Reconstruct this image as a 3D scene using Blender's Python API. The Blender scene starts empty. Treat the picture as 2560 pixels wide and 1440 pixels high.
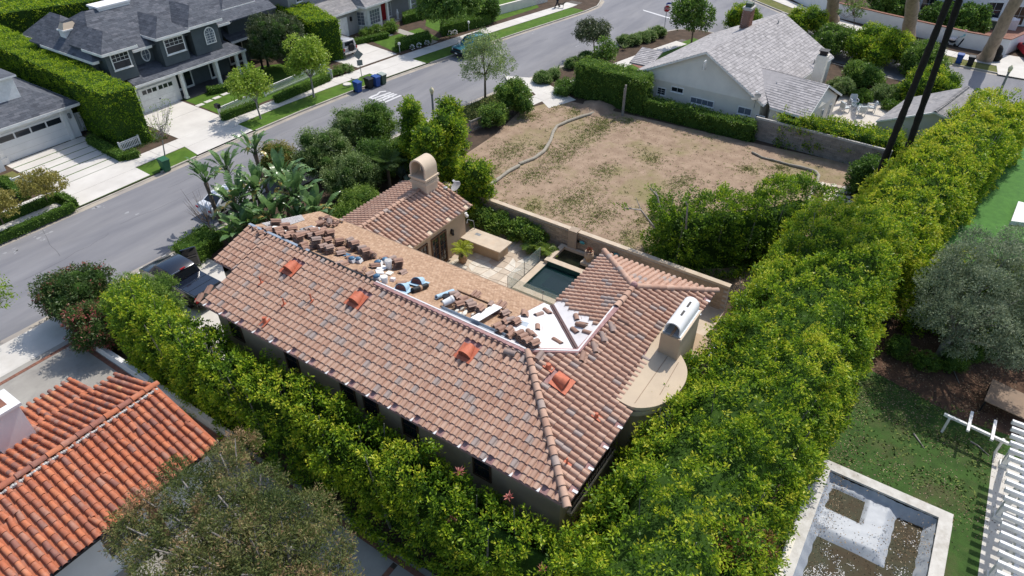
import bpy,math,random
import numpy as np
from mathutils import Vector,Matrix
S=bpy.context.scene
COL=S.collection
# ------------------------------------------------ camera, sky, sun, exposure
CAM_H=25.0;FPX=1682.2
YAW,PIT,ROLL=math.radians(33.84),math.radians(37.72),math.radians(-0.137)
_f=Vector((math.cos(PIT)*math.cos(YAW),math.cos(PIT)*math.sin(YAW),-math.sin(PIT)))
_r0=Vector((math.sin(YAW),-math.cos(YAW),0));_u0=_r0.cross(_f)
_r=math.cos(ROLL)*_r0+math.sin(ROLL)*_u0;_u=-math.sin(ROLL)*_r0+math.cos(ROLL)*_u0
cd=bpy.data.cameras.new('camera');cam=bpy.data.objects.new('camera',cd);COL.objects.link(cam)
cd.sensor_width=36.0;cd.lens=36.0*FPX/2560.0;cd.clip_end=2000
cam.matrix_world=Matrix(((_r.x,_u.x,-_f.x,0),(_r.y,_u.y,-_f.y,0),(_r.z,_u.z,-_f.z,CAM_H),(0,0,0,1)))
S.camera=cam
SUN_EL,SUN_AZ=math.radians(53),math.radians(-5)
w=bpy.data.worlds.new('World');S.world=w;w.use_nodes=True
nt=w.node_tree;bg=nt.nodes['Background'];sky=nt.nodes.new('ShaderNodeTexSky')
sky.sky_type='NISHITA';sky.sun_disc=False;sky.sun_elevation=SUN_EL;sky.sun_rotation=math.radians(95)
sky.air_density=1.0;sky.dust_density=1.5
nt.links.new(sky.outputs[0],bg.inputs[0]);bg.inputs[1].default_value=0.15
sd=bpy.data.lights.new('sun','SUN');sun=bpy.data.objects.new('sun',sd);COL.objects.link(sun)
sd.energy=3.45;sd.angle=math.radians(0.5);sd.color=(1.0,0.955,0.89)
sun.rotation_euler=Vector((-math.cos(SUN_EL)*math.cos(SUN_AZ),-math.cos(SUN_EL)*math.sin(SUN_AZ),-math.sin(SUN_EL))).to_track_quat('-Z','Y').to_euler()
sun.location=(60,0,60)
vs=S.view_settings;vs.view_transform='Standard';vs.look='None';vs.exposure=0.33;vs.gamma=1;vs.use_curve_mapping=False
rng=random.Random(7);NR=np.random.default_rng(11)
def P(px,py,z=0.0):  # where the sight line of a photo pixel meets the level z
    d=_f*FPX+_r*(px-1280)-_u*(py-720);t=(z-CAM_H)/d.z
    return Vector((t*d.x,t*d.y,z))
def HZ(px,py,b):  # height at which the sight line passes over the base point b
    d=_f*FPX+_r*(px-1280)-_u*(py-720)
    t=(d.x*b[0]+d.y*b[1])/(d.x*d.x+d.y*d.y);return CAM_H+t*d.z
def depth_of(p):return _f.dot(Vector(p)-Vector((0,0,CAM_H)))
def pix(p):
    q=Vector(p)-Vector((0,0,CAM_H));z=_f.dot(q);return 1280+FPX*_r.dot(q)/z,720-FPX*_u.dot(q)/z
# ------------------------------------------------ materials
M={}
def srgb(r,g,b):
    f=lambda c:(c/255/12.92 if c<=10 else((c/255+0.055)/1.055)**2.4)
    return(f(r),f(g),f(b))
def mat(name,col,col2=None,scale=3.0,rough=0.8,bump=0.0,bscale=40.0,ramp=None,var=0.25,spec=0.3,metal=0.0,
        sheet=0.0,stain=None,stain_scale=0.4,stain_amt=0.5,detail=6.0,stretch=None,coat=0.0,alpha=1.0,tamt=1.0):
    m=bpy.data.materials.new(name);m.use_nodes=True;t=m.node_tree;N=t.nodes;L=t.links
    b=N['Principled BSDF'];b.inputs['Roughness'].default_value=rough;b.inputs['Metallic'].default_value=metal
    b.inputs['Specular IOR Level'].default_value=spec
    if coat:b.inputs['Coat Weight'].default_value=coat
    geo=N.new('ShaderNodeNewGeometry');vec=geo.outputs['Position']
    if stretch:
        mp=N.new('ShaderNodeMapping');mp.inputs['Scale'].default_value=stretch;L.new(vec,mp.inputs[0]);vec=mp.outputs[0]
    def noise(sc,det=detail,ro=0.6):
        n=N.new('ShaderNodeTexNoise');n.inputs['Scale'].default_value=sc;n.inputs['Detail'].default_value=det;n.inputs['Roughness'].default_value=ro
        L.new(vec,n.inputs['Vector']);return n.outputs['Fac']
    def mix(f,a,bb,mode='MIX'):
        x=N.new('ShaderNodeMix');x.data_type='RGBA';x.blend_type=mode
        if isinstance(f,float):x.inputs[0].default_value=f
        else:L.new(f,x.inputs[0])
        for i,v in((6,a),(7,bb)):
            if isinstance(v,tuple):x.inputs[i].default_value=(*v[:3],1)
            else:L.new(v,x.inputs[i])
        return x.outputs[2]
    if ramp:
        at=N.new('ShaderNodeAttribute');at.attribute_name='tint'
        cr=N.new('ShaderNodeValToRGB');e=cr.color_ramp.elements
        while len(e)<len(ramp):e.new(0.5)
        for k,(p_,c_)in enumerate(ramp):e[k].position=p_;e[k].color=(*c_,1)
        L.new(at.outputs['Fac'],cr.inputs[0]);c=cr.outputs[0]
        if var:
            k=N.new('ShaderNodeMapRange');k.inputs[1].default_value=0.3;k.inputs[2].default_value=0.7
            k.inputs[3].default_value=1-var;k.inputs[4].default_value=1+var;L.new(noise(scale),k.inputs[0])
            v=N.new('ShaderNodeVectorMath');v.operation='SCALE';L.new(c,v.inputs[0]);L.new(k.outputs[0],v.inputs['Scale']);c=v.outputs[0]
    elif col2:
        k=N.new('ShaderNodeMapRange');k.inputs[1].default_value=0.36;k.inputs[2].default_value=0.64;L.new(noise(scale),k.inputs[0])
        c=mix(k.outputs[0],col,col2)
    elif var:
        k=N.new('ShaderNodeMapRange');k.inputs[1].default_value=0.3;k.inputs[2].default_value=0.7
        L.new(noise(scale),k.inputs[0])
        c=mix(k.outputs[0],tuple(x*(1-var)for x in col),tuple(min(1,x*(1+var))for x in col))
    else:c=mix(0.0,col,col)
    if stain:
        k=N.new('ShaderNodeMapRange');k.inputs[1].default_value=0.5;k.inputs[2].default_value=0.72;k.inputs[4].default_value=stain_amt
        L.new(noise(stain_scale,8.0,0.7),k.inputs[0]);c=mix(k.outputs[0],c,stain)
    L.new(c,b.inputs['Base Color'])
    if bump:
        bp=N.new('ShaderNodeBump');bp.inputs['Strength'].default_value=bump;bp.inputs['Distance'].default_value=0.02
        L.new(noise(bscale,4.0),bp.inputs['Height']);L.new(bp.outputs[0],b.inputs['Normal'])
    M[name]=m;return m
def leafmat(name,ramp,rough=0.45,spec=0.35,trans=0.3,var=0.15,scale=1.2):
    m=mat(name,None,ramp=ramp,rough=rough,spec=spec,var=var,scale=scale);t=m.node_tree;N=t.nodes;L=t.links
    b=N['Principled BSDF'];c=b.inputs['Base Color'].links[0].from_socket
    tr=N.new('ShaderNodeBsdfTranslucent');L.new(c,tr.inputs[0])
    mx=N.new('ShaderNodeMixShader');mx.inputs[0].default_value=trans
    L.new(b.outputs[0],mx.inputs[1]);L.new(tr.outputs[0],mx.inputs[2]);L.new(mx.outputs[0],N['Material Output'].inputs[0]);return m
# ------------------------------------------------ objects
def tag(o,label=None,cat=None,group=None,kind=None):
    for k,v in(('label',label),('category',cat),('group',group),('kind',kind)):
        if v:o[k]=v
    return o
def thing(name,loc,label,cat,group=None,rz=0.0):
    o=bpy.data.objects.new(name,None);COL.objects.link(o);o.location=loc;o.rotation_euler=(0,0,rz)
    o.empty_display_size=0.2
    return tag(o,label,cat,group)
def copy_tree(o,parent=None):
    c=o.copy();COL.objects.link(c)
    if parent:c.parent=parent
    for ch in list(o.children):copy_tree(ch,c)
    return c
def frame(o,x,z=None):  # 4x4 with x axis along x, z near up
    x=Vector(x).normalized();z=Vector(z or(0,0,1));y=z.cross(x).normalized();z=x.cross(y)
    return Matrix(((x.x,y.x,z.x,o[0]),(x.y,y.y,z.y,o[1]),(x.z,y.z,z.z,o[2]),(0,0,0,1)))
class MB:
    def __init__(s):s.v=[];s.f=[];s.t=[];s.mi=[];s.X=None;s.m=0;s.tint=0.5
    def add(s,vs,fs):
        n=len(s.v)
        if s.X is not None:vs=[s.X@Vector(q)for q in vs]
        s.v.extend([tuple(q)for q in vs])
        for f in fs:s.f.append(tuple(i+n for i in f));s.t.append(s.tint);s.mi.append(s.m)
        return s
    def quad(s,*p):return s.add(p,[tuple(range(len(p)))])
    def box(s,x0,x1,y0,y1,z0,z1,skip=''):
        vs=[(x0,y0,z0),(x1,y0,z0),(x1,y1,z0),(x0,y1,z0),(x0,y0,z1),(x1,y0,z1),(x1,y1,z1),(x0,y1,z1)]
        fs=[(0,3,2,1),(4,5,6,7),(0,1,5,4),(1,2,6,5),(2,3,7,6),(3,0,4,7)]
        return s.add(vs,[f for k,f in zip('btsenw',fs)if k not in skip])
    def bar(s,a,b,w_,h,up=(0,0,1)):
        a,b=Vector(a),Vector(b);x=(b-a);ln=x.length
        if ln<1e-6:return s
        upv=Vector(up)
        if abs(x.normalized().dot(upv))>0.99:upv=Vector((1,0,0))
        F=frame(a,x,upv);o=s.X;s.X=(o@F)if o is not None else F
        s.box(0,ln,-w_/2,w_/2,-h/2,h/2);s.X=o;return s
    def tube(s,pts,r,n=8,cap=True,prof=None):
        pts=[Vector(p)for p in pts];rs=r if isinstance(r,(list,tuple))else[r]*len(pts)
        vs=[];fs=[];up=Vector((0,0,1))
        for i,p in enumerate(pts):
            t=(pts[min(i+1,len(pts)-1)]-pts[max(i-1,0)])
            t=t.normalized()if t.length>1e-9 else Vector((0,0,1))
            a=up if abs(t.dot(up))<0.95 else Vector((1,0,0))
            x=a.cross(t).normalized();y=t.cross(x)
            for k in range(n):
                an=2*math.pi*k/n;vs.append(p+rs[i]*(math.cos(an)*x+math.sin(an)*y))
        for i in range(len(pts)-1):
            for k in range(n):fs.append((i*n+k,i*n+(k+1)%n,(i+1)*n+(k+1)%n,(i+1)*n+k))
        if cap:fs.append(tuple(range(n))[::-1]);fs.append(tuple((len(pts)-1)*n+k for k in range(n)))
        return s.add(vs,fs)
    def lathe(s,prof,c=(0,0,0),n=16):
        vs=[];fs=[]
        for r_,z in prof:
            for k in range(n):an=2*math.pi*k/n;vs.append((c[0]+r_*math.cos(an),c[1]+r_*math.sin(an),c[2]+z))
        for i in range(len(prof)-1):
            for k in range(n):fs.append((i*n+k,i*n+(k+1)%n,(i+1)*n+(k+1)%n,(i+1)*n+k))
        fs.append(tuple(range(n))[::-1]);fs.append(tuple((len(prof)-1)*n+k for k in range(n)))
        return s.add(vs,fs)
    def prism(s,poly,z0,z1,bottom=True):
        n=len(poly)
        a=sum(poly[i][0]*poly[(i+1)%n][1]-poly[(i+1)%n][0]*poly[i][1]for i in range(n))
        if a<0:poly=poly[::-1]
        z0=z0 if isinstance(z0,(list,tuple))else[z0]*n;z1=z1 if isinstance(z1,(list,tuple))else[z1]*n
        vs=[(p[0],p[1],z)for p,z in zip(poly,z0)]+[(p[0],p[1],z)for p,z in zip(poly,z1)]
        fs=[tuple(range(n,2*n))]+([tuple(range(n))[::-1]]if bottom else[])
        fs+=[(i,(i+1)%n,n+(i+1)%n,n+i)for i in range(n)]
        return s.add(vs,fs)
    def sphere(s,c,r,n=12,m=8,zs=(1,1,1)):
        vs=[];fs=[]
        for i in range(m+1):
            th=math.pi*i/m
            for k in range(n):
                an=2*math.pi*k/n;vs.append((c[0]+r*zs[0]*math.sin(th)*math.cos(an),c[1]+r*zs[1]*math.sin(th)*math.sin(an),c[2]+r*zs[2]*math.cos(th)))
        for i in range(m):
            for k in range(n):fs.append((i*n+k,(i+1)*n+k,(i+1)*n+(k+1)%n,i*n+(k+1)%n))
        return s.add(vs,fs)
    def mesh(s,name,mats,loc=None,smooth=None):
        me=bpy.data.meshes.new(name)
        v=s.v if loc is None else[(a-loc[0],b-loc[1],c-loc[2])for a,b,c in s.v]
        me.from_pydata(v,[],s.f)
        for m_ in(mats if isinstance(mats,(list,tuple))else[mats]):me.materials.append(M[m_]if isinstance(m_,str)else m_)
        me.attributes.new('tint','FLOAT','FACE').data.foreach_set('value',np.array(s.t,dtype=np.float32))
        if any(s.mi):me.polygons.foreach_set('material_index',np.array(s.mi,dtype=np.int32))
        if smooth is not None:
            me.shade_smooth();me.set_sharp_from_angle(angle=math.radians(smooth))
        me.update();return me
    def build(s,name,mats,parent=None,smooth=None,local=False):
        loc=None if(parent is None or local)else world_loc(parent)
        return link(name,s.mesh(name,mats,loc,smooth),parent)
def world_loc(o):
    l=Vector(o.location)
    while o.parent:o=o.parent;l=l+Vector(o.location)
    return l
def link(name,me,parent=None):
    o=bpy.data.objects.new(name,me);COL.objects.link(o)
    if parent:o.parent=parent
    return o
def npmesh(name,V,Fq,tint,mat_,tris=False):  # numpy vertices, quads (n,4), one tint per face
    me=bpy.data.meshes.new(name);n=len(V);k=Fq.shape[1];nf=len(Fq)
    me.vertices.add(n);me.vertices.foreach_set('co',V.astype(np.float32).ravel())
    me.loops.add(nf*k);me.loops.foreach_set('vertex_index',Fq.astype(np.int32).ravel())
    me.polygons.add(nf);me.polygons.foreach_set('loop_start',np.arange(0,nf*k,k,dtype=np.int32))
    me.attributes.new('tint','FLOAT','FACE').data.foreach_set('value',tint.astype(np.float32))
    me.materials.append(M[mat_]);me.update(calc_edges=True);me.validate();return me
def sheet(name,poly,z,m,label=None):  # a flat piece of the setting
    mb=MB();n=len(poly)
    a=sum(poly[i][0]*poly[(i+1)%n][1]-poly[(i+1)%n][0]*poly[i][1]for i in range(n))
    p=poly if a>0 else poly[::-1]
    mb.add([(q[0],q[1],z)for q in p],[tuple(range(n))])
    o=mb.build(name,m);o['kind']='structure'
    if label:o['label']=label
    return o
def PP(*pts,z=0.0):return[tuple(P(x,y,z)[:2])for x,y in pts]
def inpoly(x,y,poly):
    c=False;j=len(poly)-1
    for i in range(len(poly)):
        xi,yi=poly[i][:2];xj,yj=poly[j][:2]
        if(yi>y)!=(yj>y)and x<(xj-xi)*(y-yi)/(yj-yi)+xi:c=not c
        j=i
    return c
def pn(poly,pts):  # vectorised point in polygon
    x=pts[:,0];y=pts[:,1];c=np.zeros(len(pts),bool);j=len(poly)-1
    for i in range(len(poly)):
        xi,yi=poly[i][:2];xj,yj=poly[j][:2]
        if yi!=yj:c^=((yi>y)!=(yj>y))&(x<(xj-xi)*(y-yi)/(yj-yi)+xi)
        j=i
    return c
# ------------------------------------------------ material list
mat('asphalt',(0.165,0.165,0.178),(0.225,0.222,0.23),scale=0.3,rough=0.9,bump=0.25,bscale=60,stain=(0.27,0.26,0.25),stain_scale=0.18,stain_amt=0.45,stretch=(0.35,1.6,1))
mat('concrete',(0.60,0.57,0.52),(0.52,0.49,0.44),scale=0.7,rough=0.85,bump=0.15,bscale=50,stain=(0.40,0.37,0.32),stain_scale=0.5,stain_amt=0.35)
mat('white_concrete',(0.61,0.58,0.53),(0.53,0.50,0.455),scale=0.5,rough=0.85,bump=0.1,bscale=50,stain=(0.5,0.47,0.42),stain_scale=0.4,stain_amt=0.4)
mat('curb',(0.46,0.43,0.37),(0.36,0.33,0.28),scale=1.2,rough=0.9,bump=0.2,stain=(0.2,0.18,0.16),stain_scale=0.8,stain_amt=0.5)
mat('gutter',(0.40,0.35,0.28),(0.30,0.27,0.24),scale=0.6,rough=0.9,bump=0.2,stain=(0.24,0.22,0.2),stain_scale=0.35)
mat('old_concrete',(0.36,0.34,0.30),(0.29,0.27,0.24),scale=0.5,rough=0.9,bump=0.25,bscale=30,stain=(0.17,0.16,0.15),stain_scale=0.9,stain_amt=0.5)
mat('brick',(0.26,0.12,0.08),(0.18,0.085,0.06),scale=3,rough=0.85,bump=0.3)
mat('lawn',(0.085,0.16,0.022),(0.06,0.115,0.018),scale=1.3,rough=0.9,spec=0.1,bump=0.9,bscale=28,stain=(0.15,0.17,0.04),stain_scale=0.5,stain_amt=0.4)
mat('turf',(0.075,0.19,0.036),(0.055,0.145,0.03),scale=2,rough=0.85,spec=0.15,bump=0.8,bscale=40)
mat('dry_lawn',(0.17,0.16,0.06),(0.10,0.12,0.035),scale=1.4,rough=0.95,spec=0.1,bump=0.8,bscale=25)
mat('soil',(0.10,0.07,0.05),(0.065,0.048,0.035),scale=1.2,rough=0.95,spec=0.1,bump=0.6,bscale=20)
mat('mulch',(0.13,0.075,0.05),(0.08,0.05,0.035),scale=2.5,rough=0.95,spec=0.1,bump=0.6,bscale=25)
mat('stone',(0.55,0.46,0.35),(0.46,0.37,0.27),scale=1.5,rough=0.8,bump=0.15,bscale=12,stain=(0.60,0.44,0.30),stain_scale=1.2,stain_amt=0.5)
mat('flag',(0.5,0.46,0.4),ramp=[(0,(0.42,0.34,0.26)),(0.5,(0.56,0.48,0.38)),(1,(0.60,0.56,0.48))],var=0.15,scale=2,rough=0.8,bump=0.15,bscale=15)
mat('gravel_light',(0.58,0.53,0.46),(0.50,0.45,0.38),scale=3,rough=0.9,bump=0.4,bscale=30)
mat('paint_white',(0.74,0.73,0.70),var=0.12,scale=3,rough=0.7)
mat('road_paint',(0.62,0.61,0.60),(0.50,0.50,0.50),scale=6,rough=0.8)
mat('stucco_white',(0.72,0.71,0.69),var=0.05,scale=1.2,rough=0.9,bump=0.12,bscale=60)
mat('stucco_cream',(0.68,0.635,0.545),var=0.06,scale=1.0,rough=0.9,bump=0.12,bscale=60)
mat('stucco_tan',(0.44,0.33,0.22),(0.39,0.29,0.20),scale=0.9,rough=0.9,bump=0.15,bscale=50,stain=(0.30,0.23,0.17),stain_scale=0.7,stain_amt=0.4)
mat('stucco_beige',(0.58,0.47,0.35),var=0.07,scale=1.5,rough=0.85,bump=0.12,bscale=60)
mat('roof_coat',(0.50,0.40,0.28),(0.46,0.365,0.26),scale=1.0,rough=0.75,bump=0.08,bscale=30,stain=(0.36,0.29,0.21),stain_scale=1.3,stain_amt=0.35)
TILE_R=[(0.0,(0.375,0.22,0.155)),(0.4,(0.435,0.27,0.193)),(0.8,(0.48,0.315,0.23)),(0.87,(0.435,0.29,0.217)),(0.90,(0.37,0.285,0.24)),(1.0,(0.305,0.255,0.232))]
mat('tile',None,ramp=TILE_R,var=0.10,scale=5,rough=0.75,bump=0.08,bscale=60,stain=(0.30,0.21,0.165),stain_scale=0.9,stain_amt=0.3)
mat('fresh_tile',None,ramp=[(0,(0.22,0.125,0.09)),(0.6,(0.31,0.19,0.14)),(1,(0.25,0.20,0.18))],var=0.12,scale=6,rough=0.75)
mat('back_grass',(0.052,0.105,0.024),(0.036,0.07,0.018),scale=1.6,rough=0.9,spec=0.1,bump=0.9,bscale=30,stain=(0.10,0.075,0.045),stain_scale=0.45,stain_amt=0.7)
TERRA_R=[(0.0,(0.24,0.11,0.085)),(0.2,(0.32,0.115,0.07)),(0.5,(0.43,0.135,0.065)),(0.78,(0.47,0.165,0.08)),(0.88,(0.29,0.155,0.12)),(0.96,(0.42,0.14,0.07)),(1.0,(0.52,0.27,0.13))]
mat('terra',None,ramp=TERRA_R,var=0.16,scale=5,rough=0.8,bump=0.15,bscale=40,stain=(0.42,0.36,0.30),stain_scale=2.6,stain_amt=0.28)
mat('mortar_pink',(0.38,0.23,0.215),(0.28,0.155,0.145),scale=4,rough=0.9,bump=0.3,bscale=30)
mat('mortar_grey',(0.45,0.43,0.40),var=0.2,scale=8,rough=0.9,bump=0.3)
mat('membrane',(0.60,0.57,0.56),(0.66,0.63,0.62),scale=1.5,rough=0.55,bump=0.1,bscale=8,stain=(0.52,0.49,0.46),stain_scale=2.5,stain_amt=0.35)
SH_R=[(0.0,(0.32,0.20,0.125)),(0.5,(0.385,0.25,0.16)),(1.0,(0.45,0.305,0.205))]
mat('shingle_tan',None,ramp=SH_R,var=0.15,scale=9,rough=0.95,bump=0.3,bscale=120)
mat('shingle_dark',None,ramp=[(0,(0.062,0.068,0.082)),(0.5,(0.09,0.098,0.115)),(1,(0.125,0.13,0.148))],var=0.18,scale=4,rough=0.95,bump=0.3,bscale=60)
mat('shingle_grey',None,ramp=[(0,(0.20,0.195,0.195)),(0.5,(0.25,0.24,0.24)),(1,(0.30,0.285,0.275))],var=0.15,scale=3,rough=0.95,bump=0.2)
mat('shake',None,ramp=[(0,(0.27,0.255,0.25)),(0.5,(0.345,0.325,0.32)),(1,(0.42,0.395,0.385))],var=0.10,scale=3,rough=0.9,bump=0.25,bscale=30,stretch=(1,1,1))
mat('siding_dark',(0.085,0.10,0.105),var=0.10,scale=2,rough=0.8)
mat('siding_grey',(0.30,0.29,0.28),var=0.07,scale=2,rough=0.8)
mat('dark_floor',(0.08,0.08,0.085),var=0.2,scale=2,rough=0.7)
mat('glass_dark',(0.018,0.022,0.028),var=0,rough=0.08,spec=0.6)
mat('glass_blind',(0.14,0.16,0.19),var=0.1,rough=0.15,spec=0.6)
mat('wood_dark',(0.10,0.055,0.03),var=0.3,scale=6,rough=0.6)
mat('wood_brown',(0.27,0.19,0.13),(0.23,0.165,0.115),scale=2,rough=0.8,bump=0.1)
mat('orange',(0.54,0.165,0.09),(0.44,0.12,0.065),scale=6,rough=0.65,spec=0.25,stain=(0.34,0.10,0.06),stain_scale=3,stain_amt=0.5)
mat('black_metal',(0.012,0.012,0.014),var=0.2,rough=0.5)
mat('grey_metal',(0.30,0.31,0.32),var=0.12,scale=5,rough=0.45,metal=0.6)
mat('galv',(0.42,0.46,0.50),(0.34,0.39,0.44),scale=3,rough=0.4,metal=0.5)
mat('blue_metal',(0.33,0.47,0.58),var=0.1,scale=4,rough=0.45)
mat('lamp_post',(0.20,0.20,0.185),var=0.1,scale=5,rough=0.8)
mat('lamp_globe',(0.66,0.58,0.36),var=0.05,rough=0.3)
mat('bark',(0.17,0.13,0.10),(0.11,0.085,0.065),scale=5,rough=0.95,bump=0.6,bscale=20,stretch=(1,1,0.25))
mat('bark_pale',(0.36,0.28,0.21),(0.24,0.185,0.14),scale=3,rough=0.95,bump=0.5,bscale=16,stretch=(1,1,0.25))
mat('bark_grey',(0.30,0.275,0.25),(0.2,0.18,0.165),scale=5,rough=0.95,bump=0.4)
mat('bark_palm',(0.022,0.02,0.018),(0.012,0.011,0.01),scale=6,rough=0.95,bump=0.6,bscale=14)
mat('navy_paint',(0.006,0.010,0.020),var=0.0,rough=0.18,spec=0.6,coat=0.6)
mat('teal_paint',(0.045,0.16,0.20),var=0.0,rough=0.22,spec=0.5,coat=0.6)
mat('silver_paint',(0.34,0.34,0.35),var=0.0,rough=0.25,spec=0.5,coat=0.6)
mat('white_paint',(0.70,0.71,0.73),var=0.0,rough=0.2,spec=0.5,coat=0.5)
mat('rubber',(0.014,0.014,0.015),var=0.2,rough=0.8)
mat('chrome',(0.5,0.5,0.5),var=0.0,rough=0.25,metal=0.9)
mat('red_lens',(0.35,0.01,0.012),var=0.0,rough=0.2)
mat('head_lens',(0.6,0.6,0.58),var=0.0,rough=0.1)
mat('bin_blue',(0.015,0.06,0.24),var=0.12,scale=6,rough=0.45)
mat('bin_green',(0.025,0.11,0.055),var=0.12,scale=6,rough=0.45)
mat('bin_olive',(0.055,0.085,0.055),var=0.12,scale=6,rough=0.5)
mat('bin_black',(0.012,0.015,0.016),var=0.12,scale=6,rough=0.45)
mat('bin_lid_pale',(0.30,0.34,0.30),var=0.1,scale=6,rough=0.5)
mat('red_sign',(0.42,0.012,0.022),var=0.03,rough=0.4)
mat('blue_sign',(0.02,0.06,0.30),var=0.03,rough=0.4)
mat('sign_back',(0.24,0.26,0.24),var=0.15,scale=5,rough=0.5,metal=0.3)
mat('red_door',(0.30,0.012,0.016),var=0.05,rough=0.4)
mat('ply',(0.30,0.22,0.15),(0.27,0.20,0.135),scale=3,rough=0.8)
mat('grey_tarp',(0.38,0.405,0.435),(0.32,0.345,0.375),scale=1.5,rough=0.5,bump=0.25,bscale=6)
mat('blue_tarp',(0.18,0.36,0.66),var=0.12,scale=4,rough=0.55,bump=0.4,bscale=8)
mat('brown_water',(0.045,0.032,0.016),(0.045,0.052,0.028),scale=0.7,rough=0.5,spec=0.05,bump=0.3,bscale=9)
mat('valley_brown',(0.11,0.065,0.06),var=0.2,scale=5,rough=0.6)
mat('white_metal',(0.62,0.63,0.64),var=0.1,scale=9,rough=0.5)
mat('pool_coping',(0.58,0.56,0.52),(0.47,0.45,0.41),scale=2,rough=0.85,bump=0.2,stain=(0.24,0.2,0.15),stain_scale=1.4,stain_amt=0.6)
mat('window_shade',(0.05,0.015,0.008),var=0.1,rough=0.8)
mat('pool_tile',(0.014,0.06,0.05),(0.03,0.085,0.07),scale=14,rough=0.5)
mat('log_straw',(0.36,0.325,0.26),(0.28,0.25,0.20),scale=5,rough=0.95,bump=0.5,bscale=25)
mat('skin',(0.45,0.27,0.19),var=0.0,rough=0.6)
mat('cloth_teal',(0.28,0.52,0.54),var=0.08,scale=8,rough=0.9)
mat('cloth_dark',(0.02,0.022,0.03),var=0.1,scale=8,rough=0.9)
mat('cloth_white',(0.70,0.62,0.60),var=0.1,scale=8,rough=0.9)
mat('cloth_pink',(0.60,0.32,0.33),var=0.2,scale=12,rough=0.9)
mat('cushion',(0.46,0.50,0.50),var=0.06,scale=5,rough=0.9)
mat('paper_white',(0.72,0.71,0.69),var=0.06,scale=6,rough=0.8)
mat('blue_wrap',(0.04,0.11,0.19),(0.10,0.20,0.30),scale=9,rough=0.4)
mat('terracotta_pot',(0.30,0.19,0.11),var=0.15,scale=8,rough=0.8)
mat('urn_stone',(0.40,0.29,0.20),var=0.15,scale=8,rough=0.9,bump=0.3)
mat('flag_red',(0.45,0.03,0.05),var=0.05,rough=0.9);mat('flag_blue',(0.03,0.05,0.2),var=0.05,rough=0.9)
mat('rock',(0.42,0.40,0.37),(0.3,0.28,0.26),scale=4,rough=0.9,bump=0.5,bscale=12)
mat('cmu',(0.235,0.215,0.195),ramp=[(0,(0.19,0.175,0.16)),(1,(0.28,0.258,0.235))],var=0.12,scale=3,rough=0.9,bump=0.2)
mat('cmu_warm',None,ramp=[(0,(0.30,0.235,0.17)),(1,(0.42,0.33,0.245))],var=0.12,scale=3,rough=0.9,bump=0.2)
mat('bamboo',(0.12,0.09,0.06),var=0.3,scale=6,rough=0.8)
mat('turq',(0.06,0.28,0.30),var=0.15,scale=12,rough=0.5)
mat('grime',(0.05,0.035,0.025),(0.09,0.07,0.05),scale=6,rough=0.6,bump=0.5,bscale=20)
# leaves: the tint runs from old dark leaves to fresh growth
FIC=[(0.0,(0.048,0.110,0.014)),(0.30,(0.115,0.225,0.018)),(0.60,(0.25,0.38,0.022)),(0.82,(0.42,0.51,0.028)),(1.0,(0.54,0.54,0.05))]
leafmat('leaf_ficus',FIC,rough=0.45,spec=0.25,trans=0.42)
leafmat('leaf_clip',[(0.0,(0.055,0.13,0.015)),(0.5,(0.17,0.31,0.018)),(1.0,(0.45,0.55,0.028))],trans=0.4,spec=0.2)
leafmat('leaf_box',[(0.0,(0.05,0.11,0.018)),(0.5,(0.105,0.20,0.022)),(1.0,(0.19,0.30,0.038))],trans=0.3)
leafmat('leaf_dark',[(0.0,(0.035,0.06,0.022)),(0.5,(0.075,0.105,0.04)),(1.0,(0.15,0.17,0.075))],trans=0.25)
leafmat('leaf_euca',[(0.0,(0.055,0.085,0.026)),(0.45,(0.135,0.17,0.05)),(0.75,(0.235,0.225,0.085)),(1.0,(0.36,0.235,0.125))],trans=0.38,spec=0.2)
leafmat('leaf_olive',[(0.0,(0.10,0.14,0.08)),(0.5,(0.20,0.25,0.14)),(1.0,(0.33,0.37,0.23))],trans=0.3,spec=0.2)
leafmat('leaf_mid',[(0.0,(0.055,0.12,0.024)),(0.5,(0.13,0.235,0.034)),(1.0,(0.26,0.37,0.06))],trans=0.35)
leafmat('leaf_lime',[(0.0,(0.11,0.20,0.02)),(0.5,(0.22,0.34,0.028)),(1.0,(0.38,0.48,0.07))],trans=0.4)
leafmat('leaf_sage',[(0.0,(0.105,0.165,0.05)),(0.5,(0.22,0.31,0.095)),(1.0,(0.36,0.44,0.17))],trans=0.3)
leafmat('leaf_gold',[(0.0,(0.17,0.17,0.04)),(0.5,(0.30,0.27,0.06)),(1.0,(0.42,0.36,0.11))],trans=0.35)
leafmat('leaf_red',[(0.0,(0.05,0.10,0.025)),(0.55,(0.11,0.17,0.045)),(0.75,(0.25,0.09,0.065)),(1.0,(0.40,0.09,0.09))],trans=0.3)
leafmat('leaf_brown',[(0.0,(0.15,0.075,0.03)),(1.0,(0.34,0.16,0.06))],trans=0.25)
leafmat('leaf_banana',[(0.0,(0.07,0.145,0.042)),(0.5,(0.135,0.24,0.078)),(0.9,(0.25,0.36,0.12)),(1.0,(0.48,0.34,0.10))],rough=0.3,spec=0.5,trans=0.35)
leafmat('leaf_palm',[(0.0,(0.07,0.13,0.03)),(0.6,(0.15,0.24,0.045)),(1.0,(0.44,0.48,0.04))],trans=0.35)
leafmat('leaf_agave',[(0.0,(0.10,0.16,0.145)),(1.0,(0.22,0.29,0.26))],trans=0.1)
leafmat('leaf_pink',[(0.0,(0.55,0.13,0.11)),(1.0,(0.72,0.32,0.26))],trans=0.3)
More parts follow.
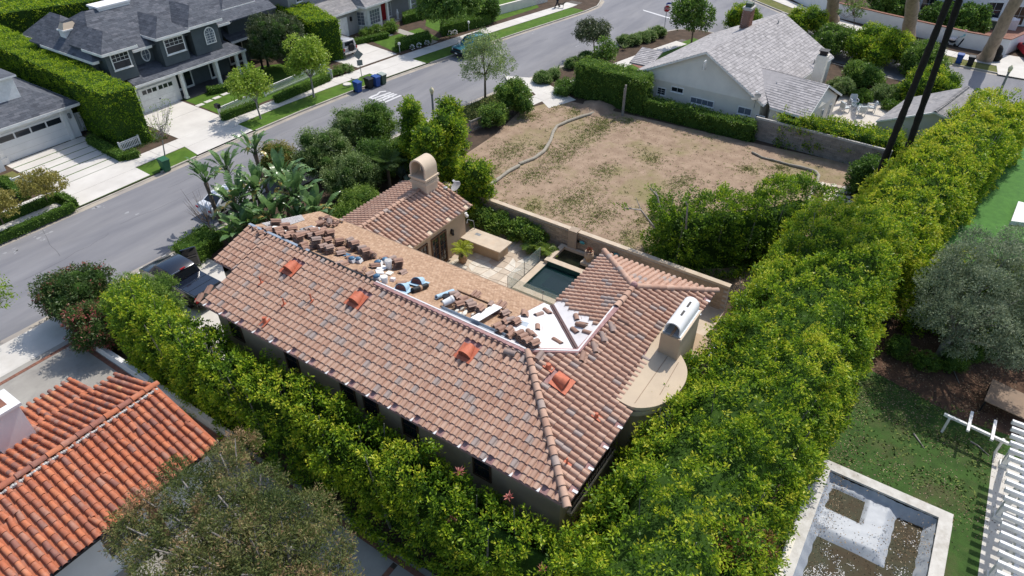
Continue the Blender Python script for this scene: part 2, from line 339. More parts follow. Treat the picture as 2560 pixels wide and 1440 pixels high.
mat('litter',None,ramp=[(0,(0.10,0.065,0.035)),(0.5,(0.22,0.15,0.085)),(1,(0.42,0.34,0.23))],var=0.2,scale=4,rough=0.9)
mat('weed',None,ramp=[(0,(0.07,0.12,0.025)),(0.5,(0.17,0.21,0.05)),(1,(0.36,0.31,0.13))],var=0.2,scale=3,rough=0.9)
# bare lot: dirt with dry and green patches
m=mat('lot_dirt',(0.35,0.255,0.18),(0.255,0.18,0.125),scale=1.1,rough=0.95,spec=0.1,bump=0.7,bscale=18,stain=(0.20,0.185,0.075),stain_scale=0.20,stain_amt=1.0)
# water of the plunge pool and glass panels
def glassy(name,col,alpha,rough=0.02):
    m=bpy.data.materials.new(name);m.use_nodes=True;t=m.node_tree;b=t.nodes['Principled BSDF']
    b.inputs['Base Color'].default_value=(*col,1);b.inputs['Roughness'].default_value=rough;b.inputs['Alpha'].default_value=alpha
    b.inputs['Specular IOR Level'].default_value=0.5;M[name]=m;return m
glassy('pane',(0.5,0.62,0.58),0.22);glassy('pool_water',(0.008,0.03,0.03),0.45);glassy('dark_water',(0.012,0.016,0.008),0.8)
mt=glassy('windshield',(0.012,0.016,0.02),1.0,0.05)
mat('core_shade',(0.045,0.085,0.018),(0.03,0.06,0.014),scale=4,rough=1.0,spec=0.0,bump=0.8,bscale=9)  # solid filling inside foliage, depth shade put into its dark green
mat('road_worn',(0.33,0.33,0.335),(0.26,0.26,0.265),scale=5,rough=0.9)
# ------------------------------------------------ ground, roads, pavements
RZ=-0.12  # road level; the land on both sides is z = 0
NC=[(-120,49.2),(12,49.2),(24,49.1),(32,49.1),(38,49.0),(44,48.55),(50,47.85),(56,47.0),(62,46.1),(68,45.1),(75,43.8),(81,42.7),(84,42.5),(86.5,43.3),(88.5,45.3),(92,51),(108,84),(150,160)]
SC=[(-120,38.6),(14,38.6),(22,38.55),(32,38.4),(40,38.1),(46,37.4),(52,36.6),(58,35.6),(65,34.2),(72,32.6),(78,31.0),(80.5,29.6),(81.6,27.5),(81.3,24),(79.6,16),(77.6,8),(76.2,0),(75.2,-8),(74.6,-20),(74,-120)]
EC=[(84,-120),(84.0,-20),(84.3,-8),(85,0),(86.6,6),(89.3,12.5),(93,19),(98,26),(105,34),(120,50),(170,100)]
HX0,HX1,HY0,HY1=13.7,23.75,-5.85,-1.2  # the sunken pool is open below
mbr=MB()
for x0,x1,y0,y1 in((-400,900,HY1,900),(-400,900,-400,HY0),(-400,HX0,HY0,HY1),(HX1,900,HY0,HY1)):mbr.quad((x0,y0,RZ),(x1,y0,RZ),(x1,y1,RZ),(x0,y1,RZ))
mbr.build('road','asphalt')['kind']='structure'
def offset(pl,d):  # polyline shifted to its left by d
    out=[]
    for i,p in enumerate(pl):
        a=pl[max(i-1,0)];b=pl[min(i+1,len(pl)-1)];tx,ty=b[0]-a[0],b[1]-a[1];l=math.hypot(tx,ty)
        out.append((p[0]-ty/l*d,p[1]+tx/l*d))
    return out
LN=sheet('north_ground',offset(NC,0.15)+[(150,400),(-120,400)],0.0,'soil')
so=offset(SC,-0.15)
LS=sheet('south_ground',[(-120,6.0)]+so[:15]+[(78.0,6.0)],0.0,'soil')
for x0,x1,y0,y1 in((-120,HX0,-120,6.0),(HX1,74.4,-120,6.0),(HX0,HX1,HY1,6.0),(HX0,HX1,-120,HY0)):sheet('south_ground',[(x0,y0),(x1,y0),(x1,y1),(x0,y1)],0.0,'soil')
sheet('south_ground',[(74.4,-120),(74.4,6.0),(77.0,6.0),(76.05,0),(75.05,-8),(74.45,-20)],0.0,'soil')
LE=sheet('east_ground',offset(EC,-0.15)+[(400,100),(400,-120)],0.0,'soil')
def ribbon(name,a,b,z,m,kind='structure'):
    mb=MB()
    for i in range(len(a)-1):
        q=[(*a[i],z),(*a[i+1],z),(*b[i+1],z),(*b[i],z)]
        mb.quad(*q)
    o=mb.build(name,m);o['kind']=kind
    for p in o.data.polygons:
        pass
    if o.data.polygons[0].normal.z<0:o.data.flip_normals()
    return o
def curb(name,pl,side,cuts=()):
    mb=MB();a=pl;b=offset(pl,0.16*side)
    for i in range(len(a)-1):
        n=10
        for k in range(n):
            l=lambda p,q,t:(p[0]+(q[0]-p[0])*t,p[1]+(q[1]-p[1])*t)
            p0,p1,q0,q1=l(a[i],a[i+1],k/n),l(a[i],a[i+1],(k+1)/n),l(b[i],b[i+1],k/n),l(b[i],b[i+1],(k+1)/n)
            h=0.012
            for c0,c1 in cuts:
                if c0<(p0[0]+p1[0])/2<c1:h=-0.085
            mb.prism([p0,p1,q1,q0],RZ-0.1,h)
    o=mb.build(name,'curb');o['kind']='structure';return o
curb('north_curb',NC,1,[(17.2,23.5),(27.2,33.0),(47.5,55.0)])
curb('south_curb',SC,-1,[(4.5,9.2),(12.5,18.5),(52.5,55.8)])
curb('east_curb',EC,-1)
ribbon('north_gutter',offset(NC,0.0),offset(NC,-0.45),RZ+0.004,'gutter')
ribbon('south_gutter',offset(SC,0.0),offset(SC,0.45),RZ+0.004,'gutter')
ribbon('east_gutter',offset(EC,0.0),offset(EC,0.45),RZ+0.004,'gutter')
# pavement on the far side: lawn strip next to the kerb, then the walk
NCs=NC[:12]
ribbon('parkway_lawn',offset(NCs,0.17),offset(NCs,2.35),0.004,'lawn')
# a pavement is a row of poured slabs with open joints
def slab_row(name,pl,d0,d1,step,m,z=0.02,x0=None,x1=None):
    a=offset(pl,d0);b=offset(pl,d1);root=None;n=0
    L=[0]
    for i in range(len(pl)-1):L.append(L[-1]+math.dist(pl[i],pl[i+1]))
    def at(q,s):
        for i in range(len(L)-1):
            if s<=L[i+1]:
                t=(s-L[i])/(L[i+1]-L[i]);return(q[i][0]+(q[i+1][0]-q[i][0])*t,q[i][1]+(q[i+1][1]-q[i][1])*t)
        return q[-1]
    s=0.0;o=None
    while s<L[-1]-step:
        p=[at(a,s+0.012),at(a,s+step-0.012),at(b,s+step-0.012),at(b,s+0.012)];s+=step
        cx=sum(q[0]for q in p)/4
        if(x0 is not None and cx<x0)or(x1 is not None and cx>x1):continue
        mb=MB();mb.prism(p,-0.02,z+rng.uniform(0,0.004),bottom=False)
        if o is None:
            mb2=MB();mb2.prism([at(a,0),at(a,L[-1]),at(b,L[-1]),at(b,0)],-0.03,-0.02)
            o=ribbon(name,a,b,0.006,'grime')
        mb.build('slab',m,o)
    return o
slab_row('north_sidewalk',NC[:13],2.4,4.15,1.6,'white_concrete',x0=5,x1=84)
slab_row('south_sidewalk',SC[6:11],-3.3,-4.8,1.5,'white_concrete',x0=50,x1=78)
# garage drive at the white house: concrete strips with grass joints, then the apron
def strips(name,quad,n,m,gap=0.10,z=0.024,bedm='lawn',z0=0.008):
    a,b,c,d=[Vector((*q,0))for q in quad]
    o=sheet(name,quad,z0,bedm)
    for i in range(n):
        t0,t1=i/n,(i+1)/n;l0,l1=(d-a).length,(c-b).length
        e0,e1=gap/2/l0,gap/2/l1
        p=[a+(d-a)*(t0+e0),b+(c-b)*(t0+e1),b+(c-b)*(t1-e1),a+(d-a)*(t1-e0)]
        MB().prism([(q.x,q.y)for q in p],0.0,z,bottom=False).build('slab',m,o)
    return o
strips('garage_drive',[(17.8,60.6),(24.1,60.6),(24.1,53.4),(17.8,53.4)],6,'white_concrete',gap=0.13)
strips('drive_apron',[(17.6,53.4),(23.4,53.4),(23.2,49.36),(17.6,49.36)],2,'white_concrete',gap=0.02,z=0.026,bedm='grime',z0=0.0245)
strips('grey_house_drive',[(28.6,61.4),(33.6,61.4),(33.4,53.2),(28.4,53.2)],2,'white_concrete',gap=0.03,z=0.022,bedm='grime')
strips('grey_house_apron',[(28.0,53.2),(33.2,53.2),(33.0,49.26),(27.4,49.26)],2,'white_concrete',gap=0.02,z=0.026,bedm='grime',z0=0.0245)
strips('jeep_drive',[(49.6,60.5),(56.0,60.0),(54.9,52.0),(49.4,52.6)],3,'white_concrete',gap=0.03,z=0.022,bedm='grime')
strips('jeep_apron',[(49.2,52.2),(54.8,51.6),(54.4,47.45),(48.4,48.3)],2,'white_concrete',gap=0.02,z=0.026,bedm='grime',z0=0.0245)
# planting verge at the far left end of the far pavement
sheet('verge_paving',[(2,49.4),(16.9,49.4),(16.9,51.55),(2,51.55)],0.010,'white_concrete')
# front lawns
sheet('grey_house_lawn',[(33.9,60.9),(33.6,53.9),(47.2,52.9),(48.2,58.5),(44,61.6)],0.010,'lawn')
sheet('red_door_lawn',[(56.6,57.2),(55.2,52.3),(61.6,51.3),(63.6,56.0)],0.010,'lawn')
sheet('shaded_lawn',[(64.6,56.0),(62.9,51.1),(79,48.6),(84,53),(70,60)],0.010,'lawn')
sheet('white_house_lawn',[(13.2,59.2),(17.6,59.0),(17.6,54.6),(13.2,54.8)],0.010,'dry_lawn')
# road marking SLOW-style lettering read from the other side, and the stop line
# near side: pavement, drive mouth and bare strip beside the road
sheet('near_pavement',[(-30,38.4),(9.9,38.4),(9.9,35.9),(-30,35.9)],0.010,'concrete')
sheet('near_pavement',[(9.9,38.4),(24,38.35),(24,36.9),(9.9,36.9)],0.012,'concrete')
sheet('house_drive',[(12.3,36.9),(18.6,36.9),(18.6,26.8),(12.3,26.8)],0.008,'concrete')
sheet('verge_grass',[(18.3,38.35),(24,38.35),(24,36.9),(18.3,36.9)],0.014,'lawn')
sheet('verge_grass',[(36,38.0),(46,37.2),(52,36.3),(51.2,33.6),(45.5,34.4),(36,35.4)],0.014,'dry_lawn')
sheet('lot_walk',PP((1318,215),(1352,200),(1440,250),(1372,271)),0.014,'white_concrete')
sheet('lot_walk',PP((1262,190),(1330,195),(1372,222),(1290,240)),0.018,'white_concrete')
# neighbour's concrete drive with brick bands (bottom left)
dr=sheet('side_drive',[(2,36.0),(9.9,36.0),(9.9,-10),(2,-10)],0.006,'old_concrete')
sheet('street_drive',[(4.2,38.45),(9.9,38.45),(9.9,36.0),(4.2,36.0)],0.014,'concrete')
def brick_band(name,a,b,wid,z=0.016):
    a,b=Vector((*a,0)),Vector((*b,0));n=int((b-a).length/0.21);o=sheet(name,[tuple((a+Vector(q)).to_2d())if False else(a+Vector((0,0,0))).to_2d()[:]for q in()]or[(a.x-wid/2,a.y),(a.x+wid/2,a.y),(b.x+wid/2,b.y),(b.x-wid/2,b.y)]if abs(b.x-a.x)<abs(b.y-a.y)else[(a.x,a.y-wid/2),(b.x,b.y-wid/2),(b.x,b.y+wid/2),(a.x,a.y+wid/2)],z-0.006,'grime')
    t=(b-a).normalized();nn=Vector((-t.y,t.x,0));mb0=MB();mb0.box(0.006,0.204,-wid/2+0.005,wid/2-0.005,-0.01,0.0,skip='b');me=mb0.mesh('brick','brick')
    for i in range(n):
        k=link('brick',me,o);k.matrix_world=frame(a+t*(i*0.21)+Vector((0,0,z+rng.uniform(0,0.004))),t)
    return o
brick_band('brick_band',(4.2,35.4),(9.6,35.4),0.24)
brick_band('brick_band',(9.55,35.3),(9.55,5.0),0.24)
brick_band('brick_band',(4.3,35.3),(4.3,31.2),0.24)
brick_band('brick_band',(4.4,29.8),(9.4,29.8),0.22)
brick_band('brick_band',(5.2,11.9),(9.4,11.9),0.24)
sheet('side_lawn',[(0.0,35.9),(3.9,35.9),(3.9,28),(0.0,28)],0.012,'lawn')
sheet('corner_planting',[(-6,38.3),(3.9,38.3),(3.9,36.0),(-6,36.0)],0.016,'dry_lawn')
# empty lot
LOT=[(32.9,28.8),(36.2,31.0),(44.0,31.2),(49.5,32.2),(53.9,30.4),(54.6,12.3),(55.3,2.6),(46.5,3.2),(33.4,6.0),(32.9,12.0)]
sheet('lot_ground',LOT,0.012,'lot_dirt')
# courtyard of the tiled house
sheet('courtyard_ground',[(20.0,28.0),(32.3,28.0),(32.0,6.5),(20.0,6.5)],0.006,'stone')
# garden of the pale shake-roofed house: gravel court, beds, lawn
sheet('gravel_court',PP((2060,310),(2100,240),(2180,225),(2215,255),(2235,300),(2200,350),(2060,340)),0.014,'gravel_light')
sheet('pale_house_lawn',PP((1545,170),(1600,142),(1735,95),(1760,105),(1650,170),(1580,190)),0.012,'lawn')
sheet('pale_house_lawn',PP((1530,185),(1562,155),(1590,170),(1575,190)),0.016,'lawn')
sheet('front_walk',PP((1562,152),(1580,146),(1618,160),(1600,172)),0.020,'brick')
# cross street's far verge and pavement
ribbon('east_verge',offset(EC[1:9],-0.17),offset(EC[1:9],-2.2),0.004,'dry_lawn')
slab_row('east_sidewalk',EC[2:10],-2.3,-4.2,1.6,'concrete')
sheet('east_apron',[(84.2,-3.6),(91.5,-2.8),(91.5,-16),(84.2,-16)],0.026,'concrete')
# yards on the right
sheet('turf_yard',[(44,-2.8),(75,-6.5),(75,-40),(40,-40)],0.010,'turf')
sheet('back_lawn',[(HX1,-0.6),(33.2,-1.6),(33.5,-12),(HX1,-12)],0.010,'back_grass')
sheet('back_lawn',[(13,HY0),(13,-12),(HX1,-12),(HX1,HY0)],0.010,'back_grass')
sheet('leaf_bed',[(31.5,-1.2),(42,-2.6),(42,-14),(31.0,-14),(30.2,-6)],0.014,'mulch')
# road lettering, painted: SLOW (far end up as the photo shows it) and the stop line
def paint_poly(mb,pts,z):mb.add([(x,y,z)for x,y in pts],[tuple(range(len(pts)))])
rp=MB()
s0=P(925,245,RZ);bars=[]
def pq(*pts):return[tuple(P(x,y,RZ)[:2])for x,y in pts]
for(xa,ya),(xb,yb)in(((929,247.5),(977,231)),((938,251),(985,233.5)),((946,254),(992,235.5)),((957,257.5),(1002,238.5))):
    paint_poly(rp,pq((xa-1,ya-1),(xa+3.2,ya+1),(xb+2,yb+0.8),(xb-2.2,yb-1)),RZ+0.006)
paint_poly(rp,pq((934,249),(939,247),(964,250),(960,252)),RZ+0.0062);paint_poly(rp,pq((958,240),(962,238.5),(986,242),(982,243.5)),RZ+0.0062)
for a in(((921,245),(927,248),(932,243),(928,240)),((928,240),(932,243),(944,238),(942,235)),((942,235),(944,238),(952,231),(948,229)),((948,229),(952,231),(966,229),(964,227))):
    paint_poly(rp,pq(*a),RZ+0.0065)
for p in rp.f:pass
o=rp.build('road_lettering','road_paint');o['kind']='structure'
o=sheet('stop_line',PP((1607,24),(1609,27),(1690,52),(1688,48),z=RZ),RZ+0.006,'road_paint')
# ------------------------------------------------ tiled roofs
def prof_s(w,hb,hp,nb=6):  # S tile: high barrel, shallow pan; (x, z) across the width
    bw=0.70*w;pts=[(0.0,0.0)]
    for k in range(1,nb):a=math.pi*k/nb;pts.append((bw/2-bw/2*math.cos(a),hb*math.sin(a)**0.8))
    pts+=[(bw,0.0),(bw+(w-bw)*0.5,-hp),(w+0.006,0.004)];return pts
def prof_b(w,hb,nb=7):  # barrel cover tile with open pan beside it
    bw=0.66*w;pts=[]
    for k in range(nb+1):a=math.pi*k/nb;pts.append((bw/2-bw/2*math.cos(a),hb*math.sin(a)))
    return pts
def tile_geo(prof,L,th=0.016,lift=0.028,taper=0.0):
    # x across, y up the slope (0 at the lower end), z off the roof; lower end lifted over the course below
    n=len(prof);vs=[];w0=max(p[0]for p in prof)
    for y,l,k in((0,lift,1),(L,0,1-taper)):
        for x,z in prof:vs.append((w0/2+(x-w0/2)*k,y,z*k+l))
    for x,z in prof:vs.append((x,0.0,z+lift-th))
    fs=[(i,i+1,n+i+1,n+i)for i in range(n-1)]+[(2*n+i,2*n+i+1,i+1,i)for i in range(n-1)]
    return vs,fs
def clip_poly(pts,planes):
    for(a,b,c)in planes:  # keep a*u+b*v+c >= 0
        out=[]
        for i in range(len(pts)):
            p,q=pts[i],pts[(i+1)%len(pts)]
            dp,dq=a*p[0]+b*p[1]+c,a*q[0]+b*q[1]+c
            if dp>=0:out.append(p)
            if(dp>=0)!=(dq>=0):
                t=dp/(dp-dq);out.append(tuple(p[k]+(q[k]-p[k])*t for k in range(3)))
        pts=out
        if len(pts)<3:return[]
    return pts
def halfplanes(poly):
    a=sum(poly[i][0]*poly[(i+1)%len(poly)][1]-poly[(i+1)%len(poly)][0]*poly[i][1]for i in range(len(poly)))
    if a<0:poly=poly[::-1]
    out=[]
    for i in range(len(poly)):
        p,q=poly[i],poly[(i+1)%len(poly)];nx,ny=-(q[1]-p[1]),q[0]-p[0];l=math.hypot(nx,ny)
        out.append((nx/l,ny/l,-(nx*p[0]+ny*p[1])/l))
    return out
class TileField:
    """Courses of tiles on one roof plane; whole tiles become parts, cut ones are joined."""
    def __init__(s):s.whole=[];s.cut=MB()
    def plane(s,O,U,V,poly,geo,w,e,holes=(),tintf=None,skip=None,off=0.0,jit=0.004,eave=0.0,clip=True,stagger=0.0):
        O,U,V=Vector(O),Vector(U).normalized(),Vector(V).normalized();Nn=U.cross(V)
        H=halfplanes(poly);us=[p[0]for p in poly];vs_=[p[1]for p in poly]
        F=Matrix(((U.x,V.x,Nn.x,O.x),(U.y,V.y,Nn.y,O.y),(U.z,V.z,Nn.z,O.z),(0,0,0,1)))
        for j in range(int((max(vs_)-min(vs_))/e)+2):
            v=min(vs_)+j*e+eave;so=(j%2)*stagger
            for i in range(-1,int((max(us)-min(us))/w)+2):
                u=min(us)+i*w+off+so;cu,cv=u+w*0.4,v+e*0.5
                if any(inpoly(cu,cv,h)for h in holes):continue
                if skip and skip(i,j):continue
                d=min(a*cu+b*cv+c for a,b,c in H)
                if d<-(w+e):continue
                t=tintf(i,j)if tintf else rng.random()
                ju,jv=rng.uniform(-jit,jit),rng.uniform(-jit*2,jit*2)
                Fm=F@Matrix.Translation((u+ju,v+jv,rng.uniform(0,jit)))@Matrix.Rotation(rng.uniform(-jit,jit)*(3 if rng.random()<0.96 else 16),4,'Z')
                inside=all(a*x+b*y+c>=-0.02 for a,b,c in H for x,y in((u,v),(u+w,v),(u+w,v+e),(u,v+e)))
                if inside or not clip:
                    if d>=0:s.whole.append((Fm,t))
                else:
                    gv,gf=geo;s.cut.tint=t;pts=[(x+u,y+v,z)for x,y,z in gv]
                    for f in gf:
                        q=clip_poly([pts[k]for k in f],H)
                        if q:s.cut.add([F@Vector(p)for p in q],[tuple(range(len(q)))])
    def emit(s,parent,geo,m,name,limit,smooth=40,levels=10,plural=None):
        """limit whole tiles nearest the viewer become single parts that share meshes; the rest one joined part."""
        loc=world_loc(parent);order=sorted(s.whole,key=lambda q:depth_of(q[0].translation)/(1 if s.vis(q[0])else 0.01))
        meshes=[]
        for k in range(levels):
            mb=MB();mb.tint=(k+0.5)/levels;mb.add(*geo);meshes.append(mb.mesh(name,m,None,smooth))
        for Fm,t in order[:limit]:
            o=link(name,meshes[min(levels-1,int(t*levels))],parent);X=Fm.copy();X.translation=Fm.translation-loc;o.matrix_basis=X
        mb=s.cut
        for Fm,t in order[limit:]:
            mb.tint=t;mb.X=Fm;mb.add(*geo)
        mb.X=None
        if mb.f:
            o=mb.build(plural or name,m,parent,smooth);o['kind']='stuff';return o
    def vis(s,Fm):
        x,y=pix(Fm.translation);n=Fm.to_3x3()@Vector((0,0,1));to=Vector((0,0,CAM_H))-Fm.translation
        return 0<x<2560 and 0<y<1440 and n.dot(to)>0
def ridge_tiles(parent,a,b,m,name='ridge_tile',L=0.38,r=0.13,hgt=0.10,tintf=None,lift=0.03,skip=(),levels=6):
    a,b=Vector(a),Vector(b);n=max(1,int((b-a).length/L));x=(b-a).normalized();st=(b-a).length/n;loc=world_loc(parent)
    meshes=[]
    for k in range(levels):
        mb=MB();mb.tint=(k+0.5)/levels;vs=[];nb=7
        for xx,l,k2 in((-0.03,0.03,1.0),(st+0.02,0.0,0.86)):
            for q in range(nb+1):an=math.pi*q/nb;vs.append((xx,-r*k2*math.cos(an),hgt*k2*math.sin(an)+l))
        for q in range(nb+1):an=math.pi*q/nb;vs.append((-0.03,-r*0.86*math.cos(an),hgt*0.84*math.sin(an)+0.03))
        N_=nb+1;fs=[(i+1,i,N_+i,N_+i+1)for i in range(nb)]+[(i,i+1,2*N_+i+1,2*N_+i)for i in range(nb)]
        mb.add(vs,fs);meshes.append(mb.mesh(name,m,None,40))
    for i in range(n):
        if i in skip:continue
        F=frame(a+x*(i*st)+Vector((0,0,lift)),x);F.translation=F.translation-loc
        o=link(name,meshes[min(levels-1,int((tintf()if tintf else rng.random())*levels))],parent);o.matrix_basis=F@Matrix.Rotation(rng.uniform(-.03,.03),4,'Z')
def tile_tint():
    r_=rng.random()
    return rng.uniform(0.89,1.0)if r_<0.10 else min(0.85,max(0,rng.gauss(0.45,0.22)))
# courses of flat shingles or shakes as thin butt-edged pieces
def shake_geo(w,L,th,lift):
    vs=[(0.004,0,lift),(w-0.004,0,lift),(w-0.004,L,0.0),(0.004,L,0.0),(0.004,0,lift-th),(w-0.004,0,lift-th)]
    return vs,[(0,1,2,3),(4,5,1,0),(4,0,3),(1,5,2)]
def slab_poly(mb,pts,th):  # a thin plate under a roof polygon
    a,b,c=[Vector(p)for p in pts[:3]];n=(b-a).cross(c-a).normalized()
    if n.z<0:pts=pts[::-1]
    k=len(pts);lo=[(p[0],p[1],p[2]-th)for p in pts]
    mb.add(list(pts)+lo,[tuple(range(k)),tuple(range(k,2*k))[::-1]]+[(i,i+k,(i+1)%k+k,(i+1)%k)for i in range(k)])
def window(parent,o,x,w,h,nx=2,ny=2,fr=0.07,dep=0.05,fm='paint_white',gm='glass_dark',sill=True,bars=0.025,split=None,name='window',mull=True):
    """window on a wall: o lower left corner, x unit along the wall, outward normal = x cross up. frame > pane, bars"""
    X=Vector(x).normalized();F=frame(o,X)  # y of the frame points into the wall, -y outward
    mb=MB();mb.X=F
    mb.box(0,fr,-dep,0.02,0,h);mb.box(w-fr,w,-dep,0.02,0,h);mb.box(fr,w-fr,-dep,0.02,0,fr);mb.box(fr,w-fr,-dep,0.02,h-fr,h)
    if sill:mb.box(-0.05,w+0.05,-dep-0.05,0.02,-0.06,-0.002)
    f=mb.build(name,fm,parent)
    g=MB();g.X=F;g.quad((fr,-0.012,fr),(w-fr,-0.012,fr),(w-fr,-0.012,h-fr),(fr,-0.012,h-fr));g.build('pane',gm,f)
    if nx>1 or ny>1 or split:
        b=MB();b.X=F
        y0,y1=fr,h-fr
        if split:b.box(fr,w-fr,-0.035,-0.014,h*split-0.02,h*split+0.02);y0=h*split
        for k in range(1,nx):xx=fr+(w-2*fr)*k/nx;b.box(xx-bars/2,xx+bars/2,-0.03,-0.014,y0,y1)
        for k in range(1,ny):zz=y0+(y1-y0)*k/ny;b.box(fr,w-fr,-0.029,-0.0145,zz-bars/2,zz+bars/2)
        b.build('glazing_bar',fm,f)
    return f
# ------------------------------------------------ the house being re-roofed
H1=thing('tiled_house',(18,15,0),'large tan stucco house with brown clay tile roof half stripped for re-roofing','house')
ZE,ZR,XE,XR,XF=5.5,6.85,12.03,16.42,20.8
SL=(ZR-ZE)/(XR-XE);YE=5.9;YT=8.82;ZT=ZE+(YT-YE)*SL;YB=26.85;YB1=25.3;XJ=14.1
Az=(XR,YE+(XR-XE),ZR);Q=(XR+(Az[1]-YT),YT,ZT);T2=(23.03,YT,ZT);XW=25.95;YW=11.74
NV=math.sqrt(1+SL*SL)
# roof deck
mb=MB()
slab_poly(mb,[(XE,YE,ZE),(XE,YB1,ZE),(XJ,YB1,ZE+(XJ-XE)*SL),(XJ,YB,ZE+(XJ-XE)*SL),(XR,YB,ZR),Az],0.12)
slab_poly(mb,[(XE,YE,ZE),Az,Q,T2,(XW,YE,ZE)],0.12)
slab_poly(mb,[(XW,YE,ZE),T2,(XW,YW,ZE)],0.12)
slab_poly(mb,[(XF,YW,ZE),(XW,YW,ZE),T2,Q],0.12)
slab_poly(mb,[(XR,YB,ZR),(XF,YB,ZE),(XF,YW,ZE),Q,Az],0.12)
mb.build('roof_deck','mortar_pink',H1)
# walls
mb=MB()
mb.prism([(XE+0.45,YE+0.45),(XW-0.4,YE+0.45),(XW-0.4,YW-0.4),(XF-0.4,YW-0.4),(XF-0.4,YB-0.3),(XJ+0.15,YB-0.3),(XJ+0.15,YB1-0.25),(XE+0.45,YB1-0.25)],0.0,5.42)
mb.add([(XJ+0.15,YB-0.3,5.42),(XF-0.4,YB-0.3,5.42),(XR,YB-0.3,6.66),(XJ+0.15,YB-0.3,6.02)],[(0,1,2,3),(3,2,1,0)])
mb.build('wall','stucco_tan',H1)
MB().box(XE+0.25,XE+0.45,YE+0.3,YB1-0.25,5.3,5.41).box(XE+0.45,XW-0.3,YE+0.25,YE+0.45,5.3,5.41).build('eave_board','wood_brown',H1)
# roof tiles
GEO=tile_geo(prof_s(0.282,0.100,0.022),0.37,0.032,0.045)
TF=TileField()
def uv(O,U,V,pts):
    O,U,V=Vector(O),Vector(U).normalized(),Vector(V).normalized();return[((Vector(p)-O).dot(U),(Vector(p)-O).dot(V))for p in pts]
tt=lambda i,j:tile_tint()
# near slope, faces -X: across = -Y, up = +X
O1=(XE,YB,ZE);U1=(0,-1,0);V1=(1,0,SL)
def vent_hole(px,py,sx=0.62,lo=0.3,hi=0.62,plane='near'):
    return None
def on_near(px,py):  # point of the near slope under a pixel
    d=_f*FPX+_r*(px-1280)-_u*(py-720);n=Vector((-SL,0,1));c=Vector((XE,0,ZE))-Vector((0,0,CAM_H));return Vector((0,0,CAM_H))+d*(n.dot(c)/n.dot(d))
def on_hip(px,py):
    d=_f*FPX+_r*(px-1280)-_u*(py-720);n=Vector((0,-SL,1));c=Vector((0,YE,ZE))-Vector((0,0,CAM_H));return Vector((0,0,CAM_H))+d*(n.dot(c)/n.dot(d))
def on_far(px,py):
    d=_f*FPX+_r*(px-1280)-_u*(py-720);n=Vector((SL,0,1));c=Vector((XF,0,ZE))-Vector((0,0,CAM_H));return Vector((0,0,CAM_H))+d*(n.dot(c)/n.dot(d))
near_vents=[on_near(720,682),on_near(884,762),on_near(1160,896)]
hip_vent=on_hip(1416,968)
def vhole(p,O,U,V):u,v=uv(O,U,V,[p])[0];return[(u-0.45,v-0.12),(u+0.45,v-0.12),(u+0.45,v+0.75),(u-0.45,v+0.75)]
hol=[vhole(p,O1,U1,V1)for p in near_vents]
eaveskip=lambda i,j:(j==0 and i%4==1)
TF.plane(O1,U1,V1,uv(O1,U1,V1,[(XE,YE,ZE),(XE,YB1,ZE),(XR,YB1,ZR),Az]),GEO,0.282,0.342,holes=hol,tintf=tt,eave=-0.06,skip=eaveskip)
Xj=(XJ,YB1,ZE+(XJ-XE)*SL)
TF.plane(Xj,U1,V1,uv(Xj,U1,V1,[Xj,(XJ,YB,Xj[2]),(XR,YB,ZR),(XR,YB1,ZR)]),GEO,0.282,0.342,tintf=tt,eave=-0.03)
# hip end and wing, faces -Y: across = +X, up = +Y
O2=(XE,YE,ZE);U2=(1,0,0);V2=(0,1,SL)
bay=[(17.05,YE-0.5),(17.05,5.9),(17.6,6.45),(20.2,6.7),(21.9,7.0),(23.0,6.5),(22.9,YE-0.5)]
hol2=[vhole(hip_vent,O2,U2,V2),[(x-XE,(y-YE)*NV)for x,y in bay]]
for pl in([(XE,YE,ZE),(Q[0],YE,ZE),Q,Az],[(Q[0],YE,ZE),(XW,YE,ZE),T2,Q]):
    uu=uv(O2,U2,V2,pl);u0=min(p[0]for p in uu)
    TF.plane(O2,U2,V2,uu,GEO,0.282,0.342,holes=hol2,tintf=tt,eave=-0.06,off=-(u0%0.282),skip=lambda i,j,u0=u0:(j==0 and(i+int(u0/0.282))%4==2))
O3=(XW,YE,ZE);U3=(0,1,0);V3=(-1,0,SL)
TF.plane(O3,U3,V3,uv(O3,U3,V3,[(XW,YE,ZE),T2,(XW,YW,ZE)]),GEO,0.282,0.342,tintf=tt,eave=-0.06)
O4=(XW,YW,ZE);U4=(-1,0,0);V4=(0,-1,SL)
strip_x=Q[0]+1.75  # felt is bare beside the valley
TF.plane(O4,U4,V4,uv(O4,U4,V4,[(XW,YW,ZE),T2,(strip_x+0.1,YT,ZT),(XF+0.55,YW,ZE)]),GEO,0.282,0.342,tintf=tt,eave=-0.06,clip=False)
# guest wing: ridge along X, lower
GZ,GR,GY0,GYR,GY1,GX0,GX1=3.0,3.98,22.75,25.55,28.35,20.4,29.25
gs=(GR-GZ)/(GYR-GY0)
GT=TileField()
gv_=lambda v:v
TF.plane((GX0,GY0,GZ),(1,0,0),(0,1,gs),[(0,0),(GX1-GX0,0),(GX1-GX0,(GYR-GY0)*math.sqrt(1+gs*gs)),(0,(GYR-GY0)*math.sqrt(1+gs*gs))],GEO,0.30,0.345,tintf=tt,eave=-0.06,clip=False,skip=lambda i,j:(j==0 and i%6==4))
TF.plane((GX1,GY1,GZ),(-1,0,0),(0,-1,gs),[(0,0),(GX1-GX0,0),(GX1-GX0,(GYR-GY0)*math.sqrt(1+gs*gs)),(0,(GYR-GY0)*math.sqrt(1+gs*gs))],GEO,0.30,0.345,tintf=lambda i,j:tile_tint()*0.8,eave=-0.06,clip=False)
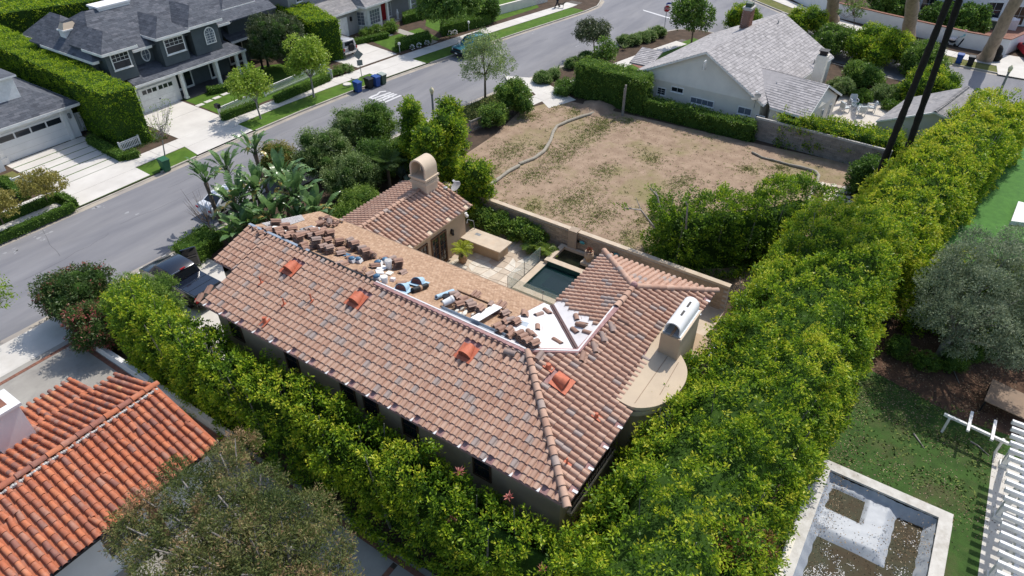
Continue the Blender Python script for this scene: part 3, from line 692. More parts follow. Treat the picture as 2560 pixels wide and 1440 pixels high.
TF.emit(H1,GEO,'tile','roof_tile',300,plural='roof_tiles')
# bright metal ends where eave tiles are left out
fl=MB().box(-0.05,0.20,-0.055,0.055,0.02,0.045).mesh('eave_flashing','white_metal')
for i in range(1,70,4):
    y=YB1-(i-4)*0.282+0.06
    if YE+0.5<y<YB1:link('eave_flashing',fl,H1).location=Vector((XE,y,ZE))-H1.location
for i in range(2,50,4):
    x=XE+i*0.282+0.1
    if x<17 or x>23:o=link('eave_flashing',fl,H1);o.location=Vector((x,YE,ZE))-H1.location;o.rotation_euler=(0,0,math.pi/2)
# ridge and hip tiles
up=lambda p,d=0.05:(p[0],p[1],p[2]+d)
tr=lambda:rng.uniform(0.1,0.8)if rng.random()<0.8 else 0.93
ridge_tiles(H1,up((XE-0.05,YE-0.05,ZE)),up(Az),'tile',tintf=tr,L=0.36,r=0.15,hgt=0.13)
ridge_tiles(H1,up((XW+0.05,YE-0.05,ZE)),up(T2),'tile',tintf=tr,L=0.36,r=0.15,hgt=0.13)
ridge_tiles(H1,up((XW+0.05,YW+0.05,ZE)),up(T2),'tile',tintf=tr,L=0.36,r=0.15,hgt=0.13)
ridge_tiles(H1,up((T2[0]-1.75,YT,ZT)),up(T2),'tile',tintf=tr,L=0.36,r=0.15,hgt=0.13)
ridge_tiles(H1,(GX0,GYR,GR+0.04),(GX1-1.2,GYR,GR+0.04),'tile',tintf=tr,L=0.36,r=0.14,hgt=0.11)
# pink mortar bed along the open ridge
mb=MB();y0=YB-4.0
ys=np.linspace(18.3,Az[1],60)
for k in range(59):mb.bar((XR-0.10,ys[k],ZR+0.03),(XR-0.10,ys[k+1],ZR+0.03),0.13+0.03*(k%2),0.15+0.03*rng.random())
mb.bar(up(Az,0.05),up(Q,0.05),0.22,0.16);mb.bar(up(Q,0.05),(T2[0]-1.75,YT-0.05,ZT+0.05),0.2,0.16)
mb.sphere((T2[0],YT,ZT+0.17),0.17,10,6)
mb.build('ridge_mortar','mortar_pink',H1)
MB().bar((XR+0.06,YB+0.05,ZR+0.08),(XR+0.06,22.6,ZR+0.08),0.14,0.05).build('ridge_flashing','galv',H1)
mb=MB().bar((XR+0.05,22.6,ZR+0.06),(XR+0.05,18.3,ZR+0.06),0.10,0.05);mb.build('ridge_flashing','black_metal',H1)
mb=MB().bar((XR+0.03,18.3,ZR+0.09),(XR+0.03,Az[1],ZR+0.09),0.07,0.05).bar(up(Q,0.12),(T2[0]-1.75,YT+0.1,ZT+0.10),0.07,0.05).bar((Az[0],Az[1],Az[2]+0.13),up(Q,0.13),0.07,0.05)
mb.build('ridge_flashing','membrane',H1)
mb=MB()
for k in range(44):y=YB-0.15-k*0.282;mb.box(XR-0.14,XR+0.0,y-0.06,y+0.06,ZR-0.02,ZR+0.05)
o=mb.build('ridge_underlay','black_metal',H1);o['kind']='stuff'
# far slope: tan composition shingles in courses
SG=shake_geo(0.155,0.15,0.012,0.014)
SF=TileField()
O5=(XF,YW,ZE);U5=(0,1,0);V5=(-1,0,SL)
valley_cut=[(XR,Az[1]-0.2,ZR),(XR,12.2,ZR),(XF,YW+0.6,ZE),(XF,YW-1,ZE)]
SF.plane(O5,U5,V5,uv(O5,U5,V5,[(XF,YW+0.5,ZE),(XF,YB-0.02,ZE),(XR+0.1,YB-0.02,ZR),(XR+0.1,12.3,ZR)]),SG,0.155,0.135,tintf=lambda i,j:min(1,max(0,rng.gauss(0.5,0.3))),eave=-0.02,stagger=0.07,jit=0.001)
SF.emit(H1,SG,'shingle_tan','shingle',300,smooth=None,plural='shingles')
fz=lambda x,d=0.03:ZE+(XF-x)*SL+d
hz_=lambda y,d=0.03:ZE+(YW-y)*SL+d
for k in range(5):  # lapped rows of felt, each over the one below it
    xa,xb=XF-k*0.9,max(XR+0.08,XF-(k+1)*0.9-0.1);d=0.03+0.005*k
    yl=lambda x:YW+0.45+(12.25-YW-0.45)*(XF-x)/(XF-XR);yr=lambda x:(YW+(Q[1]-YW)*(XF-x)/(XF-Q[0]))if x>Q[0]else Q[1]+(Az[1]-Q[1])*(Q[0]-x)/(Q[0]-XR)
    mb=MB();n=8;xs=[xa+(xb-xa)*i/3 for i in range(4)];vs=[(x,yr(x)+(yl(x)-yr(x))*j/n,fz(x,d)+0.006*math.sin(j*2.1+k+i))for i,x in enumerate(xs)for j in range(n+1)]
    mb.add(vs,[(i*(n+1)+j,i*(n+1)+j+1,(i+1)*(n+1)+j+1,(i+1)*(n+1)+j)for i in range(3)for j in range(n)]);mb.build('felt_underlay','membrane',H1)
for k in range(3):
    ya,yb=YW-k*0.95,max(YT+0.02,YW-(k+1)*0.95-0.1);d=0.03+0.005*k;xv=lambda y:XF+(Q[0]-XF)*(YW-y)/(YW-YT);xe=lambda y:XF+0.6+(strip_x+0.3-XF-0.6)*(YW-y)/(YW-YT)
    mb=MB();ys_=[ya+(yb-ya)*i/3 for i in range(4)];vs=[(xv(y)+(xe(y)-xv(y))*j/4,y,hz_(y,d)+0.006*math.sin(j*1.9+k+i))for i,y in enumerate(ys_)for j in range(5)]
    mb.add(vs,[(i*5+j,(i+1)*5+j,(i+1)*5+j+1,i*5+j+1)for i in range(3)for j in range(4)]);mb.build('felt_underlay','membrane',H1)
mb=MB()
mb.add([(17.1,YB-0.01,fz(17.1)),(17.0,YB-1.1,fz(17.0)),(19.2,YB-0.75,fz(19.2)),(19.6,YB-0.01,fz(19.6))],[(0,3,2,1),(0,1,2,3)])
mb.build('felt_underlay','membrane',H1)
MB().bar((Q[0]+0.05,Q[1]+0.05,ZT+0.06),(XF+0.02,YW+0.02,ZE+0.06),0.2,0.05).build('valley_metal','valley_brown',H1)
MB().bar((Q[0]+0.05,Q[1]+0.05,ZT+0.10),(XF+0.02,YW+0.02,ZE+0.10),0.05,0.05).build('valley_metal','valley_brown',H1)
mb=MB();mb.box(XF-0.03,XF+0.10,YW+0.4,GY0+2,ZE-0.14,ZE-0.02);mb.build('gutter','wood_brown',H1)
# orange primed vents with louvred half-round hoods
def hood_vent(parent,p,U,V,r=0.30,name='roof_vent'):
    U,V=Vector(U).normalized(),Vector(V).normalized();N_=U.cross(V);loc=world_loc(parent)
    F=Matrix(((U.x,V.x,N_.x,p.x-loc.x),(U.y,V.y,N_.y,p.y-loc.y),(U.z,V.z,N_.z,p.z-loc.z),(0,0,0,1)))
    mb=MB();mb.box(-0.42,0.42,-0.16,0.02,0.07,0.095);mb.box(-0.40,0.40,0.02,0.62,0.05,0.075)
    n=12;vs=[]
    for y,k in((0.06,1.0),(0.62,0.50)):
        for q in range(n+1):a=math.pi*q/n;vs.append((-r*k*math.cos(a),y,0.075+r*k*1.12*math.sin(a)))
    for q in range(n+1):a=math.pi*q/n;vs.append((-r*0.93*math.cos(a),0.06,0.075+r*1.04*math.sin(a)))
    for q in range(n+1):a=math.pi*q/n;vs.append((-r*0.78*math.cos(a),0.36,0.075+r*0.8*math.sin(a)))
    k=n+1;fs=[(i+1,i,k+i,k+i+1)for i in range(n)]+[(i,i+1,2*k+i+1,2*k+i)for i in range(n)]+[(2*k+i,2*k+i+1,3*k+i+1,3*k+i)for i in range(n)]
    fs.append(tuple(range(k,2*k)));mb.add(vs,fs);mb.add([vs[3*k+i]for i in range(k)],[tuple(range(k))[::-1]])
    o=link(name,mb.mesh(name,'orange',None,35),parent);o.matrix_basis=F
    lv=MB()
    for q in range(4):
        z=0.11+q*0.055;x=math.sqrt(max(0,1-((z-0.075)/(r*1.02))**2))*r*0.9
        lv.box(-x,x,0.07,0.12,z,z+0.012)
    l_=link('louvre',lv.mesh('louvre','orange'),o)
    return o
for p in near_vents:hood_vent(H1,p,U1,V1)
hood_vent(H1,hip_vent,U2,V2)
def pipe_vent(p,U,V,h=0.35,r=0.035,apron=0.18):
    U,V=Vector(U).normalized(),Vector(V).normalized();mb=MB();N_=U.cross(V)
    a=p+N_*0.05
    F=Matrix(((U.x,V.x,N_.x,p.x),(U.y,V.y,N_.y,p.y),(U.z,V.z,N_.z,p.z),(0,0,0,1)))
    mb.X=F;mb.box(-apron*.6,apron*.6,-apron,apron,0.075,0.10);mb.X=None
    mb.tube([a,a+Vector((0,0,0.1)),a+Vector((0,0,h))],[r*1.7,r*1.1,r],8);mb.build('vent_pipe','orange',H1,40)
for px,py,h,r,ap in((655,712,0.42,0.03,0.14),(712,765,0.40,0.03,0.12),(780,755,0.42,0.03,0.12),(664,808,0.30,0.08,0.25)):
    pipe_vent(on_near(px,py),U1,V1,h,r,ap)
for px,py,h,r,ap in((1370,922,0.22,0.09,0.22),(1490,1045,0.22,0.06,0.2),(1416,1163,0.34,0.035,0.15)):
    pipe_vent(on_hip(px,py),U2,V2,h,r,ap)
# bay with flat coated roof
arc=[(17.05,6.62),(17.02,6.0),(17.25,5.62),(17.7,5.2),(18.3,4.92),(19.0,4.78),(19.7,4.80),(20.3,5.0),(20.75,5.4),(21.0,5.75),(22.9,5.75),(22.9,6.5),(21.95,7.0),(20.2,6.75),(18.6,6.66)]
arc=arc[:1]+[((1-t)**2*(arc[i-1][0]+arc[i][0])/2+2*t*(1-t)*arc[i][0]+t*t*(arc[i][0]+arc[i+1][0])/2,(1-t)**2*(arc[i-1][1]+arc[i][1])/2+2*t*(1-t)*arc[i][1]+t*t*(arc[i][1]+arc[i+1][1])/2)for i in range(1,10)for t in(0,.33,.66)]+arc[10:];NA=28
zb=lambda y:5.60+(y-4.8)*0.115
mb=MB();mb.prism(arc,[zb(p[1])-0.16 for p in arc],[zb(p[1])for p in arc]);mb.build('bay_roof','roof_coat',H1)
mb=MB()
mb.bar((17.3,5.95,zb(5.95)+0.005),(20.4,5.95,zb(5.95)+0.005),0.02,0.012);mb.bar((18.3,5.35,zb(5.35)+0.005),(20.4,5.45,zb(5.45)+0.005),0.02,0.012);mb.build('roof_seam','wood_brown',H1)
inner=[(x+(19.3-x)*0.07,y+(6.4-y)*0.12)for x,y in arc[:NA]]
mb=MB();mb.prism(inner+[(21.0,6.5),(17.3,6.5)],0,5.36);mb.build('bay_wall','stucco_tan',H1)
MB().prism([(x+(19.3-x)*0.03,y+(6.4-y)*0.05)for x,y in arc[:NA]]+[(21.0,6.5),(17.3,6.5)],5.15,5.40).build('bay_cornice','stucco_beige',H1)
# main chimney with half-round cap
CX0,CX1,CY0,CY1,CZ=20.42,22.62,5.55,6.40,6.80
ch=MB().box(CX0,CX1,CY0,CY1,0,CZ).build('chimney','stucco_tan',H1)
def vault(parent,x0,x1,y0,y1,z0,hs,mat_,th=0.05,n=14,name='chimney_cap',slots=()):
    yc,r=(y0+y1)/2,(y1-y0)/2;mb=MB();pr=[]
    def arcp(rr,hh):return[(yc-rr,z0)]+[(yc-rr*math.cos(math.pi*k/n),z0+hs+hh*math.sin(math.pi*k/n))for k in range(n+1)]+[(yc+rr,z0)]
    o_,i_=arcp(r,r),arcp(r-th,r-th);k=len(o_)
    vs=[(x0,*p)for p in o_]+[(x1,*p)for p in o_]+[(x0,*p)for p in i_]+[(x1,*p)for p in i_]
    fs=[(i,k+i,k+i+1,i+1)for i in range(k-1)]+[(2*k+i,2*k+i+1,3*k+i+1,3*k+i)for i in range(k-1)]+[(i,i+1,2*k+i+1,2*k+i)for i in range(k-1)]+[(k+i,3*k+i,3*k+i+1,k+i+1)for i in range(k-1)]
    return mb.add(vs,fs).build(name,mat_,parent,40)
cp=vault(ch,CX0+0.12,CX1-0.05,CY0+0.10,CY1-0.06,CZ+0.05,0.22,'stucco_white')
MB().box(CX0+0.1,CX1-0.02,CY0+0.05,CY1-0.03,CZ,CZ+0.05).build('cap_base','galv',ch)
MB().box(CX0-0.03,CX1+0.02,CY0-0.03,CY0+0.045,CZ-0.02,CZ+0.055).build('cap_trim','stucco_beige',ch)
MB().box(CX0+0.0,CX0+0.9,5.93,6.03,CZ+0.05,CZ+0.08).build('timber','shingle_tan',ch)
zt=CZ+0.05+0.22+(CY1-CY0-0.16)/2
MB().box(CX0+0.75,CX0+1.12,5.90,5.99,zt-0.02,zt+0.006).build('vent_slot','black_metal',ch)
MB().box(CX0+1.40,CX0+1.80,5.90,5.99,zt-0.02,zt+0.006).build('vent_slot','black_metal',ch)
# guest wing body, chimney, doors
mb=MB();mb.box(GX0,GX1-0.25,GY0+0.32,GY1-0.3,0,2.95)
mb.add([(GX1-0.25,GY0+0.32,2.95),(GX1-0.25,GY1-0.3,2.95),(GX1-0.25,GYR,GR-0.12)],[(0,1,2)]);mb.build('wing_wall','stucco_tan',H1)
mb=MB();slab_poly(mb,[(GX0,GY0,GZ),(GX1,GY0,GZ),(GX1,GYR,GR),(GX0,GYR,GR)],0.1);slab_poly(mb,[(GX0,GYR,GR),(GX1,GYR,GR),(GX1,GY1,GZ),(GX0,GY1,GZ)],0.1)
mb.build('wing_roof_deck','stucco_beige',H1)
MB().box(GX0+0.5,GX1-0.1,GY0+0.20,GY0+0.32,2.78,2.92).build('eave_board','stucco_beige',H1)
for x0,x1 in((25.55,27.0),(23.75,25.2)):
    F_=MB().box(x0,x0+0.08,GY0+0.24,GY0+0.34,0,2.35).box(x1-0.08,x1,GY0+0.24,GY0+0.34,0,2.35).box(x0+0.08,x1-0.08,GY0+0.24,GY0+0.34,2.25,2.35).box((x0+x1)/2-0.06,(x0+x1)/2+0.06,GY0+0.245,GY0+0.335,0,2.25).box(x0+0.08,x1-0.08,GY0+0.245,GY0+0.335,0,0.2).build('door','wood_dark',H1)
    g=MB();g.quad((x0+0.08,GY0+0.30,0.2),(x1-0.08,GY0+0.30,0.2),(x1-0.08,GY0+0.30,2.25),(x0+0.08,GY0+0.30,2.25));g.build('pane','glass_dark',F_)
    b=MB()
    for k in range(1,5):z=0.2+k*0.41;b.box(x0+0.08,x1-0.08,GY0+0.27,GY0+0.295,z-0.012,z+0.012)
    for k in(1,3):xx=x0+(x1-x0)*k/4;b.box(xx-0.012,xx+0.012,GY0+0.268,GY0+0.296,0.2,2.25)
    b.build('glazing_bar','wood_dark',F_)
gc0,gc1,gd0,gd1=27.68,28.78,24.95,26.15
g=MB().box(gc0,gc1,gd0,gd1,3.2,4.78).build('chimney','stucco_beige',H1)
MB().box(gc0-0.08,gc1+0.08,gd0-0.08,gd1+0.08,4.42,4.54).box(gc0-0.05,gc1+0.05,gd0-0.05,gd1+0.05,4.54,4.62).box(gc0-0.10,gc1+0.10,gd0-0.10,gd1+0.10,4.78,4.90).build('cornice','stucco_beige',g)
vault(g,gc0-0.02,gc1+0.02,gd0-0.02,gd1+0.02,4.9,0.55,'stucco_beige',th=0.11)
MB().quad((gc1-0.25,gd0+0.1,4.9),(gc1-0.25,gd1-0.1,4.9),(gc1-0.25,gd1-0.1,5.85),(gc1-0.25,gd0+0.1,5.85)).build('flue_back','mortar_grey',g)
# windows and balcony on the hip-end wall and near wall
for y in(23.4,19.6,16.2,14.9,12.8,9.3):
    window(H1,(XE+0.45,y+0.85,3.7),(0,-1,0),0.85,1.35,1,2,fm='wood_dark',sill=False)
w_=window(H1,(13.2,YE+0.45,3.7),(1,0,0),3.1,1.4,4,2,fm='wood_dark',sill=False)
MB().box(13.0,16.5,YE+0.25,YE+0.45,3.52,3.66).build('window_ledge','stucco_beige',H1)
mb=MB();mb.bar((13.05,YE+0.3,4.5),(16.45,YE+0.3,4.5),0.03,0.03);mb.bar((13.05,YE+0.3,3.75),(16.45,YE+0.3,3.75),0.03,0.03)
for k in range(24):mb.bar((13.1+k*0.145,YE+0.3,3.75),(13.1+k*0.145,YE+0.3,4.5),0.02,0.02)
mb.build('window_rail','black_metal',H1)
window(H1,(13.3,YE+0.45,0.5),(1,0,0),1.8,1.7,3,2,fm='wood_dark',sill=False)
window(H1,(17.9,5.2,3.6),(1,-0.35,0),0.8,1.2,1,2,fm='paint_white',sill=False,gm='glass_blind')
mb=MB()  # pale iron balcony beyond the chimney
for k in range(9):mb.bar((23.0+k*0.3,4.9,3.2),(23.0+k*0.3,4.9,4.2),0.035,0.035)
for z in(3.2,3.55,3.9,4.2):mb.bar((23.0,4.9,z),(25.4,4.9,z),0.05,0.04)
mb.build('balcony_rail','galv',H1);MB().box(22.9,25.5,4.85,6.3,3.0,3.13).build('balcony_floor','stucco_tan',H1)
# ------------------------------------------------ the other houses
def rp_plane(field,mb,pts,geo,w,e,th=0.10,off=0.014,**kw):
    """roof plane: pts[0] -> pts[1] is the eave, left to right seen from outside looking up the slope"""
    p0,p1=Vector(pts[0]),Vector(pts[1]);U=(p1-p0).normalized();n=None
    far=max((Vector(p)for p in pts[2:]),key=lambda q:((q-p0)-U*((q-p0).dot(U))).length)
    V=(far-p0)-U*((far-p0).dot(U));V.normalize();N_=U.cross(V)
    if N_.z<0:U=-U;p0,p1=p1,p0;N_=U.cross(V)
    slab_poly(mb,[tuple(p)for p in pts],th);O=p0+N_*off
    uu=[((Vector(p)-p0).dot(U),(Vector(p)-p0).dot(V))for p in pts]
    kw.setdefault('tintf',lambda i,j:min(1,max(0,rng.gauss(0.5,0.25))))
    field.plane(O,U,V,uu,geo,w,e,**kw);return U,V,N_
def wallhit(A,D,px,py):  # (along, height) where a sight line meets the upright plane through A along D
    A=Vector((*A[:2],0));D=Vector((*D[:2],0)).normalized();n=Vector((-D.y,D.x,0));c=Vector((0,0,CAM_H))
    d=_f*FPX+_r*(px-1280)-_u*(py-720);t=n.dot(A-c)/n.dot(d);q=c+d*t;return(q-A).dot(D),q.z
def win_px(parent,A,D,x0,y0,x1,y1,**kw):  # window between the upper left and lower right photo corners
    s0,z1=wallhit(A,D,x0,y0);s1,z0=wallhit(A,D,x1,y1);D=Vector((*D[:2],0)).normalized()
    if s1<s0:s0,s1=s1,s0
    o=Vector((*A[:2],0))+D*s0;return window(parent,(o.x,o.y,z0),D,s1-s0,max(0.3,z1-z0),**kw)
def siding(parent,a,b,z0,z1,m,step=0.2,name='siding'):
    """lapped boards on a wall from a to b, outward side to the right of a->b"""
    a,b=Vector((*a[:2],0)),Vector((*b[:2],0));d=(b-a).normalized();n=Vector((d.y,-d.x,0));mb=MB();z=z0
    while z<z1-0.02:
        zt=min(z+step,z1);mb.quad(a+n*0.035+Vector((0,0,z)),b+n*0.035+Vector((0,0,z)),b+n*0.008+Vector((0,0,zt)),a+n*0.008+Vector((0,0,zt)))
        mb.quad(a+n*0.008+Vector((0,0,z)),b+n*0.008+Vector((0,0,z)),b+n*0.035+Vector((0,0,z)),a+n*0.035+Vector((0,0,z)));z+=step
    o=mb.build(name,m,parent);o['kind']='stuff';return o
CG=shake_geo(0.6,0.36,0.012,0.013)
SK=shake_geo(0.34,0.34,0.025,0.03)
def fascia(mb,pts,w_=0.12,h=0.22,dz=-0.11):
    for a,b in zip(pts[:-1],pts[1:]):mb.bar((a[0],a[1],a[2]+dz),(b[0],b[1],b[2]+dz),w_,h)
# --- orange barrel tile house, bottom left
T1=thing('terracotta_house',(5,24,0),'white house with weathered orange barrel tile roof at the bottom left corner','house')
tx1,ty0,tyr,ty1,tz,tzr=8.25,20.15,23.7,27.35,3.0,4.3
tsl=(tzr-tz)/(tyr-ty0);TG=tile_geo(prof_b(0.31,0.095),0.48,0.018,0.03,0.14)
mb=MB();tf=TileField();terr=lambda i,j:min(1,max(0,rng.random()**0.9))
def pans(field_mb,O,U,V,wu,lv,w):  # troughs between the covers
    pass
tL=math.sqrt((tyr-ty0)**2+(tzr-tz)**2)
slab_poly(mb,[(-6,ty0,tz),(tx1,ty0,tz),(tx1,tyr,tzr),(-6,tyr,tzr)],0.1)
zl=tz-0.75*tsl*1.0
slab_poly(mb,[(tx1,tyr,tzr),(tx1,ty1,tz-0.03),(-6,ty1,tz-0.03),(-6,tyr,tzr)],0.1)
slab_poly(mb,[(7.1,ty1,tz-0.05),(7.1,29.5,2.42),(-6,29.5,2.42),(-6,ty1,tz-0.05)],0.1)
mb.build('roof_deck','terra',T1)
tf.plane((-6,ty0,tz+0.02),(1,0,0),(0,1,tsl),[(0,0),(tx1+6,0),(tx1+6,tL),(0,tL)],TG,0.31,0.385,tintf=terr,eave=-0.08,clip=False,jit=0.012)
tf.plane((tx1,ty1,tz+0.0),(-1,0,0),(0,-1,tsl),[(0,0),(tx1+6,0),(tx1+6,tL+0.1),(0,tL+0.1)],TG,0.31,0.385,tintf=terr,eave=-0.05,clip=False,jit=0.012)
l2=math.hypot(29.5-ty1,0.53)
tf.plane((7.1,29.5,2.44),(-1,0,0),(0,-(29.5-ty1),0.53),[(0,0),(13,0),(13,l2),(0,l2)],TG,0.31,0.385,tintf=terr,eave=-0.08,clip=False,jit=0.012)
tf.emit(T1,TG,'terra','barrel_tile',300,plural='barrel_tiles')
ridge_tiles(T1,(-2,tyr,tzr+0.05),(tx1+0.1,tyr,tzr+0.05),'terra',L=0.55,r=0.15,hgt=0.11,lift=0.05)
mb=MB()
for k in range(120):x=-2+k*0.085;mb.sphere((x,tyr-0.2+rng.uniform(-.02,.02),tzr+0.0),rng.uniform(0.05,0.09),5,3)
o=mb.build('ridge_mortar','mortar_grey',T1);o['kind']='stuff'
mb=MB();mb.box(-6,tx1-0.35,ty0+0.55,ty1-0.35,0,2.98);mb.box(-6,6.8,ty1-0.35,29.1,0,2.3)
mb.add([(tx1-0.35,ty0+0.55,2.98),(tx1-0.35,ty1-0.35,2.98),(tx1-0.35,tyr,tzr-0.12)],[(0,1,2)]);mb.build('wall','stucco_white',T1)
MB().box(-6,tx1+0.02,ty0-0.10,ty0+0.02,tz-0.10,tz-0.01).build('gutter','black_metal',T1)
MB().box(-6,tx1,ty0+0.02,ty0+0.55,tz-0.2,tz-0.11).build('soffit','wood_dark',T1)
window(T1,(3.1,ty0+0.55,0.9),(1,0,0),1.5,1.6,2,3)
MB().box(4.95,5.25,ty0+0.3,ty0+0.55,0,2.8).build('post','brick',T1)
MB().box(4.7,4.9,ty0+0.45,ty0+0.55,0.5,2.6).build('shutter','stucco_white',T1)
c=P(40,1085,3.6)
ch=MB().box(c.x-0.75,c.x+0.55,c.y-0.3,c.y+0.85,2.2,5.0).build('chimney','stucco_white',T1)
MB().box(c.x-0.85,c.x+0.65,c.y-0.4,c.y+0.95,5.0,5.12).build('chimney_cap','stucco_white',ch)
MB().box(c.x-0.5,c.x+0.3,c.y-0.05,c.y+0.6,5.12,5.13).build('flue','brick',ch)
# --- white garage house at the left edge
G1=thing('white_garage_house',(18,64,0),'white house with wide garage door and dark hipped roof at the left edge','house')
gy=60.75;gz=2.9
MB().box(8,24.2,gy,74,0,gz+0.02).build('wall','stucco_white',G1)
mb=MB();f=TileField();ex0,ex1,ey0=6,24.75,gy-0.55;rise=3.1;q=5.4
rp_plane(f,mb,[(ex0,ey0,gz),(ex1,ey0,gz),(ex1-q,ey0+q,gz+rise),(ex0,ey0+q,gz+rise)],CG,0.6,0.24,stagger=0.3)
rp_plane(f,mb,[(ex1,ey0,gz),(ex1,76,gz),(ex1-q,76,gz+rise),(ex1-q,ey0+q,gz+rise)],CG,0.6,0.24,stagger=0.3)
rp_plane(f,mb,[(ex1-q-0.01,ey0+q,gz+rise-0.01),(ex1-q,76,gz+rise),(ex0,76,gz+rise+0.3),(ex0,ey0+q,gz+rise+0.3)],CG,0.6,0.24)
mb.build('roof','shingle_dark',G1);f.emit(G1,CG,'shingle_dark','shingle',0,smooth=None,plural='shingles')
mb=MB();fascia(mb,[(ex0,ey0,gz),(ex1,ey0,gz),(ex1,76,gz)]);mb.build('gutter','paint_white',G1)
D0=(17.95,gy);
dr_=MB().box(18.1,23.2,gy-0.06,gy,0.02,2.25).build('garage_door','stucco_white',G1)
for k in range(4):
    x=18.2+k*1.25;MB().box(x,x+1.12,gy-0.075,gy-0.061,1.65,2.1).build('pane','glass_dark',dr_)
for k in range(1,4):MB().box(18.1,23.2,gy-0.068,gy-0.061,0.02+k*0.55-0.006,0.02+k*0.55+0.006).build('panel_joint','mortar_grey',dr_)
mb=MB();mb.box(17.75,18.1,gy-0.12,gy,0,2.4);mb.box(23.2,23.55,gy-0.12,gy,0,2.4);mb.box(17.75,23.55,gy-0.13,gy-0.001,2.4,2.62);mb.box(17.5,18.2,gy-0.2,gy-0.1,0,0.5);mb.build('door_trim','paint_white',G1)
mb=MB();mb.box(23.72,23.92,gy-0.18,gy,1.75,2.15);mb.build('wall_lamp','grey_metal',G1)
MB().box(10,17.4,gy-1.2,gy,0,2.6).build('porch_wall','stucco_white',G1)
t_=P(10,215,5.0)
mb=MB();mb.box(t_.x-3,t_.x+0.6,t_.y-0.6,t_.y+2.2,4.0,5.7);mb.build('dormer','paint_white',G1)
mb=MB();mb.box(t_.x-3.2,t_.x+0.85,t_.y-0.85,t_.y+2.5,5.7,5.85);mb.build('dormer_eave','paint_white',G1)
mb=MB();a_,b_=(t_.x+0.85,t_.y-0.85,5.85),(t_.x+0.85,t_.y+2.5,5.85);mb.add([a_,b_,(t_.x-3,t_.y+0.8,6.7),(t_.x-3,t_.y-0.85,5.85)],[(0,1,2),(0,2,3)]);mb.build('dormer_roof','shingle_dark',G1)
# white gate between garage and hedge
gt=thing('garden_gate',(25,gy+0.3,0),'white boarded gate with dark latch between the white garage and the tall hedge','gate')
A=P(193,332);Bp=P(252,318);d_=(Bp-A).normalized()
for k in range(8):
    a=A+d_*(k*(Bp-A).length/8+0.01);b=A+d_*((k+1)*(Bp-A).length/8-0.01);MB().bar(a+Vector((0,0,0.85)),b+Vector((0,0,0.85)),0.04,1.6).build('board','paint_white',gt)
MB().bar(A+Vector((0,0,1.66)),Bp+Vector((0,0,1.66)),0.09,0.08).build('rail','paint_white',gt)
MB().sphere(A+d_*1.0+Vector((0,-0.08,0.95)),0.05,6,4).build('latch','black_metal',gt)
# --- dark grey shingled house
K1=thing('dark_grey_house',(36,62,0),'large dark grey two storey house with white trim and hipped dormers','house')
wy=62.4;ze=5.2;ry,rz=66.5,7.85;fx0,fx1=27.6,47.5
mb=MB();mb.box(27.9,41.0,wy,71.5,0,ze);mb.box(41.0,47.2,wy+1.7,71.5,0,ze+0.4);mb.build('wall','siding_dark',K1)
f=TileField();mb=MB();ey=wy-0.95
rp_plane(f,mb,[(fx0,ey,ze),(fx1,ey,ze),(fx1,ry,rz),(fx0+3.2,ry,rz)],CG,0.6,0.24,stagger=0.3)
rp_plane(f,mb,[(fx0,72,ze),(fx0,ey,ze),(fx0+3.2,ry,rz),(fx0+3.2,ry+0.3,rz)],CG,0.6,0.24,stagger=0.3)
rp_plane(f,mb,[(fx1,72,ze),(fx0,72,ze),(fx0+3.2,ry+0.2,rz),(fx1,ry+0.2,rz)],CG,0.6,0.24,stagger=0.3)
# lower wings on the left side
def hip(parent,fld,mb,x0,x1,y0,y1,z,rise,run=None):
    r_=run or min(x1-x0,y1-y0)/2;A_=[(x0,y0,z),(x1,y0,z),(x1,y1,z),(x0,y1,z)];xa,xb,ya,yb=x0+r_,x1-r_,y0+r_,y1-r_
    if xb<xa:xa=xb=(xa+xb)/2
    if yb<ya:ya=yb=(ya+yb)/2
    q=[(xa,ya,z+rise),(xb,ya,z+rise),(xb,yb,z+rise),(xa,yb,z+rise)]
    for i in range(4):
        j=(i+1)%4;pl=[A_[i],A_[j],q[j],q[i]];
        if Vector(q[i])==Vector(q[j]):pl=pl[:3]
        rp_plane(fld,mb,pl,CG,0.6,0.24,stagger=0.3)
hip(K1,f,mb,28.3,33.0,66.0,72.0,4.5,1.7)
hip(K1,f,mb,29.3,34.0,71.0,77.5,4.4,1.9)
MB().box(29.7,33.6,67.0,77,0,4.35).build('wing_wall','siding_dark',K1)
# porch roof, lower
rp_plane(f,mb,[(29.6,59.9,2.8),(41.6,59.9,2.8),(40.9,61.55,3.35),(29.6,wy,3.6)],CG,0.6,0.24,stagger=0.3)
rp_plane(f,mb,[(41.6,59.9,2.8),(41.6,63.6,2.8),(40.9,63.6,3.35),(40.9,61.55,3.35)],CG,0.6,0.24)
slab_poly(mb,[(29.6,wy,3.6),(40.9,61.55,3.35),(41.0,wy,3.4)],0.1)
rp_plane(f,mb,[(41.7,wy-0.1,3.0),(47.5,wy-0.1,3.0),(47.5,wy+1.7,3.8),(41.7,wy+1.7,3.8)],CG,0.6,0.24)
MB().box(29.8,33.95,60.6,wy,0,2.72).build('garage_wall','stucco_white',K1)
siding(K1,(27.9,wy),(41.0,wy),3.3,ze-0.1,'siding_dark');siding(K1,(41,wy+1.7),(47.2,wy+1.7),3.6,ze+0.35,'siding_dark');siding(K1,(34,wy),(41,wy),0.3,2.7,'siding_dark')
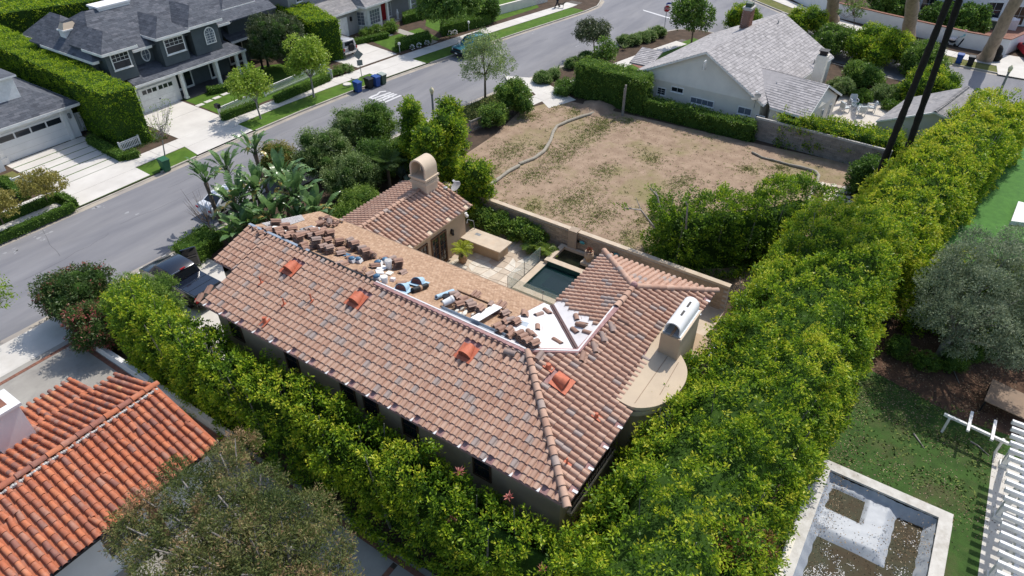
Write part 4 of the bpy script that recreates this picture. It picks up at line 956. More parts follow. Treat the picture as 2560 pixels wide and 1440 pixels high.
# projecting bays with hipped roofs
def bay_dormer(x0,x1,y0,z0,z1,ap,zr,win):
    B_=MB().box(x0+0.4,x1-0.4,y0+0.45,y0+3.5,z0,z1);b_=B_.build('bay','siding_dark',K1)
    siding(b_,(x0+0.4,y0+0.45),(x1-0.4,y0+0.45),z0+0.02,z1-0.02,'siding_dark');siding(b_,(x1-0.4,y0+0.45),(x1-0.4,y0+2.0),z0+0.02,z1-0.02,'siding_dark')
    xm=(x0+x1)/2;A_=[(x0,y0,z1),(x1,y0,z1)];apx=(xm,y0+ap,zr);bk=(xm,y0+5,zr)
    rp_plane(f,mb,[A_[0],A_[1],apx],CG,0.6,0.24)
    rp_plane(f,mb,[A_[1],(x1,y0+5,z1),bk,apx],CG,0.6,0.24);rp_plane(f,mb,[(x0,y0+5,z1),A_[0],apx,bk],CG,0.6,0.24)
    tr_=MB();fascia(tr_,[(x0,y0+3.0,z1),(x0,y0,z1),(x1,y0,z1),(x1,y0+3.0,z1)]);tr_.build('gutter','paint_white',b_)
    A=(x0+0.4,y0+0.41)
    return b_,A
b_,A=bay_dormer(28.0,31.25,60.4,3.2,5.9,1.7,7.15,None);win_px(b_,A,(1,0),272,138,332,164,nx=4,ny=2,split=0.5,fr=0.09)
b_,A=bay_dormer(33.1,36.5,60.4,3.2,5.9,1.7,7.15,None);win_px(b_,A,(1,0),406,100,466,124,nx=4,ny=2,split=0.5,fr=0.09)
b_,A=bay_dormer(36.5,40.2,60.5,3.2,6.0,1.8,7.3,None)
s0,z1=wallhit(A,(1,0),509,85);s1,z0=wallhit(A,(1,0),541,102);xw=A[0]+(s0+s1)/2;n=12;hw_=(s1-s0)/2;zc=z1-0.05
fr_=MB();pts_o=[(-hw_,z0-0.1)]+[(-hw_*math.cos(math.pi*k/n),zc+hw_*1.0*math.sin(math.pi*k/n))for k in range(n+1)]+[(hw_,z0-0.1)]
pts_i=[(-hw_+0.11,z0)]+[(-(hw_-0.11)*math.cos(math.pi*k/n),zc+(hw_-0.11)*math.sin(math.pi*k/n))for k in range(n+1)]+[(hw_-0.11,z0)]
yy=A[1]-0.06;k=len(pts_o);vs_=[(xw+x,yy,z)for x,z in pts_o]+[(xw+x,yy,z)for x,z in pts_i]
fr_.add(vs_,[(i,i+1,k+i+1,k+i)for i in range(k-1)]+[(0,k,2*k-1,k-1)]);aw=fr_.build('arch_window','paint_white',b_)
g_=MB();g_.add([(xw+x,yy+0.02,z)for x,z in pts_i],[tuple(range(k))]);g_.build('pane','glass_blind',aw)
g_=MB()
for q_ in(-0.33,0,0.33):g_.bar((xw+q_*hw_*1.7,yy,z0),(xw+q_*hw_*1.7,yy,zc+0.1),0.03,0.03)
for q_ in range(4):g_.bar((xw-hw_+0.1,yy,z0+(zc-z0)*(q_+1)/4),(xw+hw_-0.1,yy,z0+(zc-z0)*(q_+1)/4),0.03,0.03)
for q_ in(0.8,1.57,2.34):g_.bar((xw,yy,zc),(xw+math.cos(q_)*(hw_-.1),yy,zc+math.sin(q_)*(hw_-.1)),0.03,0.03)
g_.build('glazing_bar','paint_white',aw)
b_,A=bay_dormer(42.0,46.0,62.8,3.4,6.0,1.8,7.4,None)
win_px(b_,A,(1,0),563,31,583,42,nx=3,ny=2,split=0.5,fr=0.09);win_px(b_,A,(1,0),588,23,608,33,nx=3,ny=2,split=0.5,fr=0.09)
# oval window
A=(27.9,wy-0.04);s_,z_=wallhit(A,(1,0),364,136);ov=MB();n=20;o_=[(math.cos(2*math.pi*q_/n),math.sin(2*math.pi*q_/n))for q_ in range(n)]
ov.add([(27.9+s_+x*0.45,wy-0.06,z_+z*0.65)for x,z in o_]+[(27.9+s_+x*0.33,wy-0.06,z_+z*0.52)for x,z in o_],[(i,(i+1)%n,n+(i+1)%n,n+i)for i in range(n)]);w_=ov.build('oval_window','paint_white',K1)
g_=MB();g_.add([(27.9+s_+x*0.33,wy-0.045,z_+z*0.52)for x,z in o_],[tuple(range(n))]);g_.build('pane','glass_blind',w_)
MB().bar((27.9+s_,wy-0.06,z_-0.5),(27.9+s_,wy-0.06,z_+0.5),0.03,0.03).bar((27.9+s_-.33,wy-0.06,z_),(27.9+s_+.33,wy-0.06,z_),0.03,0.03).build('glazing_bar','paint_white',w_)
mb.build('roof','shingle_dark',K1);f.emit(K1,CG,'shingle_dark','shingle',0,smooth=None,plural='shingles')
tr_=MB();fascia(tr_,[(fx0,70,ze),(fx0,ey,ze),(28.1,ey,ze)]);fascia(tr_,[(31.2,ey,ze),(33.1,ey,ze)]);fascia(tr_,[(40.2,ey,ze),(41.5,ey,ze),(43,ey+1,ze)]);fascia(tr_,[(29.6,59.9,2.8),(41.6,59.9,2.8),(41.6,62.3,2.8)],0.10,0.20);fascia(tr_,[(41.7,wy-0.1,3.0),(47.5,wy-0.1,3.0)]);fascia(tr_,[(28.3,72.0,4.5),(28.3,66.0,4.5),(29.5,66.0,4.5)]);fascia(tr_,[(29.3,77.5,4.4),(29.3,72,4.4)]);tr_.build('gutter','paint_white',K1)
gd=MB().box(30.0,33.4,60.52,60.6,0.02,2.15).build('garage_door','paint_white',K1)
for k in range(6):x=30.35+k*0.5+(0.12 if k>2 else 0);MB().box(x,x+0.4,60.50,60.515,1.6,1.95).build('pane','glass_dark',gd)
for k in range(1,4):MB().box(30.0,33.4,60.512,60.519,k*0.52-0.006,k*0.52+0.006).build('panel_joint','mortar_grey',gd)
MB().box(31.7,31.85,60.49,60.515,0.75,0.85).build('handle','black_metal',gd)
for x in(34.2,38.1,40.5,41.4):
    MB().box(x-0.14,x+0.14,60.05,60.33,0.1,2.62).box(x-0.19,x+0.19,60.0,60.38,2.45,2.62).box(x-0.19,x+0.19,60.0,60.38,0.1,0.28).build('porch_post','paint_white',K1)
MB().box(34.0,41.8,60.0,wy,0.0,0.12).build('porch_floor','dark_floor',K1)
for x0,x1 in((34.7,36.6),(38.6,39.7),(42.2,44.2)):
    y=wy-0.02 if x0<42 else wy+1.66
    fr_=MB().box(x0,x0+0.12,y-0.06,y,0.12,2.35).box(x1-0.12,x1,y-0.06,y,0.12,2.35).box(x0+.12,x1-.12,y-0.06,y,2.2,2.35).box(x0+.12,x1-.12,y-0.06,y,0.12,0.32).box((x0+x1)/2-0.1,(x0+x1)/2+0.1,y-0.07,y-0.005,0.13,2.21).build('french_door','paint_white',K1)
    MB().quad((x0+.12,y-0.03,.32),(x1-.12,y-0.03,.32),(x1-.12,y-0.03,2.2),(x0+.12,y-0.03,2.2)).build('pane','glass_dark',fr_)
cc=P(190,118,5.0);
ch=MB();ch.prism([(cc.x-0.7,cc.y-0.45),(cc.x+0.7,cc.y-0.45),(cc.x+0.7,cc.y+0.45),(cc.x-0.7,cc.y+0.45)],0,6.6);ch=ch.build('chimney','stucco_white',K1)
MB().box(cc.x-0.8,cc.x+0.8,cc.y-0.55,cc.y+0.55,6.6,6.72).build('chimney_band','paint_white',ch)
cp=MB();b0_=[(cc.x-.7,cc.y-.45),(cc.x+.7,cc.y-.45),(cc.x+.7,cc.y+.45),(cc.x-.7,cc.y+.45)];t0_=[(cc.x+(x-cc.x)*.6,cc.y+(y-cc.y)*.6)for x,y in b0_]
cp.add([(*q_,6.72)for q_ in b0_]+[(*q_,7.25)for q_ in t0_],[(i,(i+1)%4,4+(i+1)%4,4+i)for i in range(4)]);cp.build('chimney_cap','stucco_beige',ch)
MB().box(cc.x-.38,cc.x+.38,cc.y-.25,cc.y+.25,7.2,7.23).build('flue','black_metal',ch)
for x0,x1,y0 in((33.2,36.0,69.0),):
    q_=P(275,18,7.6);MB().prism([(q_.x-1.5,q_.y-0.8),(q_.x+1.5,q_.y-0.8),(q_.x+1.5,q_.y+0.8),(q_.x-1.5,q_.y+0.8)],5,7.9).box(q_.x-1.6,q_.x+1.6,q_.y-0.9,q_.y+0.9,7.9,8.05).build('rear_chimney','stucco_white',K1)
# --- pale house behind the back hedge
Z1=thing('pale_rear_house',(38,100,0),'pale house whose wall shows above the hedge at the top left corner','house')
MB().box(24,52,99,108,0,5.0).build('wall','stucco_cream',Z1)
for k in range(6):window(Z1,(36+k*2.4,99,2.4),(1,0,0),1.1,1.6,2,2)
mb=MB();f=TileField();rp_plane(f,mb,[(23.5,98.4,5),(52.5,98.4,5),(52.5,104,7.5),(23.5,104,7.5)],CG,0.6,0.24);mb.build('roof','shingle_grey',Z1);f.emit(Z1,CG,'shingle_grey','shingle',0,smooth=None,plural='shingles')
# --- pale grey house with red door
R1=thing('red_door_house',(62,62,0),'light grey house with white bay window, red front door and flag on the porch','house')
wy=61.0
MB().box(52.5,58.3,wy,72,0,2.9).box(58.3,76,wy+0.6,72,0,3.0).box(50.5,62,wy+2.2,74,2.9,6.2).build('wall','siding_grey',R1)
f=TileField();mb=MB()
rp_plane(f,mb,[(52.0,wy-0.5,2.9),(58.9,wy-0.5,2.9),(58.9,wy+2.2,4.1),(52.0,wy+2.2,4.1)],CG,0.6,0.24,stagger=0.3)
rp_plane(f,mb,[(58.2,wy-1.6,3.1),(62.3,wy-1.6,3.1),(61.2,wy+1.2,4.6),(59.3,wy+1.2,4.6)],CG,0.6,0.24)
rp_plane(f,mb,[(62.3,wy-1.6,3.1),(62.3,wy+3,3.1),(61.2,wy+3,4.6),(61.2,wy+1.2,4.6)],CG,0.6,0.24);rp_plane(f,mb,[(58.2,wy+3,3.1),(58.2,wy-1.6,3.1),(59.3,wy+1.2,4.6),(59.3,wy+3,4.6)],CG,0.6,0.24)
rp_plane(f,mb,[(62.3,wy-1.3,3.0),(76.5,wy-1.3,3.0),(76.5,wy+3.2,5.2),(62.3,wy+3.2,5.2)],CG,0.6,0.24,stagger=0.3)
rp_plane(f,mb,[(50,wy+1.6,6.2),(62.6,wy+1.6,6.2),(62.6,wy+7,9),(50,wy+7,9)],CG,0.6,0.24)
mb.build('roof','shingle_grey',R1);f.emit(R1,CG,'shingle_grey','shingle',0,smooth=None,plural='shingles')
tr_=MB();fascia(tr_,[(52,wy-.5,2.9),(58.9,wy-.5,2.9)]);fascia(tr_,[(58.2,wy,3.1),(58.2,wy-1.6,3.1),(62.3,wy-1.6,3.1),(62.3,wy-1.3,3.05),(76.5,wy-1.3,3.0)]);tr_.build('gutter','paint_white',R1)
MB().box(54.0,56.6,wy-0.06,wy,0.02,2.2).build('garage_door','paint_white',R1)
MB().box(57.1,57.3,wy-0.2,wy,1.6,2.05).build('wall_lamp','black_metal',R1)
bp=[(58.4,wy+0.6),(59.0,wy-1.0),(61.4,wy-1.0),(62.0,wy+0.6)]
MB().prism(bp,0,3.0).build('bay','paint_white',R1)
b_=R1
d0=Vector((59.0-58.4,-1.6,0)).normalized()
window(R1,(58.4+d0.x*0.35,wy+0.6+d0.y*0.35,0.7),d0,1.0,1.6,2,4,gm='glass_blind');window(R1,(59.3,wy-1.0,0.7),(1,0,0),1.8,1.7,4,4,gm='glass_blind')
siding(R1,(58.3,wy+.6),(76,wy+.6),0.1,2.9,'siding_grey')
dd=MB().box(63.0,64.0,wy+0.48,wy+0.6,0.15,2.35).build('front_door','red_door',R1);MB().sphere((63.85,wy+0.43,1.2),0.05,6,4).build('handle','chrome',dd)
MB().box(62.2,71,wy-1.2,wy+0.6,0.0,0.14).build('porch_floor','old_concrete',R1)
window(R1,(64.2,wy+0.6,0.3),(1,0,0),0.6,2.0,1,4,gm='glass_dark');window(R1,(68.2,wy+0.6,0.8),(1,0,0),1.6,1.5,2,2);window(R1,(72.2,wy+0.6,0.8),(1,0,0),1.6,1.5,2,2)
for x in(62.4,66.6,68.9,71.2,73.5):MB().box(x-0.13,x+0.13,wy-1.15,wy-0.9,0.1,2.9).build('porch_post','paint_white',R1)
MB().box(62.2,76,wy-1.18,wy-0.88,2.72,2.92).build('porch_beam','paint_white',R1)
window(R1,(56.2,wy+2.2,4.2),(1,0,0),2.4,1.3,4,2);window(R1,(51.6,wy+2.2,4.5),(1,0,0),0.9,1.2,2,2)
# flag on a pole
fl_=thing('flag',(67.8,wy-1.0,1.5),'striped red white and blue flag hanging on the porch of the red-door house','flag')
MB().bar((67.8,wy-1.0,2.0),(68.2,wy-1.6,3.0),0.04,0.04).build('pole','paint_white',fl_)
for k in range(9):
    c_='flag_red' if k%2==0 else 'cloth_white';x=67.82+k*0.06;MB().box(x,x+0.058,wy-1.45,wy-1.43,1.0 if k<9 else 1,2.15 if k>3 else 1.9).build('stripe',c_,fl_)
MB().box(67.82,68.06,wy-1.455,wy-1.425,1.92,2.5).build('canton','flag_blue',fl_)
for px_,py_,l in((995,50,'white garden statue on the porch of the red-door house'),(948,58,'small white pedestal figure beside the red door')):
    q_=P(px_,py_);st=thing('garden_statue',q_,l,'statue');MB().lathe([(0.2,0),(0.2,0.2),(0.12,0.25),(0.14,0.6),(0.18,0.85),(0.13,1.0),(0.07,1.08),(0.1,1.18),(0.06,1.3),(0.01,1.32)],q_,10).build('figure','stucco_white',st,50)
# --- pale shake roofed house on the right
S1=thing('shake_roof_house',(62,17,0),'pale cream house with pale grey shake gable roof behind the bare lot','house')
ze,zr=2.6,5.6;EL,ER,Kp,R2=P(1572,185,ze),P(1908,262,ze),P(1766,130,zr),P(1958,31,zr);LF=EL+(R2-Kp);EF=ER+(R2-Kp)
f=TileField();mb=MB();shk=lambda i,j:min(1,max(0,rng.gauss(0.5,0.3)))
rp_plane(f,mb,[ER,EF,R2,Kp],SK,0.34,0.30,tintf=shk,stagger=0.17,eave=-0.03);rp_plane(f,mb,[LF,EL,Kp,R2],SK,0.34,0.30,tintf=shk,stagger=0.17,eave=-0.03)
# wing towards the patio
wr0,wr1=P(1893,167,3.9),P(2073,213,3.9);we0,we1=P(1925,268,2.5),P(2020,297,2.5);wf=P(2105,236,2.5)
wr0=wr1+(wr1-wr0)*-1.0;back=wr0+(wf-wr1)
rp_plane(f,mb,[we0,we1,wr1,wr0],SK,0.34,0.30,tintf=shk,stagger=0.17,eave=-0.03);rp_plane(f,mb,[wf,back,wr0,wr1],SK,0.34,0.30,tintf=shk,eave=-0.03)
# small porch roof at the front left
pr0=P(1640,150,2.7);rp_plane(f,mb,[pr0+Vector((-1.2,2.2,-0.3)),pr0+Vector((-1.2,0,-0.3)),pr0+Vector((1.5,0,0.4)),pr0+Vector((1.5,2.2,0.4))],SK,0.34,0.30,tintf=shk)
mb.build('roof','shake',S1);f.emit(S1,SK,'shake','shake',300,smooth=None,plural='shakes')
dx=(R2-Kp).normalized()
e1,e2=EL+dx*0.35+Vector((0,-0.3,0)),ER+dx*0.35+Vector((0,0.3,0));f1,f2=LF-dx*0.4,EF-dx*0.4
mb=MB();mb.prism([e1[:2],e2[:2],f2[:2],f1[:2]],0,ze-0.05);k1=Kp+dx*0.35
for a,b,c_ in((e1,e2,k1),(f2,f1,R2-dx*0.4)):mb.add([(a.x,a.y,ze-.05),(b.x,b.y,ze-.05),(c_.x,c_.y,zr-0.12)],[(0,1,2)])
mb.build('wall','stucco_cream',S1)
u0,u1,u2=we0+Vector((0.35,0,0)),we1+Vector((0.35,0.3,0)),wf+Vector((-0.35,0.3,0));b0_=back
mb=MB();mb.prism([u0[:2],u1[:2],u2[:2],(b0_.x-0.4,b0_.y)],0,2.45);mb.add([(u1.x,u1.y,2.45),(u2.x,u2.y,2.45),(wr1.x,wr1.y+0.3,3.78)],[(0,1,2)]);mb.build('wing_wall','stucco_cream',S1)
tr_=MB();fascia(tr_,[EL,Kp,ER],0.06,0.16,-0.08);fascia(tr_,[ER,EF],0.1,0.14);fascia(tr_,[we0,we1,wr1,wf],0.06,0.16,-0.08);tr_.build('fascia','paint_white',S1)
A=(e1+Vector((-0.02,0,0)));Dg=(e2-e1);nrm=Vector((Dg.y,-Dg.x,0)).normalized();A=e1+nrm*0.0
for(x0,y0,x1,y1),kw in(((1644,216,1663,240),dict(nx=2,ny=3)),((1679,214,1708,235),dict(nx=2,ny=1)),((1727,240,1783,270),dict(nx=4,ny=1,gm='glass_blind')),((1846,264,1877,291),dict(nx=2,ny=1,gm='glass_blind')),((1889,285,1908,312),dict(nx=2,ny=3))):
    win_px(S1,A,Dg,x0,y0,x1,y1,**kw)
s_,z_=wallhit(A,Dg,1762,163);o_=A+Dg.normalized()*s_;v_=MB().bar(Vector((o_.x,o_.y,z_-0.4))+nrm*0.03,Vector((o_.x,o_.y,z_+0.4))+nrm*0.03,0.06,0.45,up=nrm).build('gable_vent','paint_white',S1)
for k in range(6):
    zz=z_-0.35+k*0.13;MB().bar(Vector((o_.x,o_.y,zz))+nrm*0.06-Dg.normalized()*0.2,Vector((o_.x,o_.y,zz))+nrm*0.06+Dg.normalized()*0.2,0.03,0.03).build('louvre','mortar_grey',v_)
Dw=(u2-u1);nw=Vector((Dw.y,-Dw.x,0)).normalized()
for s_ in(0.25,0.55,0.8):window(S1,u1*(1-s_)+u2*s_-Vector((0,0,2.5-0.5)),Dw,0.5,1.5,2,3,gm='glass_blind')
cq=P(2042,198,2.7);ch=MB().box(cq.x-0.45,cq.x+0.45,cq.y-0.45,cq.y+0.45,0,4.9).build('chimney','stucco_cream',S1);MB().box(cq.x-0.3,cq.x+0.3,cq.y-0.3,cq.y+0.3,4.9,5.25).box(cq.x-0.4,cq.x+0.4,cq.y-0.4,cq.y+0.4,5.25,5.32).build('chimney_cap','black_metal',ch)
bq=P(1862,75,4.7);ch=thing('brick_chimney',(bq.x,bq.y,0),'tall brown brick chimney with green cap on the back slope of the shake roof','chimney')
MB().box(bq.x-0.55,bq.x+0.55,bq.y-0.4,bq.y+0.4,0,6.8).build('stack','mortar_grey',ch)
br_=MB().box(-0.11,0.11,-0.02,0.02,-0.045,0.045).mesh('brick','brick')
for r_ in range(16):
    for k in range(5):
        for fx in(0,1):
            o=link('brick',br_,ch);z=5.0+r_*0.105
            if fx==0 and k<3:o.location=(-0.555,-0.28+k*0.26+(0.06 if r_%2 else-0.06),z);o.rotation_euler=(0,0,math.pi/2)
            elif fx==0:o.location=(-0.555,-0.40+0.8*(k-3),z);o.rotation_euler=(0,0,math.pi/2);o.scale=(0.3,1,1)
            else:o.location=(-0.46+k*0.23+(0.04 if r_%2 else-0.04),-0.405,z)
MB().box(bq.x-0.62,bq.x+0.62,bq.y-0.47,bq.y+0.47,6.8,6.9).build('cap','mortar_grey',ch)
MB().box(bq.x-0.35,bq.x+0.35,bq.y-0.3,bq.y+0.3,6.9,7.25).build('spark_arrestor','bin_olive',ch)
for px_,py_,zz in((1812,127,4.7),(1903,121,3.9),(1838,160,4.2),(2017,145,3.0),(1945,60,5.2),(1925,138,3.6),(2035,158,2.9),(1940,215,3.2),(1948,155,3.4)):
    q_=P(px_,py_,zz);MB().tube([q_-Vector((0,0,0.25)),q_+Vector((0,0,0.35))],[0.07,0.05],7).tube([q_+Vector((0,0,-0.25)),q_+Vector((0,0,-0.12))],[0.16,0.07],7).build('vent_pipe','grey_metal',S1)
# --- detached garage beside it
D1=thing('garden_garage',(63,1,0),'small pale outbuilding with grey shingle roof behind the palm trunks','outbuilding')
a0,a1,r0_,r1_=P(2191,302,2.6),P(2267,246,2.6),P(2337,280,3.8),P(2420,217,3.8);c0=r0_+(r0_-a0)*0.9;c0.z=2.6;c1=c0+(r1_-r0_)
f=TileField();mb=MB();rp_plane(f,mb,[a1,a0,r0_,r1_],CG,0.6,0.24,stagger=0.3);rp_plane(f,mb,[c0,c1,r1_,r0_],CG,0.6,0.24,stagger=0.3)
mb.build('roof','shingle_grey',D1);f.emit(D1,CG,'shingle_grey','shingle',0,smooth=None,plural='shingles')
ridge_tiles(D1,r0_,r1_,'shingle_grey',L=0.3,r=0.16,hgt=0.06)
gx=(r1_-r0_).normalized()*0.3;mb=MB();mb.prism([(a0+gx)[:2],(c0+gx)[:2],(c1-gx)[:2],(a1-gx)[:2]],0,2.55);mb.add([(a0+gx).to_tuple()[:2]+(2.55,),(c0+gx).to_tuple()[:2]+(2.55,),(r0_+gx).to_tuple()[:2]+(3.68,)],[(0,1,2)]);mb.build('wall','stucco_cream',D1)
tr_=MB();fascia(tr_,[a1,a0,r0_,c0],0.06,0.14,-0.07);tr_.build('fascia','paint_white',D1)
# --- white house at the top right
W1=thing('white_corner_house',(108,2,0),'white house with dark windows behind the street wall at the top right corner','house')
q0=P(2350,45);MB().prism([(101,12),(101,2),(106,-8),(125,-8),(125,12)],0,5).build('wall','stucco_white',W1)
for y in(9.5,6.5,3.8):window(W1,(101,y,1.0),(0,-1,0),1.6,1.7,2,2)
window(W1,(102.2,-0.4,0.8),(5,-10,0),1.8,1.9,2,2);window(W1,(103.6,-3.2,0.1),(5,-10,0),1.6,2.2,2,2,gm='wood_dark')
mb=MB();f=TileField();rp_plane(f,mb,[(100.2,12.5,5),(100.2,1.6,5),(106,1.6,7),(106,12.5,7)],CG,0.6,0.24);mb.build('roof','shingle_grey',W1)
MB().prism([(93.6,2.5),(100.5,1.5),(105.8,-8),(97,-8),(93,-4)],0,0.03).build('terrace','brick',W1)
# white street wall with brick cap
def wall_run(name,label,pts,h,th,m,capm=None,cat='wall',closed=False):
    t=thing(name,(*pts[0][:2],0),label,cat);mb=MB();a=offset(pts,th/2);b=offset(pts,-th/2)
    for i in range(len(pts)-1):mb.prism([a[i],a[i+1],b[i+1],b[i]],-0.05,h)
    mb.build('wall_body',m,t)
    if capm:
        c_=offset(pts,th/2+0.06);d_=offset(pts,-th/2-0.06);mb=MB()
        for i in range(len(pts)-1):mb.prism([c_[i],c_[i+1],d_[i+1],d_[i]],h+0.002,h+0.08)
        mb.build('cap',capm,t)
    return t
wall_run('street_wall','long white garden wall with brick cap along the cross street',[(112,31),(104,24.5),(99,19.5),(96.2,15.5),(94.3,9.5),(92.9,4.5),(91.7,0.2),(91.3,-3.6),(98.5,-6.0)],1.65,0.3,'stucco_white','brick')
wall_run('garden_wall','low pale wall along the far pavement near the dog walker',[(73.5,51.2),(82,49.2)],1.1,0.3,'stucco_cream',None)
wall_run('garden_wall','white wall end by the dog walker at the top edge',[(82.5,50.2),(86,50.4),(88,58)],1.8,0.3,'stucco_white',None)
# block walls round the bare lot and the courtyard
def block_wall(name,label,a,b,h,m,bl=0.40,bh=0.20,face=1,cap=None,limit=300,pn_='block'):
    a,b=Vector((*a,0)),Vector((*b,0));L=(b-a).length;d=(b-a)/L;n=Vector((d.y,-d.x,0))*face;t=thing(name,a,label,'wall')
    MB().bar(a+Vector((0,0,h/2)),b+Vector((0,0,h/2)),0.16,h-0.01).build('wall_core','mortar_grey',t)
    ms=[]
    for k in range(5):mb=MB();mb.tint=(k+.5)/5;mb.box(0.006,bl-0.006,-0.012,0.012,0.006,bh-0.006);ms.append(mb.mesh(pn_,m))
    cnt=0;extra=MB()
    for r_ in range(int(h/bh)):
        for k in range(int(L/bl)):
            p=a+d*(k*bl+(bl/2 if r_%2 else 0))+n*0.088+Vector((0,0,r_*bh))
            if k*bl+bl*1.5>L and r_%2:continue
            if cnt<limit:
                o=link(pn_,rng.choice(ms),t);F=frame(p,d);F.translation=p-t.location;o.matrix_basis=F;cnt+=1
            else:extra.X=frame(p,d);extra.tint=rng.random();extra.box(0.006,bl-0.006,-0.012,0.012,0.006,bh-0.006)
    if extra.f:extra.X=None;o=extra.build(pn_+'s',m,t);o['kind']='stuff'
    if cap:MB().bar(a+Vector((0,0,h+0.04)),b+Vector((0,0,h+0.04)),0.34,0.08).build('coping',cap,t)
    return t
block_wall('block_wall','grey block wall in shade at the far side of the bare lot',(55.5,12.6),(54.9,2.0),1.95,'cmu',face=1)
block_wall('courtyard_wall','tan stone wall with pale coping between the courtyard and the bare lot',(32.35,27.5),(31.9,6.5),1.75,'cmu_warm',bl=0.45,bh=0.16,face=1,cap='stone')
MB().box(31.75,32.3,16.4,17.0,0,1.9).build('pier','cmu_warm',thing('wall_pier',(32.0,16.7,0),'square stone pier in the courtyard wall beside the plunge pool','pier'))
tw=thing('kerb_wall',(9.9,30,0),'low white kerb wall along the foot of the near hedge','wall');MB().box(9.72,9.95,22,35.0,-0.02,0.55).build('wall_body','stucco_white',tw)
# ------------------------------------------------ foliage
def unit(a):return a/np.maximum(np.linalg.norm(a,axis=1,keepdims=True),1e-9)
def leaves_mesh(name,m,pos,d,L,W,tint,fold=0.25):
    """one folded four-point leaf per position, along d"""
    n=len(pos);rv=unit(NR.normal(size=(n,3)));s=unit(np.cross(d,rv));up=np.cross(s,d)
    L=L*NR.uniform(0.7,1.3,(n,1));W=W*NR.uniform(0.75,1.25,(n,1))
    V=np.empty((n,4,3));V[:,0]=pos;V[:,1]=pos+d*L*0.5+s*W*0.5+up*W*fold;V[:,2]=pos+d*L;V[:,3]=pos+d*L*0.5-s*W*0.5+up*W*fold
    return npmesh(name,V.reshape(-1,3),np.arange(4*n).reshape(n,4),np.clip(tint,0,1),m)
def sprays(C,D,k,Ls,Rs,tint0,tipgain=0.35,tn=0.12):
    """leafy shoots: k leaves along each direction D from C; returns leaf positions, directions, tints"""
    n=len(C);t=NR.random((n,k));rad=NR.normal(size=(n,k,3));rad-=(rad*D[:,None]).sum(2,keepdims=True)*D[:,None]
    rad/=np.maximum(np.linalg.norm(rad,axis=2,keepdims=True),1e-6)
    rr=Rs*np.sqrt(NR.random((n,k)))*(1.05-0.6*t)
    ls=Ls*NR.uniform(0.6,1.4,(n,1))
    p=C[:,None]+D[:,None]*(t*ls)[...,None]+rad*rr[...,None]
    d=D[:,None]*0.55+rad*0.75+NR.normal(size=(n,k,3))*0.35
    tn_=tint0[:,None]+tipgain*(t-0.4)+NR.normal(size=(n,k))*tn
    return p.reshape(-1,3),unit(d.reshape(-1,3)),tn_.ravel()
def blob_surface(blobs,dens,zmin=None,inner=0.82,lo=0.86):
    """points and normals over a union of ellipsoids; blobs rows: x y z rx ry rz"""
    B=np.asarray(blobs,float);Ps=[];Ns=[];Id=[]
    for i,b in enumerate(B):
        r=b[3:];n=max(3,int(dens*4*math.pi*((r[0]*r[1])**1.6/3+(r[0]*r[2])**1.6/3+(r[1]*r[2])**1.6/3)**(1/1.6)))
        u=unit(NR.normal(size=(n,3)));q=b[:3]+u*r*NR.uniform(lo,1.03,(n,1));Ps.append(q);Ns.append(unit(u/r));Id.append(np.full(n,i))
    Ps=np.concatenate(Ps);Ns=np.concatenate(Ns);Id=np.concatenate(Id);keep=np.ones(len(Ps),bool)
    for i,b in enumerate(B):
        e=(((Ps-b[:3])/(b[3:]*inner))**2).sum(1)<1;keep&=~(e&(Id!=i))
    if zmin is not None:keep&=Ps[:,2]>zmin
    return Ps[keep],Ns[keep],Id[keep]
def crown(parent,blobs,m,loc,dens=14,k=22,Ls=0.45,Rs=0.2,leaf=(0.12,0.055),tint=(0.45,0.16),tip=0.35,up=0.35,core='leaf',corek=0.74,name='foliage',zmin=0.05,topgain=0.0,inner=0.82,droop=0.0,blobvar=0.1):
    Pp,Nn,Id=blob_surface(blobs,dens,zmin,inner)
    bt=NR.normal(size=len(blobs))*blobvar
    D=unit(Nn*0.9+np.array([0,0,up-droop])+NR.normal(size=Pp.shape)*0.3)
    t0=tint[0]+NR.normal(size=len(Pp))*tint[1]+bt[Id]+topgain*np.clip(Nn[:,2],-0.5,1)
    p,d,tn=sprays(Pp-D*Ls*0.5,D,max(4,int(k*0.7)),Ls,Rs,t0,tip);leaf=(leaf[0]*1.13,leaf[1]*1.13)
    if droop:d=unit(d+np.array([0,0,-droop]))
    me=leaves_mesh(name,m,p-np.array(loc),d,leaf[0],leaf[1],tn)
    o=link(name,me,parent)
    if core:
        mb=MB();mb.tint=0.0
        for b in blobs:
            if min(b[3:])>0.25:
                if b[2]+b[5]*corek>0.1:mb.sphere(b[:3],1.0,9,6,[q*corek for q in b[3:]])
        mb.build('dark_fill','core_shade',parent)  # solid body, its dark colour stands for shade inside the crown
    return o
